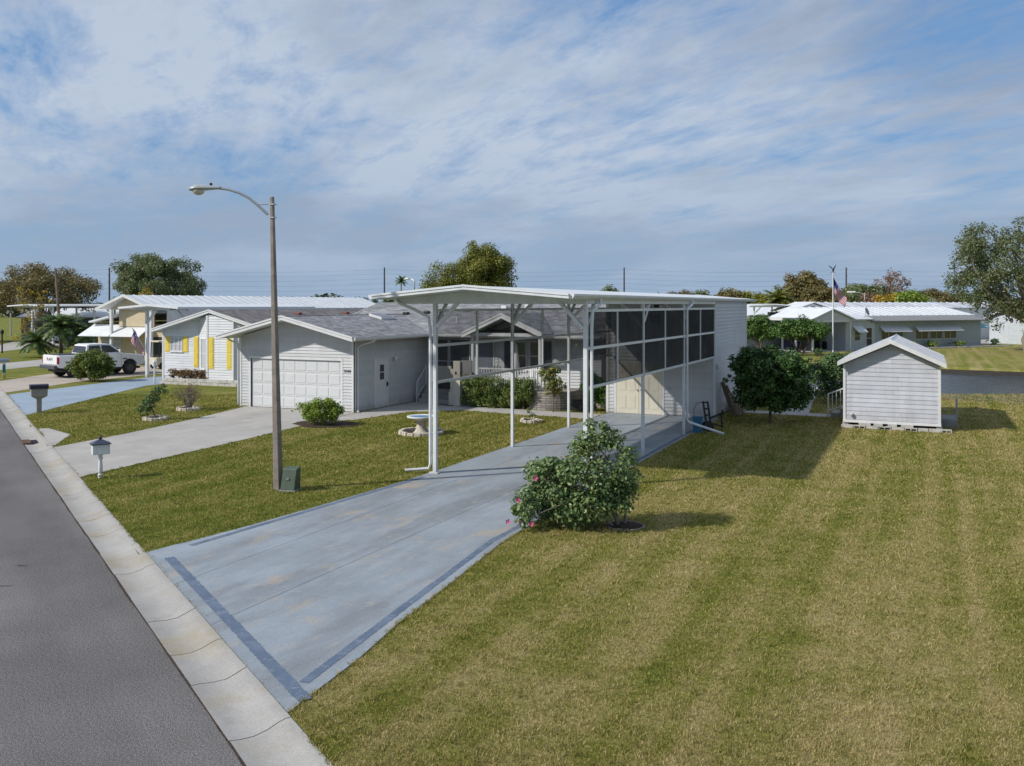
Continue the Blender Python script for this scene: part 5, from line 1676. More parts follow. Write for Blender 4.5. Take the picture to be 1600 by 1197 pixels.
MB().prism([(20.5, 0.9, 1.9), (20.7, 1.98, 2.5), (23.1, 1.98, 2.5), (23.3, 0.9, 1.9)], (0, 0, 0.05)).build('awning', pm('teal_awning', (0.16, 0.36, 0.42), 0.6), fh)
# open gabled porch at its left
for x in (-5.0, -0.12):
    B(x - 0.08, x + 0.08, -1.0, -0.84, 0, 2.95).build('porch_post', WHITE2, fh)
MB().prism([(-5.2, -1.0, 3.0), (0.1, -1.0, 3.0), (-2.5, -1.0, 3.88)], (0, 0.1, 0)).build('porch_gable', pm('pale_gable', (0.55, 0.58, 0.60), 0.6), fh)
B(-5.2, 0.1, -1.0, -0.85, 2.78, 2.999).build('porch_beam', WHITE2, fh)
for xa, za, xb, zb in ((-5.4, 2.98, -2.5, 3.98), (-2.5, 3.98, 0.4, 2.98)):
    MB().prism([(xa, -1.2, za), (xb, -1.2, zb), (xb, -1.2, zb + 0.1), (xa, -1.2, za + 0.1)], (0, 6, 0)).build('porch_roof', ROOFW, fh)
B(-8.6, -5.41, -0.8, 5, 3.0, 3.22).build('flat_roof', WHITE2, fh)
for x in (-8.5, -6.8):
    B(x - 0.07, x + 0.07, -0.7, -0.56, 0, 3.0).build('porch_post', WHITE2, fh)
B(-8.6, -0.01, 4.9, 5.0, 0, 3.0).build('rear_wall', pm('porch_wall', (0.22, 0.24, 0.26), 0.7), fh)
B(-9.0, 0.3, -1.3, 4.89, -0.05, 0.04).build('porch_slab', CONC, fh)
window(fh, (-2.6, 4.895, 0.9), (1, 0, 0), (0, -1, 0), 1.0, 1.3)
ds = MB().lathe([(0.02, 0), (0.25, 0.04), (0.42, 0.12)], 16).build('satellite_dish', pm('dish_grey', (0.3, 0.31, 0.33), 0.5), fh, smooth=True)
ds.rotation_euler = (R(70), 0, R(20)); ds.location = (2.9, -0.2, 3.75)
MB().path([(2.9, 0.0, 3.1), (2.9, -0.1, 3.5), (2.9, -0.15, 3.75)], 0.03, 6).build('dish_mast', STEEL, fh)
for k in range(44):
    rr_ = rr.uniform(-0.02, 0.02)
    MB().obox((9.0 + k * 0.33, -1.5 + rr_, -0.02), (0.26, 0.15, 0.16), 0).build('edging_stone', pm('white_edging', (0.62, 0.61, 0.58), 0.8), fh)
B(20.0, 40.0, 3.0, 12, -0.05, 0.012).build('drive_slab', CONC, fh)
# second house and motorhome port behind, same lot line
gh = thing('gabled_house', 'small white gable front peeping over the porch across the pond', 'house', loc=(-1.6, 80.7, 0), rz=R(22))
MB().prism([(0, 0, 0), (4.6, 0, 0), (4.6, 0, 3.75), (2.3, 0, 4.55), (0, 0, 3.75)], (0, 0.1, 0)).build('front_wall', pm('pale_gable', (0.55, 0.58, 0.60), 0.6), gh)
MB().prism([(1.5, -0.005, 3.4), (3.1, -0.005, 3.4), (3.1, -0.005, 4.0), (2.3, -0.005, 4.25), (1.5, -0.005, 4.0)], (0, -0.02, 0)).build('gable_window', GLASS, gh)
MB().box(0.3, 1.2, -0.03, -0.004, 2.9, 3.6).build('vent_panel', WHITE2, gh)
for xa, za, xb, zb in ((-0.5, 3.68, 2.3, 4.66), (2.3, 4.66, 5.1, 3.68)):
    MB().prism([(xa, -0.6, za), (xb, -0.6, zb), (xb, -0.6, zb + 0.1), (xa, -0.6, za + 0.1)], (0, 8, 0)).build('roof_slope', ROOFW, gh)
for x in (0, 4.5):
    B(x, x + 0.1, 0.1, 7, 0, 3.75).build('side_wall', WHITE2, gh)
lr_ = thing('long_house', 'long house with grey ribbed metal roof showing above the slate house', 'house', loc=(1.5, 86.5, 0), rz=A)
k = 0.0
while k < 34:
    MB().prism([(k + 0.006, 2.0, 4.05), (k + 0.006, 5.0, 4.72), (k + 0.006, 5.0, 4.66), (k + 0.006, 2.0, 3.99)], (1.19, 0, 0)).prism([(k + 0.006, 2.0, 4.053), (k + 0.006, 5.0, 4.723), (k + 0.006, 5.0, 4.80), (k + 0.006, 2.0, 4.1)], (0.25, 0, 0)).build('roof_panel', ROOFG, lr_)
    k += 1.2
B(0.2, 33.5, 2.2, 2.3, 0, 4.0).build('side_wall', WHITE2, lr_)
B(0.2, 33.5, 7.7, 7.8, 0, 4.0).build('rear_wall', WHITE2, lr_)
MB().prism([(0, 5.0, 4.70), (0, 8.0, 4.05), (0, 8.0, 4.0), (0, 5.0, 4.64)], (34, 0, 0)).build('rear_roof', ROOFG, lr_)
rv = open_carport('open_carport', 'tall white carport over a grey motorhome across the pond', (-6.0, 83.9, 0), R(24.5), 4.4, 9, over=0.7, z=4.18)
mh = thing('motorhome', 'grey and white motorhome parked under the tall carport across the pond', 'motorhome', loc=(-5.4, 85.0, 0), rz=R(24.5))
MB().box(0.4, 2.9, 0, 7.0, 0.5, 3.2).build('body', pm('motorhome_grey', (0.33, 0.37, 0.42), 0.4), mh, bevel=0.12)
MB().box(1.1, 2.0, 0.6, 1.8, 3.201, 3.6).build('air_conditioner', pm('dark_unit', (0.12, 0.13, 0.14), 0.5), mh, bevel=0.08)
MB().box(0.6, 2.7, -0.02, -0.001, 1.6, 2.7).build('windscreen', GLASS, mh)
MB().box(2.901, 2.92, 1.0, 6.0, 1.5, 2.1).build('side_window', GLASS, mh)
for x in (0.5, 2.55):
    for y in (1.2, 5.8):
        MB().path([(x, y, 0.42), (x + 0.25, y, 0.42)], [0.42, 0.42], 14).build('wheel', DARK, mh)
plain_house('far_house', 'low pale house with white roof far behind the clipped trees', (-16, 98, 0), R(15), 14, 8, 3.0, 4.3, pm('pale_gable', (0.55, 0.58, 0.60), 0.6), ROOFW, [(3, 1, 1.5, 1.2), (8, 1, 1.5, 1.2)])
plain_house('far_house', 'white roofed house beyond the big oak across the pond', (24, 92, 0), R(40), 26, 9, 3.0, 4.5, pm('pale_slate', (0.48, 0.52, 0.55), 0.6), ROOFW, [(3, 1, 1.5, 1.2), (8, 1, 1.5, 1.2)])
# ------------------------------------------------------------------ vehicles
def wheel(parent, x, y, r, w, rim=0.58):
    """wheel with its axle along local x"""
    s = 1 if x > 0 else -1
    o = MB().path([(x - w / 2, y, r), (x - w / 2 + 0.03, y, r), (x + w / 2 - 0.03, y, r), (x + w / 2, y, r)], [r - 0.03, r, r, r - 0.03], 22)
    t = o.build('wheel', DARK, parent, smooth=True)
    MB().path([(x + s * (w / 2 - 0.01), y, r), (x + s * (w / 2 + 0.012), y, r)], [r * rim, r * rim * 0.93], 16).build('rim', pm('dark_alloy', (0.10, 0.10, 0.11), 0.35, metal=0.6), t)
    return t

def profile_body(prof, hw, tuck=0.0):
    """side profile (y, z) swept across the width with rounded flanks"""
    m = MB()
    n = len(prof)
    xs = [(-hw, 0.05), (-hw + 0.05, 0.0), (hw - 0.05, 0.0), (hw, 0.05)]
    cy = sum(p[0] for p in prof) / n
    cz = sum(p[1] for p in prof) / n
    for x, ins in xs:
        for (y, z) in prof:
            m.v.append((x, y - ins * (1 if y > cy else -1), z - ins * 0.8 * (1 if z > cz else 0)))
    for i in range(3):
        for k in range(n):
            a, b = i * n + k, i * n + (k + 1) % n
            m.f.append((a, b, b + n, a + n))
    m.f.append(tuple(reversed(range(n))))
    m.f.append(tuple(range(3 * n, 4 * n)))
    return m

def arch(yc, r, z0, n=8):
    return [(yc + r * math.cos(a), z0 + r * math.sin(a)) for a in [math.pi - math.pi * k / n for k in range(n + 1)]]

def cab_mesh(prof, hw, hw_top):
    zs = [p[1] for p in prof]
    lo, hi = min(zs), max(zs)
    m = MB()
    n = len(prof)
    for s in (-1, 1):
        for y, z in prof:
            t = (z - lo) / (hi - lo)
            m.v.append((s * (hw + (hw_top - hw) * t), y, z))
    m.f.append(tuple(reversed(range(n))))
    m.f.append(tuple(range(n, 2 * n)))
    for k in range(n):
        m.f.append((k, (k + 1) % n, n + (k + 1) % n, n + k))
    return m

PAINTW = pm('white_car_paint', (0.82, 0.83, 0.84), rough=0.22, var=0.03, spec=0.6)
TAIL = pm('red_tail_lens', (0.35, 0.015, 0.03), rough=0.2)
CHROME = pm('dull_chrome', (0.45, 0.46, 0.48), rough=0.25, metal=0.9, var=0.05)
def pickup():
    t = thing('pickup_truck', 'white crew cab pickup truck with dark wheels parked on the tan drive', 'truck', loc=(-36.0, 20.5, 0.012), rz=R(-13.8))
    lower = [(-2.72, 0.62), (-2.28, 0.60)] + arch(-1.78, 0.50, 0.55) + [(-1.2, 0.50), (1.22, 0.50)] + arch(1.80, 0.50, 0.55) + [(2.35, 0.58), (2.72, 0.60), (2.80, 0.75), (2.78, 1.12), (2.55, 1.24), (1.30, 1.36), (-0.95, 1.36), (-2.74, 1.38), (-2.78, 0.80)]
    b = profile_body(lower, 0.99).build('body', PAINTW, t)
    cab = [(-1.05, 1.35), (-0.92, 1.93), (-0.70, 1.99), (0.35, 1.99), (0.60, 1.95), (1.42, 1.35)]
    cb = cab_mesh(cab, 0.95, 0.76).build('cab', PAINTW, t, bevel=0.03)
    def pane(poly, name='window'):
        for s in (-1, 1):
            P = []
            for y, z in poly:
                k = (z - 1.35) / 0.64
                P.append((s * (0.95 - 0.19 * k + 0.004), y, z))
            MB().prism(P, (s * 0.006, 0, 0)).build(name, GLASS, cb)
    pane([(-0.90, 1.44), (-0.80, 1.88), (-0.12, 1.90), (-0.08, 1.44)])
    pane([(0.0, 1.44), (-0.03, 1.90), (0.52, 1.88), (1.12, 1.44)])
    MB().prism([(-0.84, 1.40, 1.40), (0.84, 1.40, 1.40), (0.70, 0.68, 1.90), (-0.70, 0.68, 1.90)], (0, 0.02, 0.02)).build('windscreen', GLASS, cb)
    MB().prism([(-0.80, -1.045, 1.46), (0.80, -1.045, 1.46), (0.70, -0.96, 1.86), (-0.70, -0.96, 1.86)], (0, -0.012, 0)).build('rear_window', GLASS, cb)
    B(-0.86, 0.86, -2.66, -1.08, 1.381, 1.40).build('bed_cover', DARK, t)
    for x in (-0.86, 0.86):
        for y in (-1.78, 1.80):
            wheel(t, x, y, 0.42, 0.28)
    B(-0.88, 0.88, -2.815, -2.785, 0.82, 1.36).build('tailgate', PAINTW, t, bevel=0.012)
    text('tailgate_lettering', 'RAM', 0.26, DARK, t, (0.0, -2.82, 1.12), (R(90), 0, 0), 0.004, xs=1.4)
    for s in (-1, 1):
        B(s * 0.94 - 0.055, s * 0.94 + 0.06, -2.81, -2.70, 0.86, 1.26).build('tail_light', TAIL, t, bevel=0.02)
        B(s * 0.80 - 0.14, s * 0.80 + 0.14, 2.70, 2.80, 0.88, 1.12).build('headlight', pm('clear_lens', (0.6, 0.62, 0.65), 0.1), t, bevel=0.02)
        mr = MB().box(s * 1.02 - 0.03, s * 1.02 + 0.16 * s if s > 0 else s * 1.02 + 0.03, 0.98, 1.10, 1.38, 1.62) if s > 0 else MB().box(-1.18, -0.99, 0.98, 1.10, 1.38, 1.62)
        mr.build('mirror', PAINTW, t, bevel=0.03)
        for y in (-0.75, 0.18):
            B(s * 0.992 - 0.012, s * 0.992 + 0.012, y, y + 0.2, 1.16, 1.19).build('door_handle', CHROME, t)
        MB().box(s * 0.995 - 0.006, s * 0.995 + 0.006, 1.28, 1.56, 0.98, 1.04).build('fender_badge', DARK, t)
        for y in (-1.1, -0.06, 1.2):
            MB().box(s * 0.9915 - 0.001, s * 0.9915 + 0.001, y - 0.006, y + 0.006, 0.56, 1.34).build('door_seam', DARK, t)
    MB().box(-0.95, 0.95, -3.0, -2.80, 0.55, 0.78).build('rear_bumper', pm('dark_bumper', (0.08, 0.085, 0.10), 0.35), t, bevel=0.04)
    MB().box(-0.97, 0.97, 2.78, 2.95, 0.50, 0.78).build('front_bumper', PAINTW, t, bevel=0.05)
    B(-0.62, 0.62, 2.76, 2.82, 0.82, 1.14).build('grille', DARK, t, bevel=0.02)
    B(-0.9, 0.9, -2.5, 2.5, 0.35, 0.499).build('chassis', DARK, t)
pickup()

def car(loc, rz, paint, label):
    t = thing('parked_car', label, 'car', loc=loc, rz=rz)
    prof = [(-2.2, 0.45), (-1.75, 0.35)] + arch(-1.35, 0.36, 0.34) + [(-0.95, 0.28), (0.95, 0.28)] + arch(1.4, 0.36, 0.34) + [(1.8, 0.35), (2.2, 0.42), (2.25, 0.65), (1.9, 0.86), (0.95, 0.98), (-1.6, 1.02), (-2.2, 0.98), (-2.28, 0.7)]
    profile_body(prof, 0.88).build('body', paint, t)
    cb = cab_mesh([(-1.75, 0.98), (-1.35, 1.48), (0.1, 1.52), (0.95, 0.98)], 0.84, 0.62).build('cab', GLASS, t)
    MB().prism([(-0.63, -1.3, 1.49), (0.63, -1.3, 1.49), (0.63, 0.08, 1.53), (-0.63, 0.08, 1.53)], (0, 0, 0.02)).build('roof', paint, t)
    for x in (-0.78, 0.78):
        for y in (-1.35, 1.4):
            wheel(t, x, y, 0.32, 0.2)
    for s in (-1, 1):
        B(s * 0.66 - 0.16, s * 0.66 + 0.16, -2.27, -2.2, 0.70, 0.88).build('tail_light', TAIL, t)
        B(s * 0.66 - 0.16, s * 0.66 + 0.16, 2.16, 2.24, 0.60, 0.74).build('headlight', MATS['clear_lens'], t)
car((-80.3, 52.5, 0), R(168), pm('dark_blue_paint', (0.03, 0.045, 0.07), 0.3), 'dark blue car parked under the far white carport')
car((-77.2, 53.5, 0), R(168), pm('slate_blue_paint', (0.12, 0.16, 0.23), 0.3), 'lighter slate blue car beside a dark one under the far carport')

gc = thing('golf_cart', 'cream golf cart with roof and windscreen standing past the pickup truck', 'golf cart', loc=(-36.4, 27.0, 0.012), rz=R(-14))
CRM = pm('cream_paint', (0.66, 0.60, 0.45), 0.3, var=0.04)
MB().prism([(-0.58, -1.2, 0.30), (-0.58, 1.2, 0.30), (-0.58, 1.3, 0.75), (-0.58, 0.95, 0.98), (-0.58, 0.75, 0.55), (-0.58, -0.05, 0.52), (-0.58, -0.1, 0.75), (-0.58, -1.25, 0.80)], (1.16, 0, 0)).build('body', CRM, gc, bevel=0.04)
MB().box(-0.66, 0.66, -1.15, 0.95, 1.86, 1.95).build('roof', CRM, gc, bevel=0.04)
for s in (-1, 1):
    MB().beam((s * 0.56, 0.92, 0.95), (s * 0.56, 0.75, 1.87), 0.04, 0.04).build('roof_post', DARK, gc)
    MB().beam((s * 0.56, -1.0, 0.8), (s * 0.56, -0.95, 1.87), 0.04, 0.04).build('roof_post', DARK, gc)
    for y in (-0.8, 0.85):
        wheel(gc, s * 0.52, y, 0.24, 0.18)
MB().box(-0.5, 0.5, -0.1, 0.4, 0.53, 0.70).build('seat', pm('tan_vinyl', (0.45, 0.38, 0.26), 0.5), gc, bevel=0.04)
MB().box(-0.5, 0.5, -0.2, -0.1, 0.76, 1.1).build('backrest', MATS['tan_vinyl'], gc, bevel=0.03)
MB().prism([(-0.54, 0.93, 1.0), (0.54, 0.93, 1.0), (0.54, 0.77, 1.83), (-0.54, 0.77, 1.83)], (0, 0.01, 0.0)).build('windscreen', screen_mat('clear_acrylic', (0.3, 0.33, 0.33), 0.25), gc)

bt = thing('boat', 'cream hulled boat with red stripe on a trailer under the neighbouring carport', 'boat', loc=(-30.1, 26.2, 0), rz=0)
m = MB()
secs = [(-3.0, 0.05, 1.75, 2.05), (-2.4, 0.45, 1.45, 2.02), (-1.4, 0.80, 1.25, 1.98), (0.0, 0.95, 1.15, 1.95), (1.6, 0.98, 1.15, 1.95), (2.8, 0.95, 1.18, 1.95)]
for y, hw, zk, zt in secs:
    m.v += [(0, y, zk - 0.12), (-hw * 0.75, y, zk + 0.12), (-hw, y, zt), (hw, y, zt), (hw * 0.75, y, zk + 0.12)]
for i in range(len(secs) - 1):
    for k in range(5):
        a, b = i * 5 + k, i * 5 + (k + 1) % 5
        m.f.append((a, b, b + 5, a + 5))
m.f.append((4, 3, 2, 1, 0)); m.f.append(tuple(range(25, 30)))
m.build('hull', pm('cream_gelcoat', (0.60, 0.57, 0.50), 0.3), bt)
MB().path([(0.06, -3.03, 1.9), (0.50, -2.4, 1.88), (0.84, -1.4, 1.84), (1.0, 0.0, 1.80), (1.03, 1.6, 1.8), (1.0, 2.8, 1.8)], 0.035, 6).build('stripe', pm('red_stripe', (0.35, 0.08, 0.06), 0.4), bt)
MB().path([(-0.06, -3.03, 1.9), (-0.50, -2.4, 1.88), (-0.84, -1.4, 1.84), (-1.0, 0.0, 1.80), (-1.03, 1.6, 1.8), (-1.0, 2.8, 1.8)], 0.035, 6).build('stripe', MATS['red_stripe'], bt)
MB().box(-0.5, 0.5, 0.2, 0.3, 1.96, 2.5).build('windscreen', GLASS, bt)
tr_ = MB().beam((-0.6, -1.8, 0.75), (-0.6, 2.6, 0.75), 0.1, 0.1).beam((0.6, -1.8, 0.75), (0.6, 2.6, 0.75), 0.1, 0.1).beam((0, -4.2, 0.6), (0, -1.8, 0.75), 0.1, 0.1).beam((-0.65, -1.8, 0.75), (0.65, -1.8, 0.75), 0.1, 0.1).beam((-0.9, 1.3, 0.5), (0.9, 1.3, 0.5), 0.1, 0.1).beam((-0.6, 1.3, 0.5), (-0.6, 1.3, 0.95), 0.1, 0.1).beam((0.6, 1.3, 0.5), (0.6, 1.3, 0.95), 0.1, 0.1).build('trailer', STEEL, bt)
for x in (-0.95, 0.95):
    wheel(bt, x, 1.3, 0.33, 0.2)

# ------------------------------------------------------------------ flags
FR = pm('flag_red', (0.34, 0.012, 0.035), 0.7)
FWm = pm('flag_white', (0.55, 0.52, 0.53), 0.7)
def star_mat():
    m = pm('flag_blue_with_stars', (0.018, 0.02, 0.12), 0.7)
    nt = m.node_tree
    b = nt.nodes['Principled BSDF']
    tc = _node(nt, 'ShaderNodeTexCoord')
    v = _node(nt, 'ShaderNodeTexVoronoi')
    v.inputs['Scale'].default_value = 9
    v.inputs['Randomness'].default_value = 0.35
    nt.links.new(tc.outputs['Object'], v.inputs['Vector'])
    r = _node(nt, 'ShaderNodeValToRGB')
    r.color_ramp.elements[0].position, r.color_ramp.elements[0].color = 0.16, (0.5, 0.5, 0.55, 1)
    r.color_ramp.elements[1].position, r.color_ramp.elements[1].color = 0.24, (0.018, 0.02, 0.12, 1)
    nt.links.new(v.outputs['Distance'], r.inputs[0])
    nt.links.new(r.outputs[0], b.inputs['Base Color'])
    return m
FB = star_mat()
def flag_cloth(parent, fn, nu=26, nv=13, thick=0.006):
    """thirteen stripes with a starred canton; fn(u, v) gives the place of the cloth, u along the fly, v down the hoist"""
    me = bpy.data.meshes.new('flag_cloth')
    V, F, Mi = [], [], []
    for i in range(nu + 1):
        for j in range(nv + 1):
            V.append(fn(i / nu, j / nv))
    for i in range(nu):
        for j in range(nv):
            a = i * (nv + 1) + j
            F.append((a, a + 1, a + nv + 2, a + nv + 1))
            Mi.append(2 if (i < nu * 0.42 and j < 7) else j % 2)
    me.from_pydata(V, [], F)
    for mt in (FR, FWm, FB):
        me.materials.append(mt)
    me.polygons.foreach_set('material_index', Mi)
    o = bpy.data.objects.new('flag_cloth', me)
    link(o, parent)
    s = o.modifiers.new('thickness', 'SOLIDIFY')
    s.thickness = thick
    return o
fp = thing('flagpole', 'white flagpole topped by a dark eagle, flying a drooping striped flag', 'flagpole', loc=(4.33, 61.75, 0), rz=R(24.5))
MB().path([(0, 0, -0.1), (0, 0, 3.5), (0, 0, 7.25)], [0.06, 0.055, 0.035], 10).build('pole', WHITE, fp, smooth=True)
MB().path([(-0.22, 0, 7.22), (0.22, 0, 7.22)], 0.02, 6).build('truck_bar', DARK, fp)
eg = MB().path([(0.0, 0, 7.25), (0.02, 0, 7.42), (0.06, 0, 7.58), (0.12, 0, 7.64)], [0.05, 0.09, 0.06, 0.025], 8).build('eagle', DARK, fp, smooth=True)
MB().add([(0.02, 0, 7.45), (-0.12, 0.05, 7.68), (-0.42, 0.1, 7.86), (-0.15, 0.04, 7.56)], [(0, 1, 2, 3)]).build('wing', DARK, eg)
MB().add([(0.05, 0, 7.47), (0.10, -0.1, 7.72), (0.20, -0.25, 7.95), (0.16, -0.06, 7.6)], [(0, 1, 2, 3)]).build('wing', DARK, eg)
def ff(u, v):
    x = 0.04 + 1.12 * u * (1 - 0.18 * v) + 0.05 * math.sin(7 * u + 2.5 * v)
    z = 6.85 - 1.25 * v - 1.75 * u ** 0.9 + 0.35 * u * v
    return (x * (0.75 + 0.25 * u), 0.12 * math.sin(9 * u + 3 * v) * (0.3 + u), z)
flag_cloth(fp, ff)
fs = thing('house_flag', 'striped flag on a short slanted staff fixed to the neighbouring carport post', 'flag', loc=(-31.85, 20.45, 0), rz=R(24.5))
MB().path([(0, 0, 1.9), (-0.35, -0.1, 2.55), (-0.62, -0.2, 3.05)], 0.018, 6).build('staff', WHITE, fs)
def f2(u, v):
    t = 1 - v * 0.75
    return (-0.62 * t + 0.08 * math.sin(6 * u + 4 * v) + 0.28 * u * v, -0.2 * t - 0.02 + 0.06 * math.sin(8 * v + 3 * u), 1.9 + 1.15 * t - 0.95 * u)
flag_cloth(fs, f2)

# ------------------------------------------------------------------ garden things
bb = thing('bird_bath', 'stone bird bath with blue bowl and white rim in a ring of stones', 'bird bath', loc=(-4.08, 6.30, 0))
MB().lathe([(0.30, -0.02), (0.30, 0.05), (0.24, 0.08), (0.19, 0.18), (0.16, 0.32), (0.19, 0.42), (0.22, 0.47)], 24).build('pedestal', STONE, bb, smooth=True)
MB().lathe([(0.20, 0.46), (0.40, 0.53), (0.50, 0.58), (0.50, 0.62), (0.44, 0.625), (0.40, 0.60), (0.25, 0.56), (0.05, 0.55)], 32).build('bowl', pm('white_glazed_stone', (0.72, 0.72, 0.70), 0.4), bb, smooth=True)
MB().lathe([(0.02, 0.592), (0.40, 0.605)], 32).build('water', pm('blue_bowl_paint', (0.16, 0.36, 0.62), 0.15), bb)
def stone_ring(cx, cy, r, n, label, size=(0.22, 0.15, 0.13), a0=0, a1=360, mat=STONE, mulch=True, cat='edging'):
    t = thing('stone_ring', label, cat, loc=(cx, cy, 0))
    for k in range(n):
        a = R(a0 + (a1 - a0) * (k + 0.5) / n)
        MB().obox((r * math.cos(a), r * math.sin(a), -0.02), (size[1] * random.uniform(0.9, 1.1), 2 * math.pi * r * (a1 - a0) / 360 / n * 0.95, size[2] * random.uniform(0.85, 1.1) + 0.02), a, 0.9).build('stone', mat, t, bevel=0.012)
    if mulch:
        MB().lathe([(r * 0.98, 0.0), (r * 0.9, 0.03), (r * 0.5, 0.05), (0.05, 0.06)], 24).build('mulch', MULCH, t, smooth=True)
    return t
stone_ring(-4.08, 6.30, 0.72, 18, 'ring of pale scalloped stones around the bird bath')
stone_ring(-1.85, 10.68, 0.36, 12, 'small ring of pale stones on the lawn beside the carport post')
stone_ring(6.28, -3.42, 0.37, 18, 'ring of round grey stones around the flowering shrub', size=(0.07, 0.06, 0.03), mat=pm('dirty_edging_stone', (0.24, 0.21, 0.18), 0.95, var=0.4, scale=9))
stone_ring(-15.35, 5.35, 0.40, 13, 'ring of pale stones around the leaning young tree')
stone_ring(-16.60, 8.40, 0.42, 13, 'ring of pale stones around the bare twiggy shrub')
mb_ = MB()
rr = random.Random(9)
pts = [(-8.55 + (1.35 + 0.1 * rr.uniform(-1, 1)) * math.cos(a), 7.0 + (0.95 + 0.1 * rr.uniform(-1, 1)) * math.sin(a)) for a in [2 * math.pi * k / 22 for k in range(22)]]
mb_.prism([(p[0], p[1], -0.02) for p in pts], (0, 0, 0.045))
tag(mb_.build('mulch_bed', MULCH), 'dark mulch bed under the yellow green bush', kind='structure')
BEDS = [(-4.08, 6.30, 0.75), (-1.85, 10.68, 0.38), (6.28, -3.42, 0.43), (-15.35, 5.35, 0.42), (-16.6, 8.4, 0.44), (-8.55, 7.0, 1.15)]
# wheelchair lift by the steps
wl_ = thing('wheelchair_lift', 'beige wheelchair lift with tall mast panel beside the porch steps', 'lift', loc=(-7.0, 14.45, 0), world=True)
LB = pm('beige_lift_metal', (0.52, 0.48, 0.41), 0.5, var=0.06)
B(-7.12, -6.78, 14.28, 14.46, 0.02, 1.98).build('mast', LB, wl_, bevel=0.012)
B(-6.775, -6.25, 14.36, 14.44, 1.0, 2.02).build('side_guard', pm('grey_lift_panel', (0.20, 0.20, 0.20), 0.5), wl_)
B(-7.42, -7.16, 14.40, 14.56, 0.02, 0.62).build('motor_box', LB, wl_, bevel=0.02)
B(-7.36, -7.14, 14.46, 14.52, 0.62, 1.62).build('gate', LB, wl_)
B(-8.55, -7.40, 14.62, 14.68, 1.02, 1.72).build('carriage_panel', LB, wl_, bevel=0.01)
B(-8.55, -7.40, 14.685, 15.25, 0.70, 1.0).build('platform', DARK, wl_)
B(-7.9, -7.15, 14.3, 14.5, 0.012, 0.03).build('floor_plate', DARK, wl_)
B(-7.02, -6.95, 14.265, 14.279, 1.40, 1.52).build('key_switch', DARK, wl_)
# porch furniture
um = thing('patio_umbrella', 'closed white patio umbrella standing on the gabled porch', 'umbrella', loc=(-4.75, 15.75, 0.75))
MB().path([(0, 0, 0), (0, 0, 2.0)], 0.022, 8).build('pole', STEEL, um)
MB().lathe([(0.14, 0.75), (0.16, 0.9), (0.11, 1.4), (0.05, 1.85), (0.015, 1.98)], 9).build('canopy', WHITE2, um, smooth=True)
def porch_chair(x, y, rz, label):
    t = thing('porch_chair', label, 'chair', loc=(x, y, 0.75), rz=rz, group='chairs on the porch')
    B(-0.26, 0.26, -0.25, 0.25, 0.40, 0.45).build('seat', WHITE2, t)
    for k in range(4):
        B(-0.24 + 0.13 * k, -0.16 + 0.13 * k, 0.23, 0.26, 0.451, 0.95).build('back_slat', WHITE2, t)
    for sx in (-0.25, 0.21):
        for sy in (-0.24, 0.20):
            B(sx, sx + 0.04, sy, sy + 0.04, 0, 0.40).build('leg', WHITE2, t)
porch_chair(-5.55, 15.6, R(20), 'white slatted porch chair beside the closed umbrella')
porch_chair(-4.05, 15.6, R(-25), 'white slatted porch chair beside the closed umbrella')
bx = thing('planter_box', 'black box shaped planter on the ground past the stone porch corner', 'planter', loc=(-1.62, 15.2, 0))
MB().obox((0, 0, 0), (0.75, 0.45, 0.42), 0.1, 1.06).build('tub', DARK, bx, bevel=0.015)
B(-0.35, 0.35, -0.2, 0.2, 0.421, 0.43).build('soil', MULCH, bx)
# boards leaning on the store room
WOOD = pm('weathered_board', (0.20, 0.145, 0.10), 0.85, var=0.35, scale=4, stretch=(8, 8, 1))
WOODL = pm('pale_board', (0.42, 0.36, 0.29), 0.85, var=0.25, scale=4, stretch=(8, 8, 1))
for k, (x, y, top, tx, lab, mt) in enumerate(((4.75, 15.75, 1.35, 4.27, 'dark weathered board leaning nearest the corner of the store room', WOOD), (4.92, 16.05, 0.85, 4.42, 'short pale board leaning in front of the dark boards', WOODL), (4.80, 16.35, 1.15, 4.28, 'brown board leaning between the pale board and the lumber pile', WOOD), (4.95, 16.7, 0.80, 4.40, 'second short pale board leaning by the lumber pile', WOODL))):
    t = thing('leaning_board', lab, 'board', loc=(x, y, 0))
    MB().beam((0, 0, 0.02), (tx - x, 0.12, top), 0.16, 0.035, up=(0, 1, 0)).beam((0.01, 0.0, 0.012), (-0.03, 0.0, 0.10), 0.15, 0.03, up=(0, 1, 0)).build('board', mt, t)
lp = thing('lumber_pile', 'low pile of weathered boards along the store room wall', 'lumber', loc=(4.75, 17.9, 0))
for k in range(7):
    B(-0.38 + 0.02 * k, 0.05 + 0.05 * (k % 3), -1.1 + 0.08 * (k % 3), 1.1 - 0.1 * (k % 2), 0.02 + 0.075 * k, 0.088 + 0.075 * k).build('board', WOOD if k % 3 else WOODL, lp)
mc = thing('hand_truck', 'black folded metal hand truck standing on the grass by the downspout', 'hand truck', loc=(4.85, 11.15, 0), rz=R(30))
MB().beam((-0.18, 0, 0.25), (-0.30, 0.0, 1.05), 0.06, 0.06, up=(0, 1, 0)).beam((-0.02, 0, 0.25), (-0.14, 0.0, 1.05), 0.06, 0.06, up=(0, 1, 0)).build('frame', DARK, mc)
for k in range(4):
    t_ = k / 3
    MB().beam((-0.19 - 0.11 * t_, 0, 0.33 + 0.68 * t_), (-0.01 - 0.11 * t_, 0, 0.33 + 0.68 * t_), 0.05, 0.07, up=(0, 1, 0)).build('cross_bar', DARK, mc)
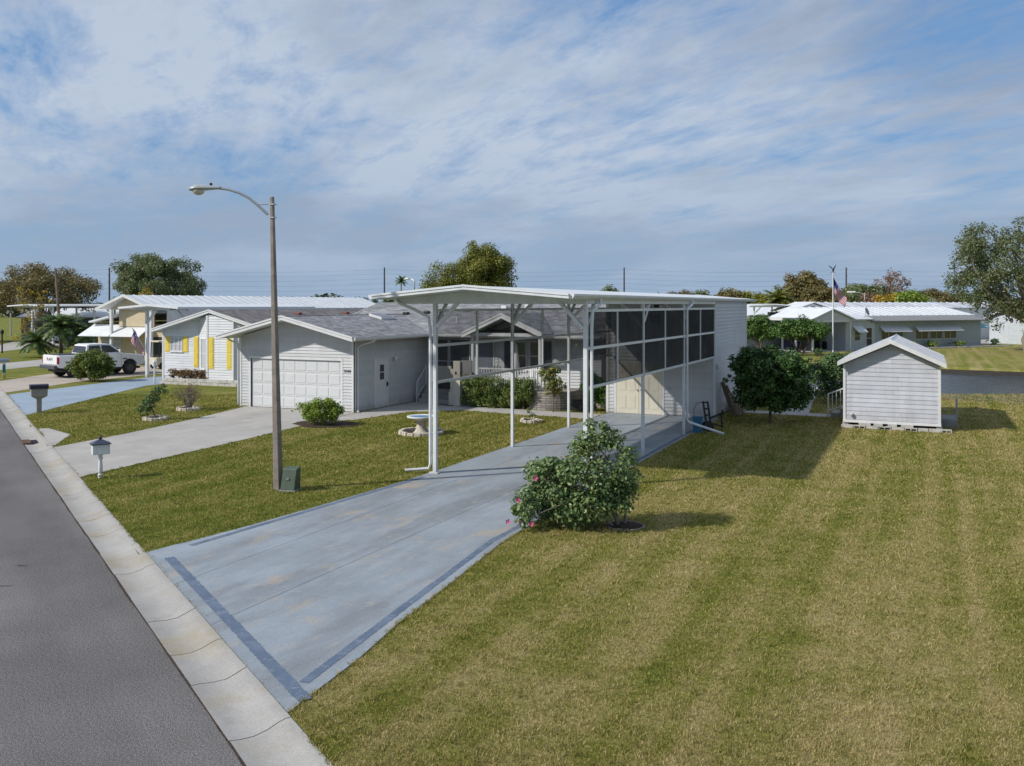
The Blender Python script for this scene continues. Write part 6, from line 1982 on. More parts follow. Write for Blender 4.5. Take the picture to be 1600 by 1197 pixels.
MB().beam((-0.05, 0, 0.45), (0.42, 0.05, 0.62), 0.06, 0.06).beam((0.35, 0.04, 0.60), (0.42, 0.05, 0.10), 0.05, 0.05).beam((-0.1, 0, 0.3), (0.40, 0.05, 0.15), 0.05, 0.05).build('folding_leg', DARK, mc)
MB().path([(0.38, -0.1, 0.64), (0.46, 0.15, 0.68)], 0.06, 8).build('grip', DARK, mc)
for y in (-0.2, 0.2):
    MB().path([(-0.14, y - 0.05, 0.16), (-0.14, y + 0.05, 0.16)], [0.16, 0.16], 16).build('wheel', DARK, mc)
MB().path([(-0.30, 0, 1.02), (-0.50, 0.05, 0.98), (-0.62, 0.05, 0.75), (-0.60, 0.05, 0.35)], 0.012, 6).build('cable', DARK, mc)
bn = thing('plastic_bin', 'blue plastic bin standing beside the black hand truck', 'bin', loc=(4.50, 10.55, 0), rz=R(15))
MB().obox((0, 0, 0), (0.30, 0.26, 0.52), 0, 1.12).build('bin', pm('bin_blue', (0.03, 0.14, 0.25), 0.45), bn, bevel=0.02)
MB().obox((0, 0, 0.521), (0.35, 0.31, 0.04), 0).build('rim', MATS['bin_blue'], bn)
ln = thing('lantern_post', 'small white garden lantern post at the end of the planter wall', 'lantern', loc=(-27.75, 17.35, 0))
MB().path([(0, 0, -0.05), (0, 0, 0.95)], [0.05, 0.045], 10).build('post', WHITE, ln)
MB().lathe([(0.06, 0.95), (0.12, 1.0), (0.15, 1.25), (0.05, 1.32), (0.01, 1.42)], 6).build('lantern', WHITE2, ln)
bp_ = thing('light_post', 'short black garden light post beside the far concrete drive', 'light post', loc=(-65.4, 35.8, 0))
MB().path([(0, 0, -0.1), (0, 0, 1.75)], 0.07, 8).build('post', DARK, bp_)
MB().lathe([(0.05, 1.75), (0.14, 1.8), (0.16, 2.05), (0.02, 2.2)], 8).build('lantern', DARK, bp_)
wp = thing('white_pole', 'slim white pole strung with round lights before the far carport', 'pole', loc=(-68.9, 41.6, 0))
MB().path([(0, 0, -0.1), (0, 0, 3.9)], 0.07, 8).build('pole', WHITE, wp)
for k in range(13):
    MB().lathe([(0.03, -0.09), (0.10, -0.05), (0.12, 0), (0.10, 0.05), (0.03, 0.09)], 10, (0, 0, 0.35 + 0.28 * k)).build('globe', WHITE, wp, smooth=True)
# porch clutter across the pond
pc = thing('stored_goods', 'dark jumble of tables and covered goods inside the porch across the pond', 'goods', loc=(0.6, 70.6, 0.04), rz=A)
for x, y, w, d, h, mt in ((0.3, 1.5, 1.6, 1.0, 1.1, pm('navy_cover', (0.02, 0.025, 0.06), 0.8)), (2.2, 1.2, 0.9, 0.8, 0.9, pm('grey_cover', (0.2, 0.2, 0.21), 0.8)), (3.3, 1.6, 1.2, 0.7, 1.3, DARK), (1.3, 3.0, 1.4, 0.8, 1.5, pm('brown_cover', (0.1, 0.06, 0.05), 0.8)), (4.2, 0.9, 0.5, 0.5, 0.8, DARK)):
    MB().obox((x, y, 0), (w, d, h), random.uniform(-0.2, 0.2), 0.85).build('box', mt, pc, bevel=0.05)

# ------------------------------------------------------------------ poles and wires
PP = [(-280, 132), (-200, 168), (-129, 200.5), (-67, 228.7), (-9.6, 254.9), (60, 286), (130, 318)]
POLEM = pm('dark_wood_pole', (0.09, 0.08, 0.075), 0.9)
for k, (x, y) in enumerate(PP):
    t = thing('power_pole', 'tall dark power line pole on the skyline', 'utility pole', loc=(x, y, 0), group='power poles on the skyline')
    MB().path([(0, 0, -0.5), (0, 0, 15.0)], [0.28, 0.2], 8).build('pole', POLEM, t)
    for z in (14.3, 12.6, 10.9):
        MB().path([(0, 0, z), (0.35, -0.75, z + 0.1)], 0.08, 6).build('insulator', POLEM, t)
for k, z in enumerate((14.4, 13.2, 11.8, 10.4, 9.0, 7.6)):
    pts = []
    for (a, b) in zip(PP[:-1], PP[1:]):
        for i in range(8):
            s = i / 8
            pts.append((a[0] + (b[0] - a[0]) * s + 0.35, a[1] + (b[1] - a[1]) * s - 0.75, z - 1.1 * 4 * s * (1 - s) * 0.8))
    t = MB().path(pts, 0.015, 4).build('power_line', POLEM)
    tag(t, 'thin power line wire strung between the tall skyline poles', 'wire', 'power line wires')
up = thing('utility_pole', 'leaning brown wooden pole rising in front of the olive brown tree', 'utility pole', loc=(-70.2, 46.0, 0))
MB().path([(0, 0, -0.3), (-0.6, -0.2, 8.2)], [0.17, 0.12], 8).build('pole', pm('brown_wood_pole', (0.20, 0.15, 0.12), 0.9), up)
def far_lamp(loc, h, rz, label):
    t = thing('street_lamp', label, 'street lamp', loc=loc, rz=rz)
    MB().path([(0, 0, -0.2), (0, 0, h)], [0.12, 0.08], 8).build('pole', BLOCK, t)
    MB().path([(0, 0, h - 0.2), (0.8, 0, h + 0.1), (1.6, 0, h + 0.15)], 0.06, 6).build('arm', STEEL, t)
    MB().box(1.3, 2.6, -0.18, 0.18, h + 0.05, h + 0.3).build('lamp_head', WHITE2, t, bevel=0.06)
far_lamp((-60.3, 101.0, 0), 8.3, R(160), 'distant street lamp rising beside a small fan palm')
far_lamp((-106.9, 67.7, 0), 6.0, R(150), 'distant street lamp in front of the olive brown tree')
far_lamp((2.9, 128.0, 0), 6.2, R(170), 'distant street lamp before the bare russet cypress')
# ------------------------------------------------------------------ trees, palms, shrubs
def leaf_quads(C, size, rng, aspect=0.5, up=0.35, out=None, fold=0.25):
    """rhombic leaves with a slight fold at the points C (n,3); size (n,)"""
    n = len(C)
    nrm = rng.normal(size=(n, 3))
    nrm /= np.linalg.norm(nrm, axis=1, keepdims=True)
    nrm[:, 2] = np.abs(nrm[:, 2]) * 0.6 + nrm[:, 2] * 0.4
    nrm += np.array([0, 0, up])
    if out is not None:
        nrm += out * 0.7
    nrm /= np.linalg.norm(nrm, axis=1, keepdims=True)
    t = rng.normal(size=(n, 3))
    t -= (t * nrm).sum(1, keepdims=True) * nrm
    t /= np.linalg.norm(t, axis=1, keepdims=True)
    b = np.cross(nrm, t)
    L = size[:, None] * 0.5
    Wd = L * aspect
    V = np.stack([C - t * L, C + b * Wd + nrm * Wd * fold, C + t * L, C - b * Wd + nrm * Wd * fold], 1).reshape(-1, 3)
    F = np.arange(4 * n).reshape(-1, 4)
    return V, F

def clump_leaves(clumps, dens, size, rng, flat=0.85):
    Cs, Os = [], []
    for (x, y, z, r) in clumps:
        n = max(8, int(dens * r * r * 1.25))
        d = rng.normal(size=(n, 3))
        d /= np.linalg.norm(d, axis=1, keepdims=True)
        rad = r * rng.random(n) ** 0.45 * (0.85 + 0.3 * rng.random(n))
        p = d * rad[:, None] * np.array([1, 1, flat]) + np.array([x, y, z])
        Cs.append(p)
        Os.append(d)
    C, O = np.concatenate(Cs), np.concatenate(Os)
    k = C[:, 2] > 0.03
    return C[k], O[k], size * (0.6 + 0.8 * rng.random(int(k.sum())))

def ellipsoid_clumps(rx, ry, rz, cz, n, rmin, rmax, rng, shell=0.6, zlow=-0.8, cx=0, cy=0):
    out = []
    while len(out) < n:
        d = rng.normal(size=3)
        d /= np.linalg.norm(d)
        if d[2] < zlow: continue
        s = shell + (1 - shell) * rng.random() ** 0.7
        s *= 0.85 + 0.3 * rng.random()
        r = rmin + (rmax - rmin) * rng.random()
        out.append((cx + d[0] * rx * s, cy + d[1] * ry * s, cz + d[2] * rz * s, r))
    return out

def limb(m, a, b, r0, r1, rng, bend=0.15, n=5):
    a, b = np.array(a, float), np.array(b, float)
    L = np.linalg.norm(b - a)
    pts, rad = [], []
    k1 = rng.normal(size=3) * L * bend
    for i in range(n):
        t = i / (n - 1)
        p = a + (b - a) * t + k1 * math.sin(math.pi * t) * 0.5 + np.array([0, 0, L * 0.12 * math.sin(math.pi * t)])
        pts.append(tuple(p)); rad.append(r0 + (r1 - r0) * t)
    m.path(pts, rad, 6, cap=False)

def tree(name, label, loc, clumps, trunk, leaf, dens, size, seed, cat='tree', group=None, bark=BARK, limbs=18, lr=0.3, aspect=0.5, rz=0.0, trunks=None, crown='crown', twigs=0):
    """trunk = (height of fork, radius); clumps local to the base"""
    rng = np.random.default_rng(seed)
    t = thing(name, label, cat, loc=loc, rz=rz, group=group)
    m = MB()
    forks = trunks or [((0, 0, 0), (0.05, 0.03, trunk[0]))]
    for a, b in forks:
        m.path([(a[0], a[1], -0.15), tuple(0.5 * (np.array(a) + np.array(b)) + rng.normal(size=3) * trunk[1] * 0.6), b], [trunk[1] * 1.25, trunk[1], trunk[1] * 0.75], 8, cap=False)
    idx = rng.permutation(len(clumps))[:limbs]
    for i in idx:
        c = clumps[i]
        f = forks[int(rng.integers(len(forks)))][1]
        st = (f[0], f[1], f[2] * (0.85 + 0.15 * rng.random()))
        limb(m, st, c[:3], trunk[1] * lr * 1.1, trunk[1] * 0.08, rng)
        for q in range(twigs):
            e = np.array(c[:3]) + rng.normal(size=3) * c[3] * 0.7
            limb(m, c[:3], e, trunk[1] * 0.14, trunk[1] * 0.04, rng, n=3)
    if m.v:
        m.build('trunk', bark, t, smooth=True)
    if dens > 0:
        C, O, S = clump_leaves(clumps, dens, size, rng)
        V, F = leaf_quads(C, S, rng, aspect=aspect, out=O)
        np_mesh(crown, V, F, leaf, t)
    return t

G_DARK = leaf_mat('dark_glossy_leaf', [(0.014, 0.034, 0.009), (0.034, 0.072, 0.016), (0.075, 0.13, 0.03)], trans=0.22, rough=0.38, clump=0.35)
G_HIB = leaf_mat('hibiscus_leaf', [(0.022, 0.048, 0.018), (0.055, 0.098, 0.034), (0.115, 0.165, 0.06), (0.21, 0.20, 0.07)], trans=0.22, rough=0.45, clump=0.3, cscale=2.2)
G_LIME = leaf_mat('lime_leaf', [(0.05, 0.09, 0.015), (0.13, 0.19, 0.03), (0.30, 0.33, 0.05)], trans=0.3, clump=0.4, cscale=2)
G_HEDGE = leaf_mat('hedge_leaf', [(0.018, 0.035, 0.010), (0.05, 0.085, 0.02), (0.11, 0.14, 0.03), (0.17, 0.09, 0.035)], trans=0.22, clump=0.5, cscale=1.4)
G_OAK = leaf_mat('oak_leaf', [(0.045, 0.060, 0.028), (0.095, 0.118, 0.050), (0.17, 0.185, 0.075)], trans=0.32, clump=0.5, cscale=0.5)
G_OLIVE = leaf_mat('olive_brown_leaf', [(0.06, 0.058, 0.022), (0.11, 0.095, 0.035), (0.20, 0.14, 0.05)], trans=0.25, clump=0.5, cscale=0.4)
G_YEL = leaf_mat('yellow_green_leaf', [(0.035, 0.05, 0.012), (0.11, 0.12, 0.022), (0.22, 0.20, 0.035)], trans=0.28, clump=0.6, cscale=0.35)
G_ORANGE = leaf_mat('orange_leaf', [(0.10, 0.10, 0.02), (0.22, 0.17, 0.02), (0.32, 0.14, 0.015)], trans=0.3, clump=0.5, cscale=0.6)
G_RUSS = leaf_mat('russet_leaf', [(0.09, 0.05, 0.035), (0.17, 0.10, 0.07), (0.24, 0.15, 0.10)], trans=0.2, clump=0.4)
G_PALM = leaf_mat('palm_leaf', [(0.025, 0.05, 0.018), (0.06, 0.10, 0.03), (0.15, 0.18, 0.06)], trans=0.22, clump=0.3)
G_RED = leaf_mat('reddish_leaf', [(0.05, 0.05, 0.015), (0.13, 0.08, 0.035), (0.22, 0.12, 0.06)], trans=0.2, clump=0.5, cscale=1.5)
G_TOP = leaf_mat('topiary_leaf', [(0.018, 0.045, 0.010), (0.045, 0.09, 0.018), (0.11, 0.17, 0.035)], trans=0.22, clump=0.45, cscale=0.9)

# flowering shrub by the blue drive
S_ = 18.2 / 1430
hc = [(930, 700, 25), (960, 690, 22), (985, 715, 20), (900, 735, 28), (940, 745, 34), (975, 745, 22), (985, 775, 20), (850, 745, 26), (880, 770, 34), (920, 785, 34), (832, 785, 26), (826, 812, 16), (865, 805, 27), (905, 812, 22), (945, 800, 18), (930, 668, 10), (865, 730, 16), (848, 738, 13), (950, 672, 10), (1000, 745, 10), (915, 705, 20), (812, 800, 10), (885, 745, 24), (960, 770, 24), (975, 790, 18), (955, 785, 20), (935, 812, 14), (990, 760, 16), (890, 800, 26), (850, 775, 24)]
rg = np.random.default_rng(5)
hcl = [((px - 978) * S_, rg.uniform(-0.45, 0.35), (826 - py) * S_ + 0.05, r * S_) for px, py, r in hc for _ in (0, 1)]
hib = tree('flowering_shrub', 'leafy sprawling shrub with pink blooms beside the blue drive', (6.22, -3.50, 0.0), hcl, (0.45, 0.028), G_HIB, 2500, 0.078, 21, cat='shrub', rz=R(24.5), limbs=44, lr=0.6, bark=BARK_G, aspect=0.62, twigs=2,
           trunks=[((0.05, 0.05, 0), (0.12, 0.05, 0.55)), ((0.0, 0.0, 0), (-0.35, 0.0, 0.55)), ((-0.05, 0.1, 0), (-0.1, 0.2, 0.8)), ((0, 0, 0), (-0.7, -0.1, 0.35))], crown='foliage')
PINK = pm('pink_petal', (0.60, 0.10, 0.25), 0.5, var=0.2, scale=8)
for px, py in ((842, 747), (815, 780), (800, 812), (820, 815), (835, 815)):
    x, y, z = (px - 978) * S_, rg.uniform(-0.55, -0.35), (826 - py) * S_ + 0.05
    m = MB()
    for k in range(5):
        a = 2 * math.pi * k / 5
        ca, sa = math.cos(a), math.sin(a)
        cb_, sb_ = math.cos(a + 0.5), math.sin(a + 0.5)
        cc_, sc2 = math.cos(a - 0.5), math.sin(a - 0.5)
        m.add([(x, y, z), (x + 0.04 * cc_, y - 0.02, z + 0.04 * sc2), (x + 0.062 * ca, y - 0.035, z + 0.062 * sa), (x + 0.04 * cb_, y - 0.02, z + 0.04 * sb_)], [(0, 1, 2, 3)])
    m.build('flower', PINK, hib)

def shrub(name, label, loc, rx, ry, h, leaf, dens, size, seed, n=40, group=None, aspect=0.55, bark=BARK, trunk=0.03, low=0.12, limbs=14, rmin=0.30, rmax=0.46, cat='shrub'):
    rng = np.random.default_rng(seed)
    sc = min(rx, ry, h / 2)
    cl = ellipsoid_clumps(rx * 0.8, ry * 0.8, h * 0.42, h * 0.52, n, rmin * sc, rmax * sc, rng, shell=0.45, zlow=-0.95)
    for q in range(n // 2):
        d = rng.normal(size=3); d /= np.linalg.norm(d); d[2] = abs(d[2]) * 0.9 - 0.15
        k = rng.uniform(0.92, 1.16)
        cl.append((d[0] * rx * k, d[1] * ry * k, h * 0.52 + d[2] * h * 0.5 * k, sc * rng.uniform(0.06, 0.12)))
    return tree(name, label, loc, cl, (h * 0.3, trunk), leaf, dens, size, seed + 1, cat=cat, group=group, limbs=limbs, lr=0.6, aspect=aspect, bark=bark, crown='foliage')
shrub('green_bush', 'rounded yellow green bush on a mulch bed beside the garage drive', (-8.62, 6.75, 0.02), 1.0, 0.85, 1.0, G_LIME, 2600, 0.075, 31, n=64)
shrub('green_bush', 'glossy green bush against the left wall of the carport store room', (-0.85, 15.0, 0), 0.55, 0.55, 1.7, leaf_mat('bright_green_leaf', [(0.03, 0.07, 0.012), (0.07, 0.14, 0.025), (0.15, 0.23, 0.05)], trans=0.25, clump=0.3), 2600, 0.09, 32, n=40)
shrub('dark_shrub', 'large dark glossy shrub standing on the lawn by the store room', (6.35, 14.5, 0), 1.65, 1.5, 3.15, G_DARK, 1250, 0.13, 33, n=120, trunk=0.05, limbs=40, rmin=0.16, rmax=0.32)
shrub('green_bush', 'soft green bush behind the steps of the shed', (7.9, 23.2, 0), 1.05, 1.0, 2.35, leaf_mat('soft_green_leaf', [(0.025, 0.05, 0.02), (0.05, 0.09, 0.03), (0.11, 0.16, 0.06)], trans=0.25, clump=0.4), 1100, 0.11, 34, n=50)
shrub('green_bush', 'second soft green bush in shade at the pond edge', (9.3, 25.2, 0), 1.0, 1.0, 1.7, MATS['soft_green_leaf'], 900, 0.12, 35, n=40)
shrub('green_bush', 'dense round bush on the grass strip beside the pickup truck', (-32.35, 17.1, 0), 1.4, 1.15, 1.75, leaf_mat('yellow_edged_leaf', [(0.025, 0.045, 0.01), (0.07, 0.10, 0.02), (0.22, 0.22, 0.04)], trans=0.25, clump=0.45, cscale=1.5), 1500, 0.12, 36, n=80)
# hedge
rng = np.random.default_rng(41)
hcl = [(rng.uniform(-1.6, 1.6), rng.uniform(-0.30, 0.30), rng.uniform(0.15, 1.28), rng.uniform(0.16, 0.26)) for _ in range(230)]
tree('hedge', 'clipped green hedge tinged with bronze in front of the porch railing', (-5.05, 14.50, 0), hcl, (0.5, 0.03), G_HEDGE, 1900, 0.07, 42, cat='hedge', limbs=20, crown='foliage', trunks=[((-1.2, 0, 0), (-1.2, 0, 0.5)), ((0, 0, 0), (0, 0, 0.5)), ((1.2, 0, 0), (1.2, 0, 0.5))])
# young flowering tree at the porch corner
cl = ellipsoid_clumps(0.55, 0.5, 0.65, 1.25, 26, 0.14, 0.24, np.random.default_rng(43), shell=0.4)
tree('young_tree', 'young citrus like tree with yellowish leaves at the stone porch corner', (-2.35, 14.05, 0), cl, (0.6, 0.03), leaf_mat('citrus_leaf', [(0.03, 0.06, 0.015), (0.09, 0.13, 0.03), (0.25, 0.17, 0.05)], trans=0.25), 1500, 0.10, 44, limbs=16, lr=0.6)
cl = ellipsoid_clumps(0.16, 0.14, 0.25, 0.42, 6, 0.06, 0.1, np.random.default_rng(45))
tree('young_plant', 'tiny young plant inside the small stone ring', (-1.85, 10.68, 0.03), cl, (0.25, 0.012), G_HIB, 2500, 0.07, 46, limbs=6, cat='plant', lr=0.7)
# leaning young tree and twiggy shrub on the neighbour's lawn
S2_ = 35.6 / 1430
lc = [((px - 236) * S2_, rg.uniform(-0.15, 0.15), (655 - py) * S2_, r * S2_) for px, py, r in ((212, 640, 6), (220, 630, 9), (228, 622, 9), (235, 612, 8), (243, 608, 8), (252, 612, 5), (222, 642, 7), (230, 634, 8), (216, 650, 5), (238, 622, 7), (247, 603, 5))]
tree('leaning_tree', 'small leaning blue green tree in a stone ring on the next lawn', (-15.35, 5.35, 0.02), lc, (0.5, 0.035), MATS['soft_green_leaf'], 2600, 0.09, 47, limbs=11, lr=0.6, rz=R(24.5), trunks=[((0.1, 0, 0), (-0.15, 0, 0.45))])
rng = np.random.default_rng(48)
t = thing('twiggy_shrub', 'bare brown twiggy shrub in a stone ring on the next lawn', 'shrub', loc=(-16.6, 8.4, 0.02))
m = MB()
tips = []
for k in range(46):
    a = rng.random() * 6.283
    s = 0.65 * rng.random() ** 0.6
    e = (math.cos(a) * s, math.sin(a) * s, 0.75 + 0.5 * rng.random() - 0.35 * s)
    limb(m, (rng.normal() * 0.05, rng.normal() * 0.05, 0), e, 0.014, 0.004, rng, bend=0.06)
    tips.append(e)
    for q in range(3):
        limb(m, tuple(0.6 * np.array(e)), tuple(np.array(e) + rng.normal(size=3) * 0.13), 0.006, 0.002, rng, n=3)
m.build('stems', BARK_G, t)
C, O, S = clump_leaves([(x, y, z, 0.12) for x, y, z in tips], 700, 0.05, rng)
V, F = leaf_quads(C, S, rng)
np_mesh('foliage', V, F, G_RED, t)
# planter plants
for k, x in enumerate(np.linspace(-27.05, -24.8, 7)):
    shrub('planter_shrub', 'low reddish brown shrub in the block planter below yellow shutters', (float(x), 18.05 + 0.05 * (k % 2), 0.22), 0.36, 0.30, 0.62, G_RED, 2600, 0.07, 60 + k, n=16, group='shrubs in the block planter', limbs=6)
for k, x in enumerate((-22.1,)):
    shrub('planter_shrub', 'single dark red shrub at the house end of the block planter', (x, 18.2, 0.22), 0.36, 0.30, 0.62, G_RED, 2600, 0.07, 70 + k, n=16, limbs=6)
# bird bath spiky plant
sp2 = thing('spiky_plant', 'small spiky plant in the stone ring beside the bird bath', 'plant', loc=(-3.62, 6.55, 0.03))
m = MB()
for k in range(14):
    a = k * 2.4
    L = 0.28 + 0.12 * (k % 3)
    d = (math.cos(a) * 0.35, math.sin(a) * 0.35)
    w = (-math.sin(a) * 0.012, math.cos(a) * 0.012)
    m.add([(w[0], w[1], 0), (-w[0], -w[1], 0), (d[0] * L, d[1] * L, L)], [(0, 1, 2)])
m.build('leaves', G_HIB, sp2)
# clipped trees across the pond
cl = ellipsoid_clumps(1.55, 1.5, 1.25, 2.2, 60, 0.35, 0.6, np.random.default_rng(80), shell=0.55, zlow=-0.75)
tree('clipped_tree', 'dense clipped tree half hidden by the store room across the pond', (-2.2, 63.9, 0), cl, (1.1, 0.10), G_TOP, 420, 0.2, 81, limbs=16, trunks=[((0, 0, 0), (0.2, 0, 1.1)), ((0, 0, 0), (-0.25, 0.1, 1.1))])
cl = ellipsoid_clumps(2.15, 1.9, 1.0, 2.1, 80, 0.35, 0.6, np.random.default_rng(82), shell=0.5, zlow=-0.7)
tree('clipped_tree', 'wide clipped tree with forked trunks near the flagpole across the pond', (1.6, 61.8, 0), cl, (1.1, 0.09), G_TOP, 420, 0.2, 83, limbs=18, trunks=[((0, 0, 0), (0.1, 0, 1.1)), ((0, 0, 0), (-0.7, 0.1, 1.2)), ((0, 0, 0), (0.9, 0, 1.3))])
shrub('green_bush', 'small bush at the foot of the flagpole', (3.3, 61.0, 0), 0.6, 0.6, 0.8, MATS['soft_green_leaf'], 700, 0.12, 84, n=20)
fa = math.cos(A), math.sin(A)
for k, (lx, lab) in enumerate(((8.6, 'yellow green bush under the smaller awning of the slate house'), (11.6, 'yellow green bush under the left end of the long awning'), (15.6, 'yellow and orange bush near the right end of the long awning'), (21.4, 'sparse grey green bush at the right corner of the slate house'))):
    x, y = 4.26 + fa[0] * lx + fa[1] * 0.9, 73.0 + fa[1] * lx - fa[0] * 0.9
    shrub('low_bush', lab, (x, y, 0), 0.75, 0.6, 0.85, G_LIME if k < 3 else MATS['soft_green_leaf'], 600, 0.14, 85 + k, n=22, limbs=6)

# big trees
def big(name, label, loc, rx, rz_, cz, n, leaf, dens, size, seed, trunk, bark=BARK, shell=0.55, zlow=-0.55, rmin=0.7, rmax=1.3, limbs=26, group=None, ry=None, aspect=0.55):
    cl = ellipsoid_clumps(rx, ry or rx, rz_, cz, n, rmin, rmax, np.random.default_rng(seed), shell=shell, zlow=zlow)
    return tree(name, label, loc, cl, trunk, leaf, dens, size, seed + 1, bark=bark, limbs=limbs, group=group, aspect=aspect)
big('oak_tree', 'dense round crowned green oak behind the ribbed white roof', (-72.6, 61.3, 0), 4.9, 3.9, 6.6, 190, G_OAK, 230, 0.25, 101, (3.0, 0.3), shell=0.45, rmin=0.5, rmax=1.15)
big('oak_tree', 'broad sparse olive brown tree behind the far carports', (-84.9, 55.7, 0), 5.6, 3.1, 5.9, 150, G_OLIVE, 120, 0.24, 103, (2.6, 0.35), bark=BARK_G, shell=0.45)
big('oak_tree', 'second olive brown tree at the far end of the street', (-94.0, 53.0, 0), 5.0, 2.6, 5.0, 110, G_OLIVE, 120, 0.24, 105, (2.4, 0.3), bark=BARK_G, shell=0.45)
big('tall_tree', 'tall yellow green tree rising behind the grey shingle roof', (-37.0, 77.5, 0), 3.6, 4.2, 7.2, 120, G_YEL, 240, 0.25, 107, (3.2, 0.3), shell=0.4)
big('tall_tree', 'wispy paler tree leaning against the tall yellow green tree', (-41.2, 75.4, 0), 2.3, 3.0, 6.2, 50, G_YEL, 130, 0.22, 109, (3.0, 0.2), shell=0.4)
big('oak_tree', 'great spreading oak with low hanging boughs across the pond', (20.6, 77.3, 0), 7.6, 5.2, 7.4, 300, leaf_mat('live_oak_leaf', [(0.042, 0.056, 0.026), (0.090, 0.108, 0.048), (0.17, 0.175, 0.075)], trans=0.32, clump=0.5, cscale=0.5), 150, 0.23, 111, (2.6, 0.5), bark=BARK_G, shell=0.5, zlow=-0.95, rmin=0.55, rmax=1.1, limbs=60, ry=6.5)
cl = [(rg.normal() * 0.9, rg.normal() * 0.9, z, rg.uniform(0.25, 0.5)) for z in np.linspace(1.2, 6.0, 30)]
tree('orange_tree', 'slender tree with sparse yellow and orange autumn leaves by the far carport', (-69.3, 42.2, 0), cl, (2.5, 0.1), G_ORANGE, 110, 0.26, 113, limbs=26, bark=BARK_G)
cl = [(rg.normal() * 0.5, rg.normal() * 0.5, z, rg.uniform(0.3, 0.5)) for z in np.linspace(3.8, 6.0, 10)]
tree('orange_tree', 'orange leaved tree top peeping over the ribbed white roof', (-59.5, 46.8, 0), cl, (3.0, 0.1), G_ORANGE, 130, 0.26, 115, limbs=10, bark=BARK_G)
# background trees over the carport and beyond the pond
bgs = [((-31.0, 108, 0), 1.6, 1.2, 5.5, 24, G_OAK, 'small dark tree top just above the carport roof ridge'), ((-24.0, 120.5, 0), 3.2, 1.3, 4.9, 36, G_OLIVE, 'low olive tree top behind the middle of the carport roof'), ((-16.8, 123, 0), 2.6, 1.5, 5.0, 36, G_OLIVE, 'olive tree top behind the rear of the carport roof'), ((-20, 118, 0), 1.6, 1.3, 5.0, 20, G_OAK, 'small dark green tree top between two olive ones'), ((-13.5, 124, 0), 1.6, 1.4, 4.6, 20, G_YEL, 'sparse yellowish tree top at the end of the carport roof'),
       ((-10.0, 123, 0), 2.4, 2.2, 4.6, 40, G_YEL, 'yellow green palm like tree beside the store room roof'), ((-5.6, 125, 0), 3.0, 2.8, 6.6, 70, G_OLIVE, 'taller olive tree standing left of the flagpole'), ((-3.0, 122, 0), 3.4, 2.4, 4.4, 60, G_OLIVE, 'broad tan tree below the taller olive tree'), ((-0.5, 128, 0), 3.0, 2.0, 4.5, 50, G_OAK, 'dark tree just behind the flagpole'), ((3.0, 139, 0), 3.4, 3.0, 5.0, 60, G_OAK, 'round dark green tree right of the flagpole'), ((9.2, 121, 0), 2.2, 1.7, 4.6, 40, G_LIME, 'small round lime green tree below the russet cypress'), ((7.0, 122, 0), 1.9, 1.5, 4.5, 30, G_ORANGE, 'small golden tree beside the lime green one')]
for k, (loc, rx, rz_, cz, n, lf, lab) in enumerate(bgs):
    big('background_tree', lab, loc, rx, rz_, cz, n, lf, 110, 0.36, 200 + 2 * k, (2.2, 0.2), rmin=0.6, rmax=1.1, limbs=14)
big('bare_cypress', 'bare russet cypress with open branches on the skyline', (6.1, 141, 0), 2.9, 2.6, 7.2, 60, G_RUSS, 30, 0.34, 231, (5.5, 0.28), bark=BARK_G, rmin=0.5, rmax=0.9, limbs=50)
big('bare_cypress', 'low russet brown thicket at the foot of the cypress', (3.6, 131, 0), 3.4, 1.9, 3.9, 60, G_RUSS, 60, 0.34, 233, (1.5, 0.2), bark=BARK_G, rmin=0.6, rmax=1.0, limbs=30)

for k, (px, py, r_, cz, lf, lab) in enumerate(((-8.0, 150, 3.2, 4.8, G_OAK, 'dark rounded tree far behind the flagpole'), (12.5, 150, 3.6, 4.6, G_OLIVE, 'low olive tree right of the russet cypress'), (17, 152, 3.0, 4.2, G_OAK, 'low dark tree between the cypress and the great oak'), (-18, 140, 3.2, 4.6, G_YEL, 'low yellow green tree behind the store room roof'), (0.0, 150, 3.0, 5.6, G_OAK, 'tall dark tree between flagpole and cypress'))):
    big('background_tree', lab, (px, py, 0), r_, 2.2, cz, 50, lf, 110, 0.34, 260 + 2 * k, (2.2, 0.2), rmin=0.6, rmax=1.1, limbs=14)

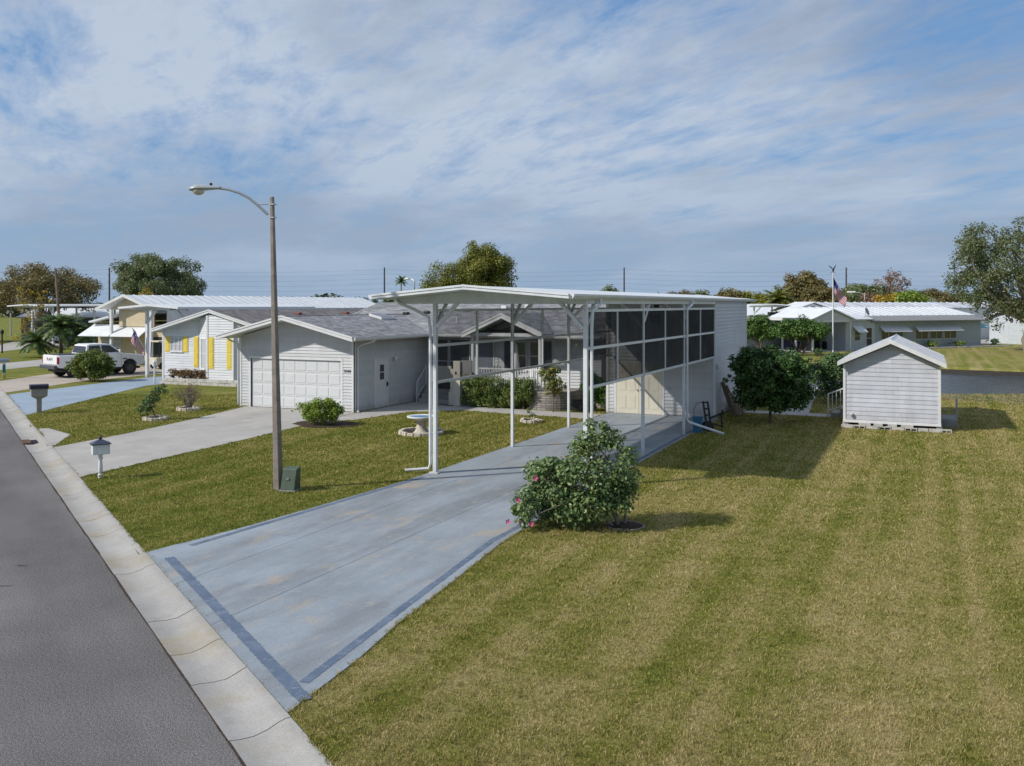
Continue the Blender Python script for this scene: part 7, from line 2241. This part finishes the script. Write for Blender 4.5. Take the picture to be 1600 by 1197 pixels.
# palms
def palm(label, loc, h, nf, L, seed, leaf=G_PALM, lean=(0, 0), tr=0.09, droop=1.0, group=None, width=0.30):
    rng = np.random.default_rng(seed)
    t = thing('palm_tree', label, 'palm tree', loc=loc, group=group)
    MB().path([(0, 0, -0.1), (lean[0] * 0.4, lean[1] * 0.4, h * 0.5), (lean[0], lean[1], h)], [tr * 1.2, tr, tr * 0.9], 9).build('trunk', BARK, t, smooth=True)
    V, F = [], []
    for k in range(nf):
        a = 2.4 * k + rng.random() * 0.4
        e0 = 1.25 - 1.55 * (k / nf) + rng.normal() * 0.08
        d = np.array([math.cos(a), math.sin(a), 0])
        p = np.array([lean[0], lean[1], h], float)
        e = e0
        n = 15
        pts = []
        for i in range(n):
            pts.append(p.copy())
            p = p + (d * math.cos(e) + np.array([0, 0, math.sin(e)])) * L / n
            e -= droop * (0.06 + 0.09 * i / n)
        sd = np.array([-d[1], d[0], 0])
        for i in range(1, n):
            tq = i / n
            wl = width * L * math.sin(math.pi * (0.12 + 0.85 * tq)) * (0.8 + 0.3 * rng.random())
            ax = pts[i] - pts[i - 1]
            ax /= np.linalg.norm(ax)
            for s in (-1, 1):
                for q in (0.0, 0.5):
                    b = pts[i - 1] + (pts[i] - pts[i - 1]) * q
                    tip = b + sd * s * wl * 0.85 + ax * wl * 0.55 + np.array([0, 0, -0.28 * wl + 0.1 * rng.normal() * wl])
                    w = ax * 0.028 * L
                    k0 = len(V)
                    V += [b - w, b + w, tip]
                    F.append((k0, k0 + 1, k0 + 2))
            if True:
                k0 = len(V)
                w = sd * 0.012 * L
                V += [pts[i - 1] - w, pts[i - 1] + w, pts[i]]
                F.append((k0, k0 + 1, k0 + 2))
    np_mesh('fronds', np.array(V), np.array(F), leaf, t)
    return t
palm('feathery palm with the tallest crown in the clump before the far drive', (-55.3, 33.8, 0), 2.5, 40, 2.3, 301, tr=0.13)
palm('feathery palm leaning away at the edge of the clump', (-55.6, 32.9, 0), 1.2, 30, 1.9, 303, lean=(-1.1, -0.4))
palm('lower feathery palm at the house side of the clump', (-54.4, 34.9, 0), 1.9, 34, 2.0, 305, lean=(0.3, 0.1))
palm('small fan palm rising beside a distant street lamp', (-61.6, 99.2, 0), 8.0, 26, 1.3, 307, droop=0.7)
palm('low palm crown just above the grey shingle roof', (-60.0, 83.0, 0), 4.3, 26, 2.0, 309)
palm('bushy palm crown behind the roof near the skylight', (-55.0, 85.0, 0), 4.0, 26, 2.0, 311)
palm('drooping yellow green palm beside the motorhome carport', (-8.6, 118, 0), 5.0, 34, 3.2, 313, leaf=G_YEL)
# low ground cover by the far palms
shrub('low_bush', 'low dark groundcover mound at the foot of the white pole', (-67.6, 41.6, 0), 1.6, 0.8, 0.7, G_OAK, 300, 0.2, 321, n=24, limbs=6)
shrub('low_bush', 'low dark mound of plants beneath the leaning palm', (-61.5, 38.6, 0), 1.4, 0.8, 0.6, G_OAK, 300, 0.2, 323, n=24, limbs=6)

# distant wood that closes the horizon all round
rng = np.random.default_rng(400)
cl = []
for k in range(2600):
    a = rng.random() * 2 * math.pi
    d = 330 + 160 * rng.random()
    hh = 2.5 + 3.6 * rng.random() + 1.6 * math.sin(a * 23) * math.sin(a * 9)
    cl.append((12 + d * math.cos(a), 20 + d * math.sin(a), max(1.5, hh) * rng.random() + 0.8, 2.0 + 1.5 * rng.random()))
C, O, S = clump_leaves(cl, 7, 1.5, rng)
V, F = leaf_quads(C, S, rng, aspect=0.8, out=O)
o = np_mesh('distant_wood', V, F, leaf_mat('far_foliage', [(0.03, 0.045, 0.03), (0.05, 0.065, 0.04), (0.08, 0.085, 0.05)], trans=0.1, clump=0.5, cscale=0.03))
tag(o, 'low dark line of far trees along the horizon', 'trees', kind='stuff')
# ------------------------------------------------------------------ grass blades
def make_grass(N=880000):
    C0 = np.array([11.83, -21.09])
    fwd = np.array([-math.sin(R(24.5)), math.cos(R(24.5))])
    rgt = np.array([math.cos(R(24.5)), math.sin(R(24.5))])
    pts = []
    got = 0
    excl = [DRIVE, GDRIVE, WALK, AP, NBD, TND, SP, [(-15.7, 10.4), (-9.6, 10.4), (-9.6, 15.6), (-0.9, 14.3), (-0.9, 27), (-15.7, 27)], [(-0.3, 14.7), (4.3, 14.7), (4.3, 21.6), (-0.3, 21.6)], [(9, 13.9), (12.3, 13.9), (12.3, 19.6), (9, 19.6)]]
    while got < N:
        # spread over the garden round the viewpoint, thinning out with distance
        n = 900000
        Z = 7.5 + 38 * RNG.random(n) ** 1.75
        X = (RNG.random(n) * 2 - 1) * 0.64 * Z
        P = C0 + Z[:, None] * fwd + X[:, None] * rgt
        k = (P @ np.array([RN.x, RN.y])) > NB + 0.015
        P, Z = P[k], Z[k]
        for e in excl:
            k = ~in_poly(P, e)
            P, Z = P[k], Z[k]
        for (cx, cy, rr) in BEDS:
            k = np.hypot(P[:, 0] - cx, P[:, 1] - cy) > rr
            P, Z = P[k], Z[k]
        pts.append(np.column_stack([P, Z]))
        got += len(P)
    A = np.concatenate(pts)[:N]
    # ragged fringe hanging over the edges of the paving
    ed = []
    for poly in (DRIVE[:6], DRIVE[6:], GDRIVE[:4], GDRIVE[4:], WALK[1:8], [rp(-12.2, NB)[:2], rp(-30, NB)[:2]], [rp(-4.1, NB)[:2], rp(3.6, NB)[:2]], [rp(13, NB)[:2], rp(19, NB)[:2]]):
        for a, b in zip(poly[:-1], poly[1:]):
            a, b = np.array(a), np.array(b)
            L = np.linalg.norm(b - a)
            k = int(L * 420)
            q = a + (b - a) * RNG.random(k)[:, None] + RNG.normal(size=(k, 2)) * 0.018
            ed.append(np.column_stack([q, np.full(k, 15.0)]))
    for (cx, cy, r0, k) in ((-2.42, -3.38, 0.14, 260), (-2.02, -3.36, 0.28, 420), (-7.52, -4.10, 0.10, 160), (-21.49, 5.10, 0.12, 160), (-4.08, 6.3, 0.82, 900), (-15.35, 5.35, 0.50, 500), (-1.85, 10.68, 0.45, 500), (6.28, -3.42, 0.44, 500)):
        th = RNG.random(k) * 2 * np.pi
        q = np.column_stack([cx + np.cos(th) * r0, cy + np.sin(th) * r0]) + RNG.normal(size=(k, 2)) * 0.025
        ed.append(np.column_stack([q, np.full(k, 20.0)]))
    k = 1400
    ed.append(np.column_stack([9.0 + 3.3 * RNG.random(k), 13.86 + RNG.normal(size=k) * 0.03, np.full(k, 24.0)]))
    A = np.concatenate([A] + ed)
    P, Z = A[:, :2], A[:, 2]
    n = len(P)
    g = np.clip(Z / 14.0, 0.75, 2.4)
    cell = (np.floor(P[:, 0] * 9).astype(int) * 73856093) ^ (np.floor(P[:, 1] * 9).astype(int) * 19349663)
    tuft = 0.55 + 0.9 * ((cell % 997) / 997.0) ** 1.5
    h = (0.016 + 0.030 * RNG.random(n)) * (0.7 + 0.3 * g) * tuft
    w = (0.0042 + 0.0042 * RNG.random(n)) * g
    a = RNG.random(n) * 2 * np.pi
    lean = 0.9 * RNG.random(n) + 0.25
    b = RNG.random(n) * 2 * np.pi
    base = np.column_stack([P, np.full(n, -0.004)])
    dx = np.column_stack([np.cos(a), np.sin(a), np.zeros(n)]) * w[:, None]
    tip = base + np.column_stack([np.cos(b) * h * lean, np.sin(b) * h * lean, h])
    V = np.stack([base - dx, base + dx, tip], 1).reshape(-1, 3)
    F = np.arange(3 * n).reshape(-1, 3)
    o = np_mesh('grass', V, F, BLADE)
    tag(o, 'short mown dry and green grass blades over the lawns', 'grass', kind='stuff')
make_grass()
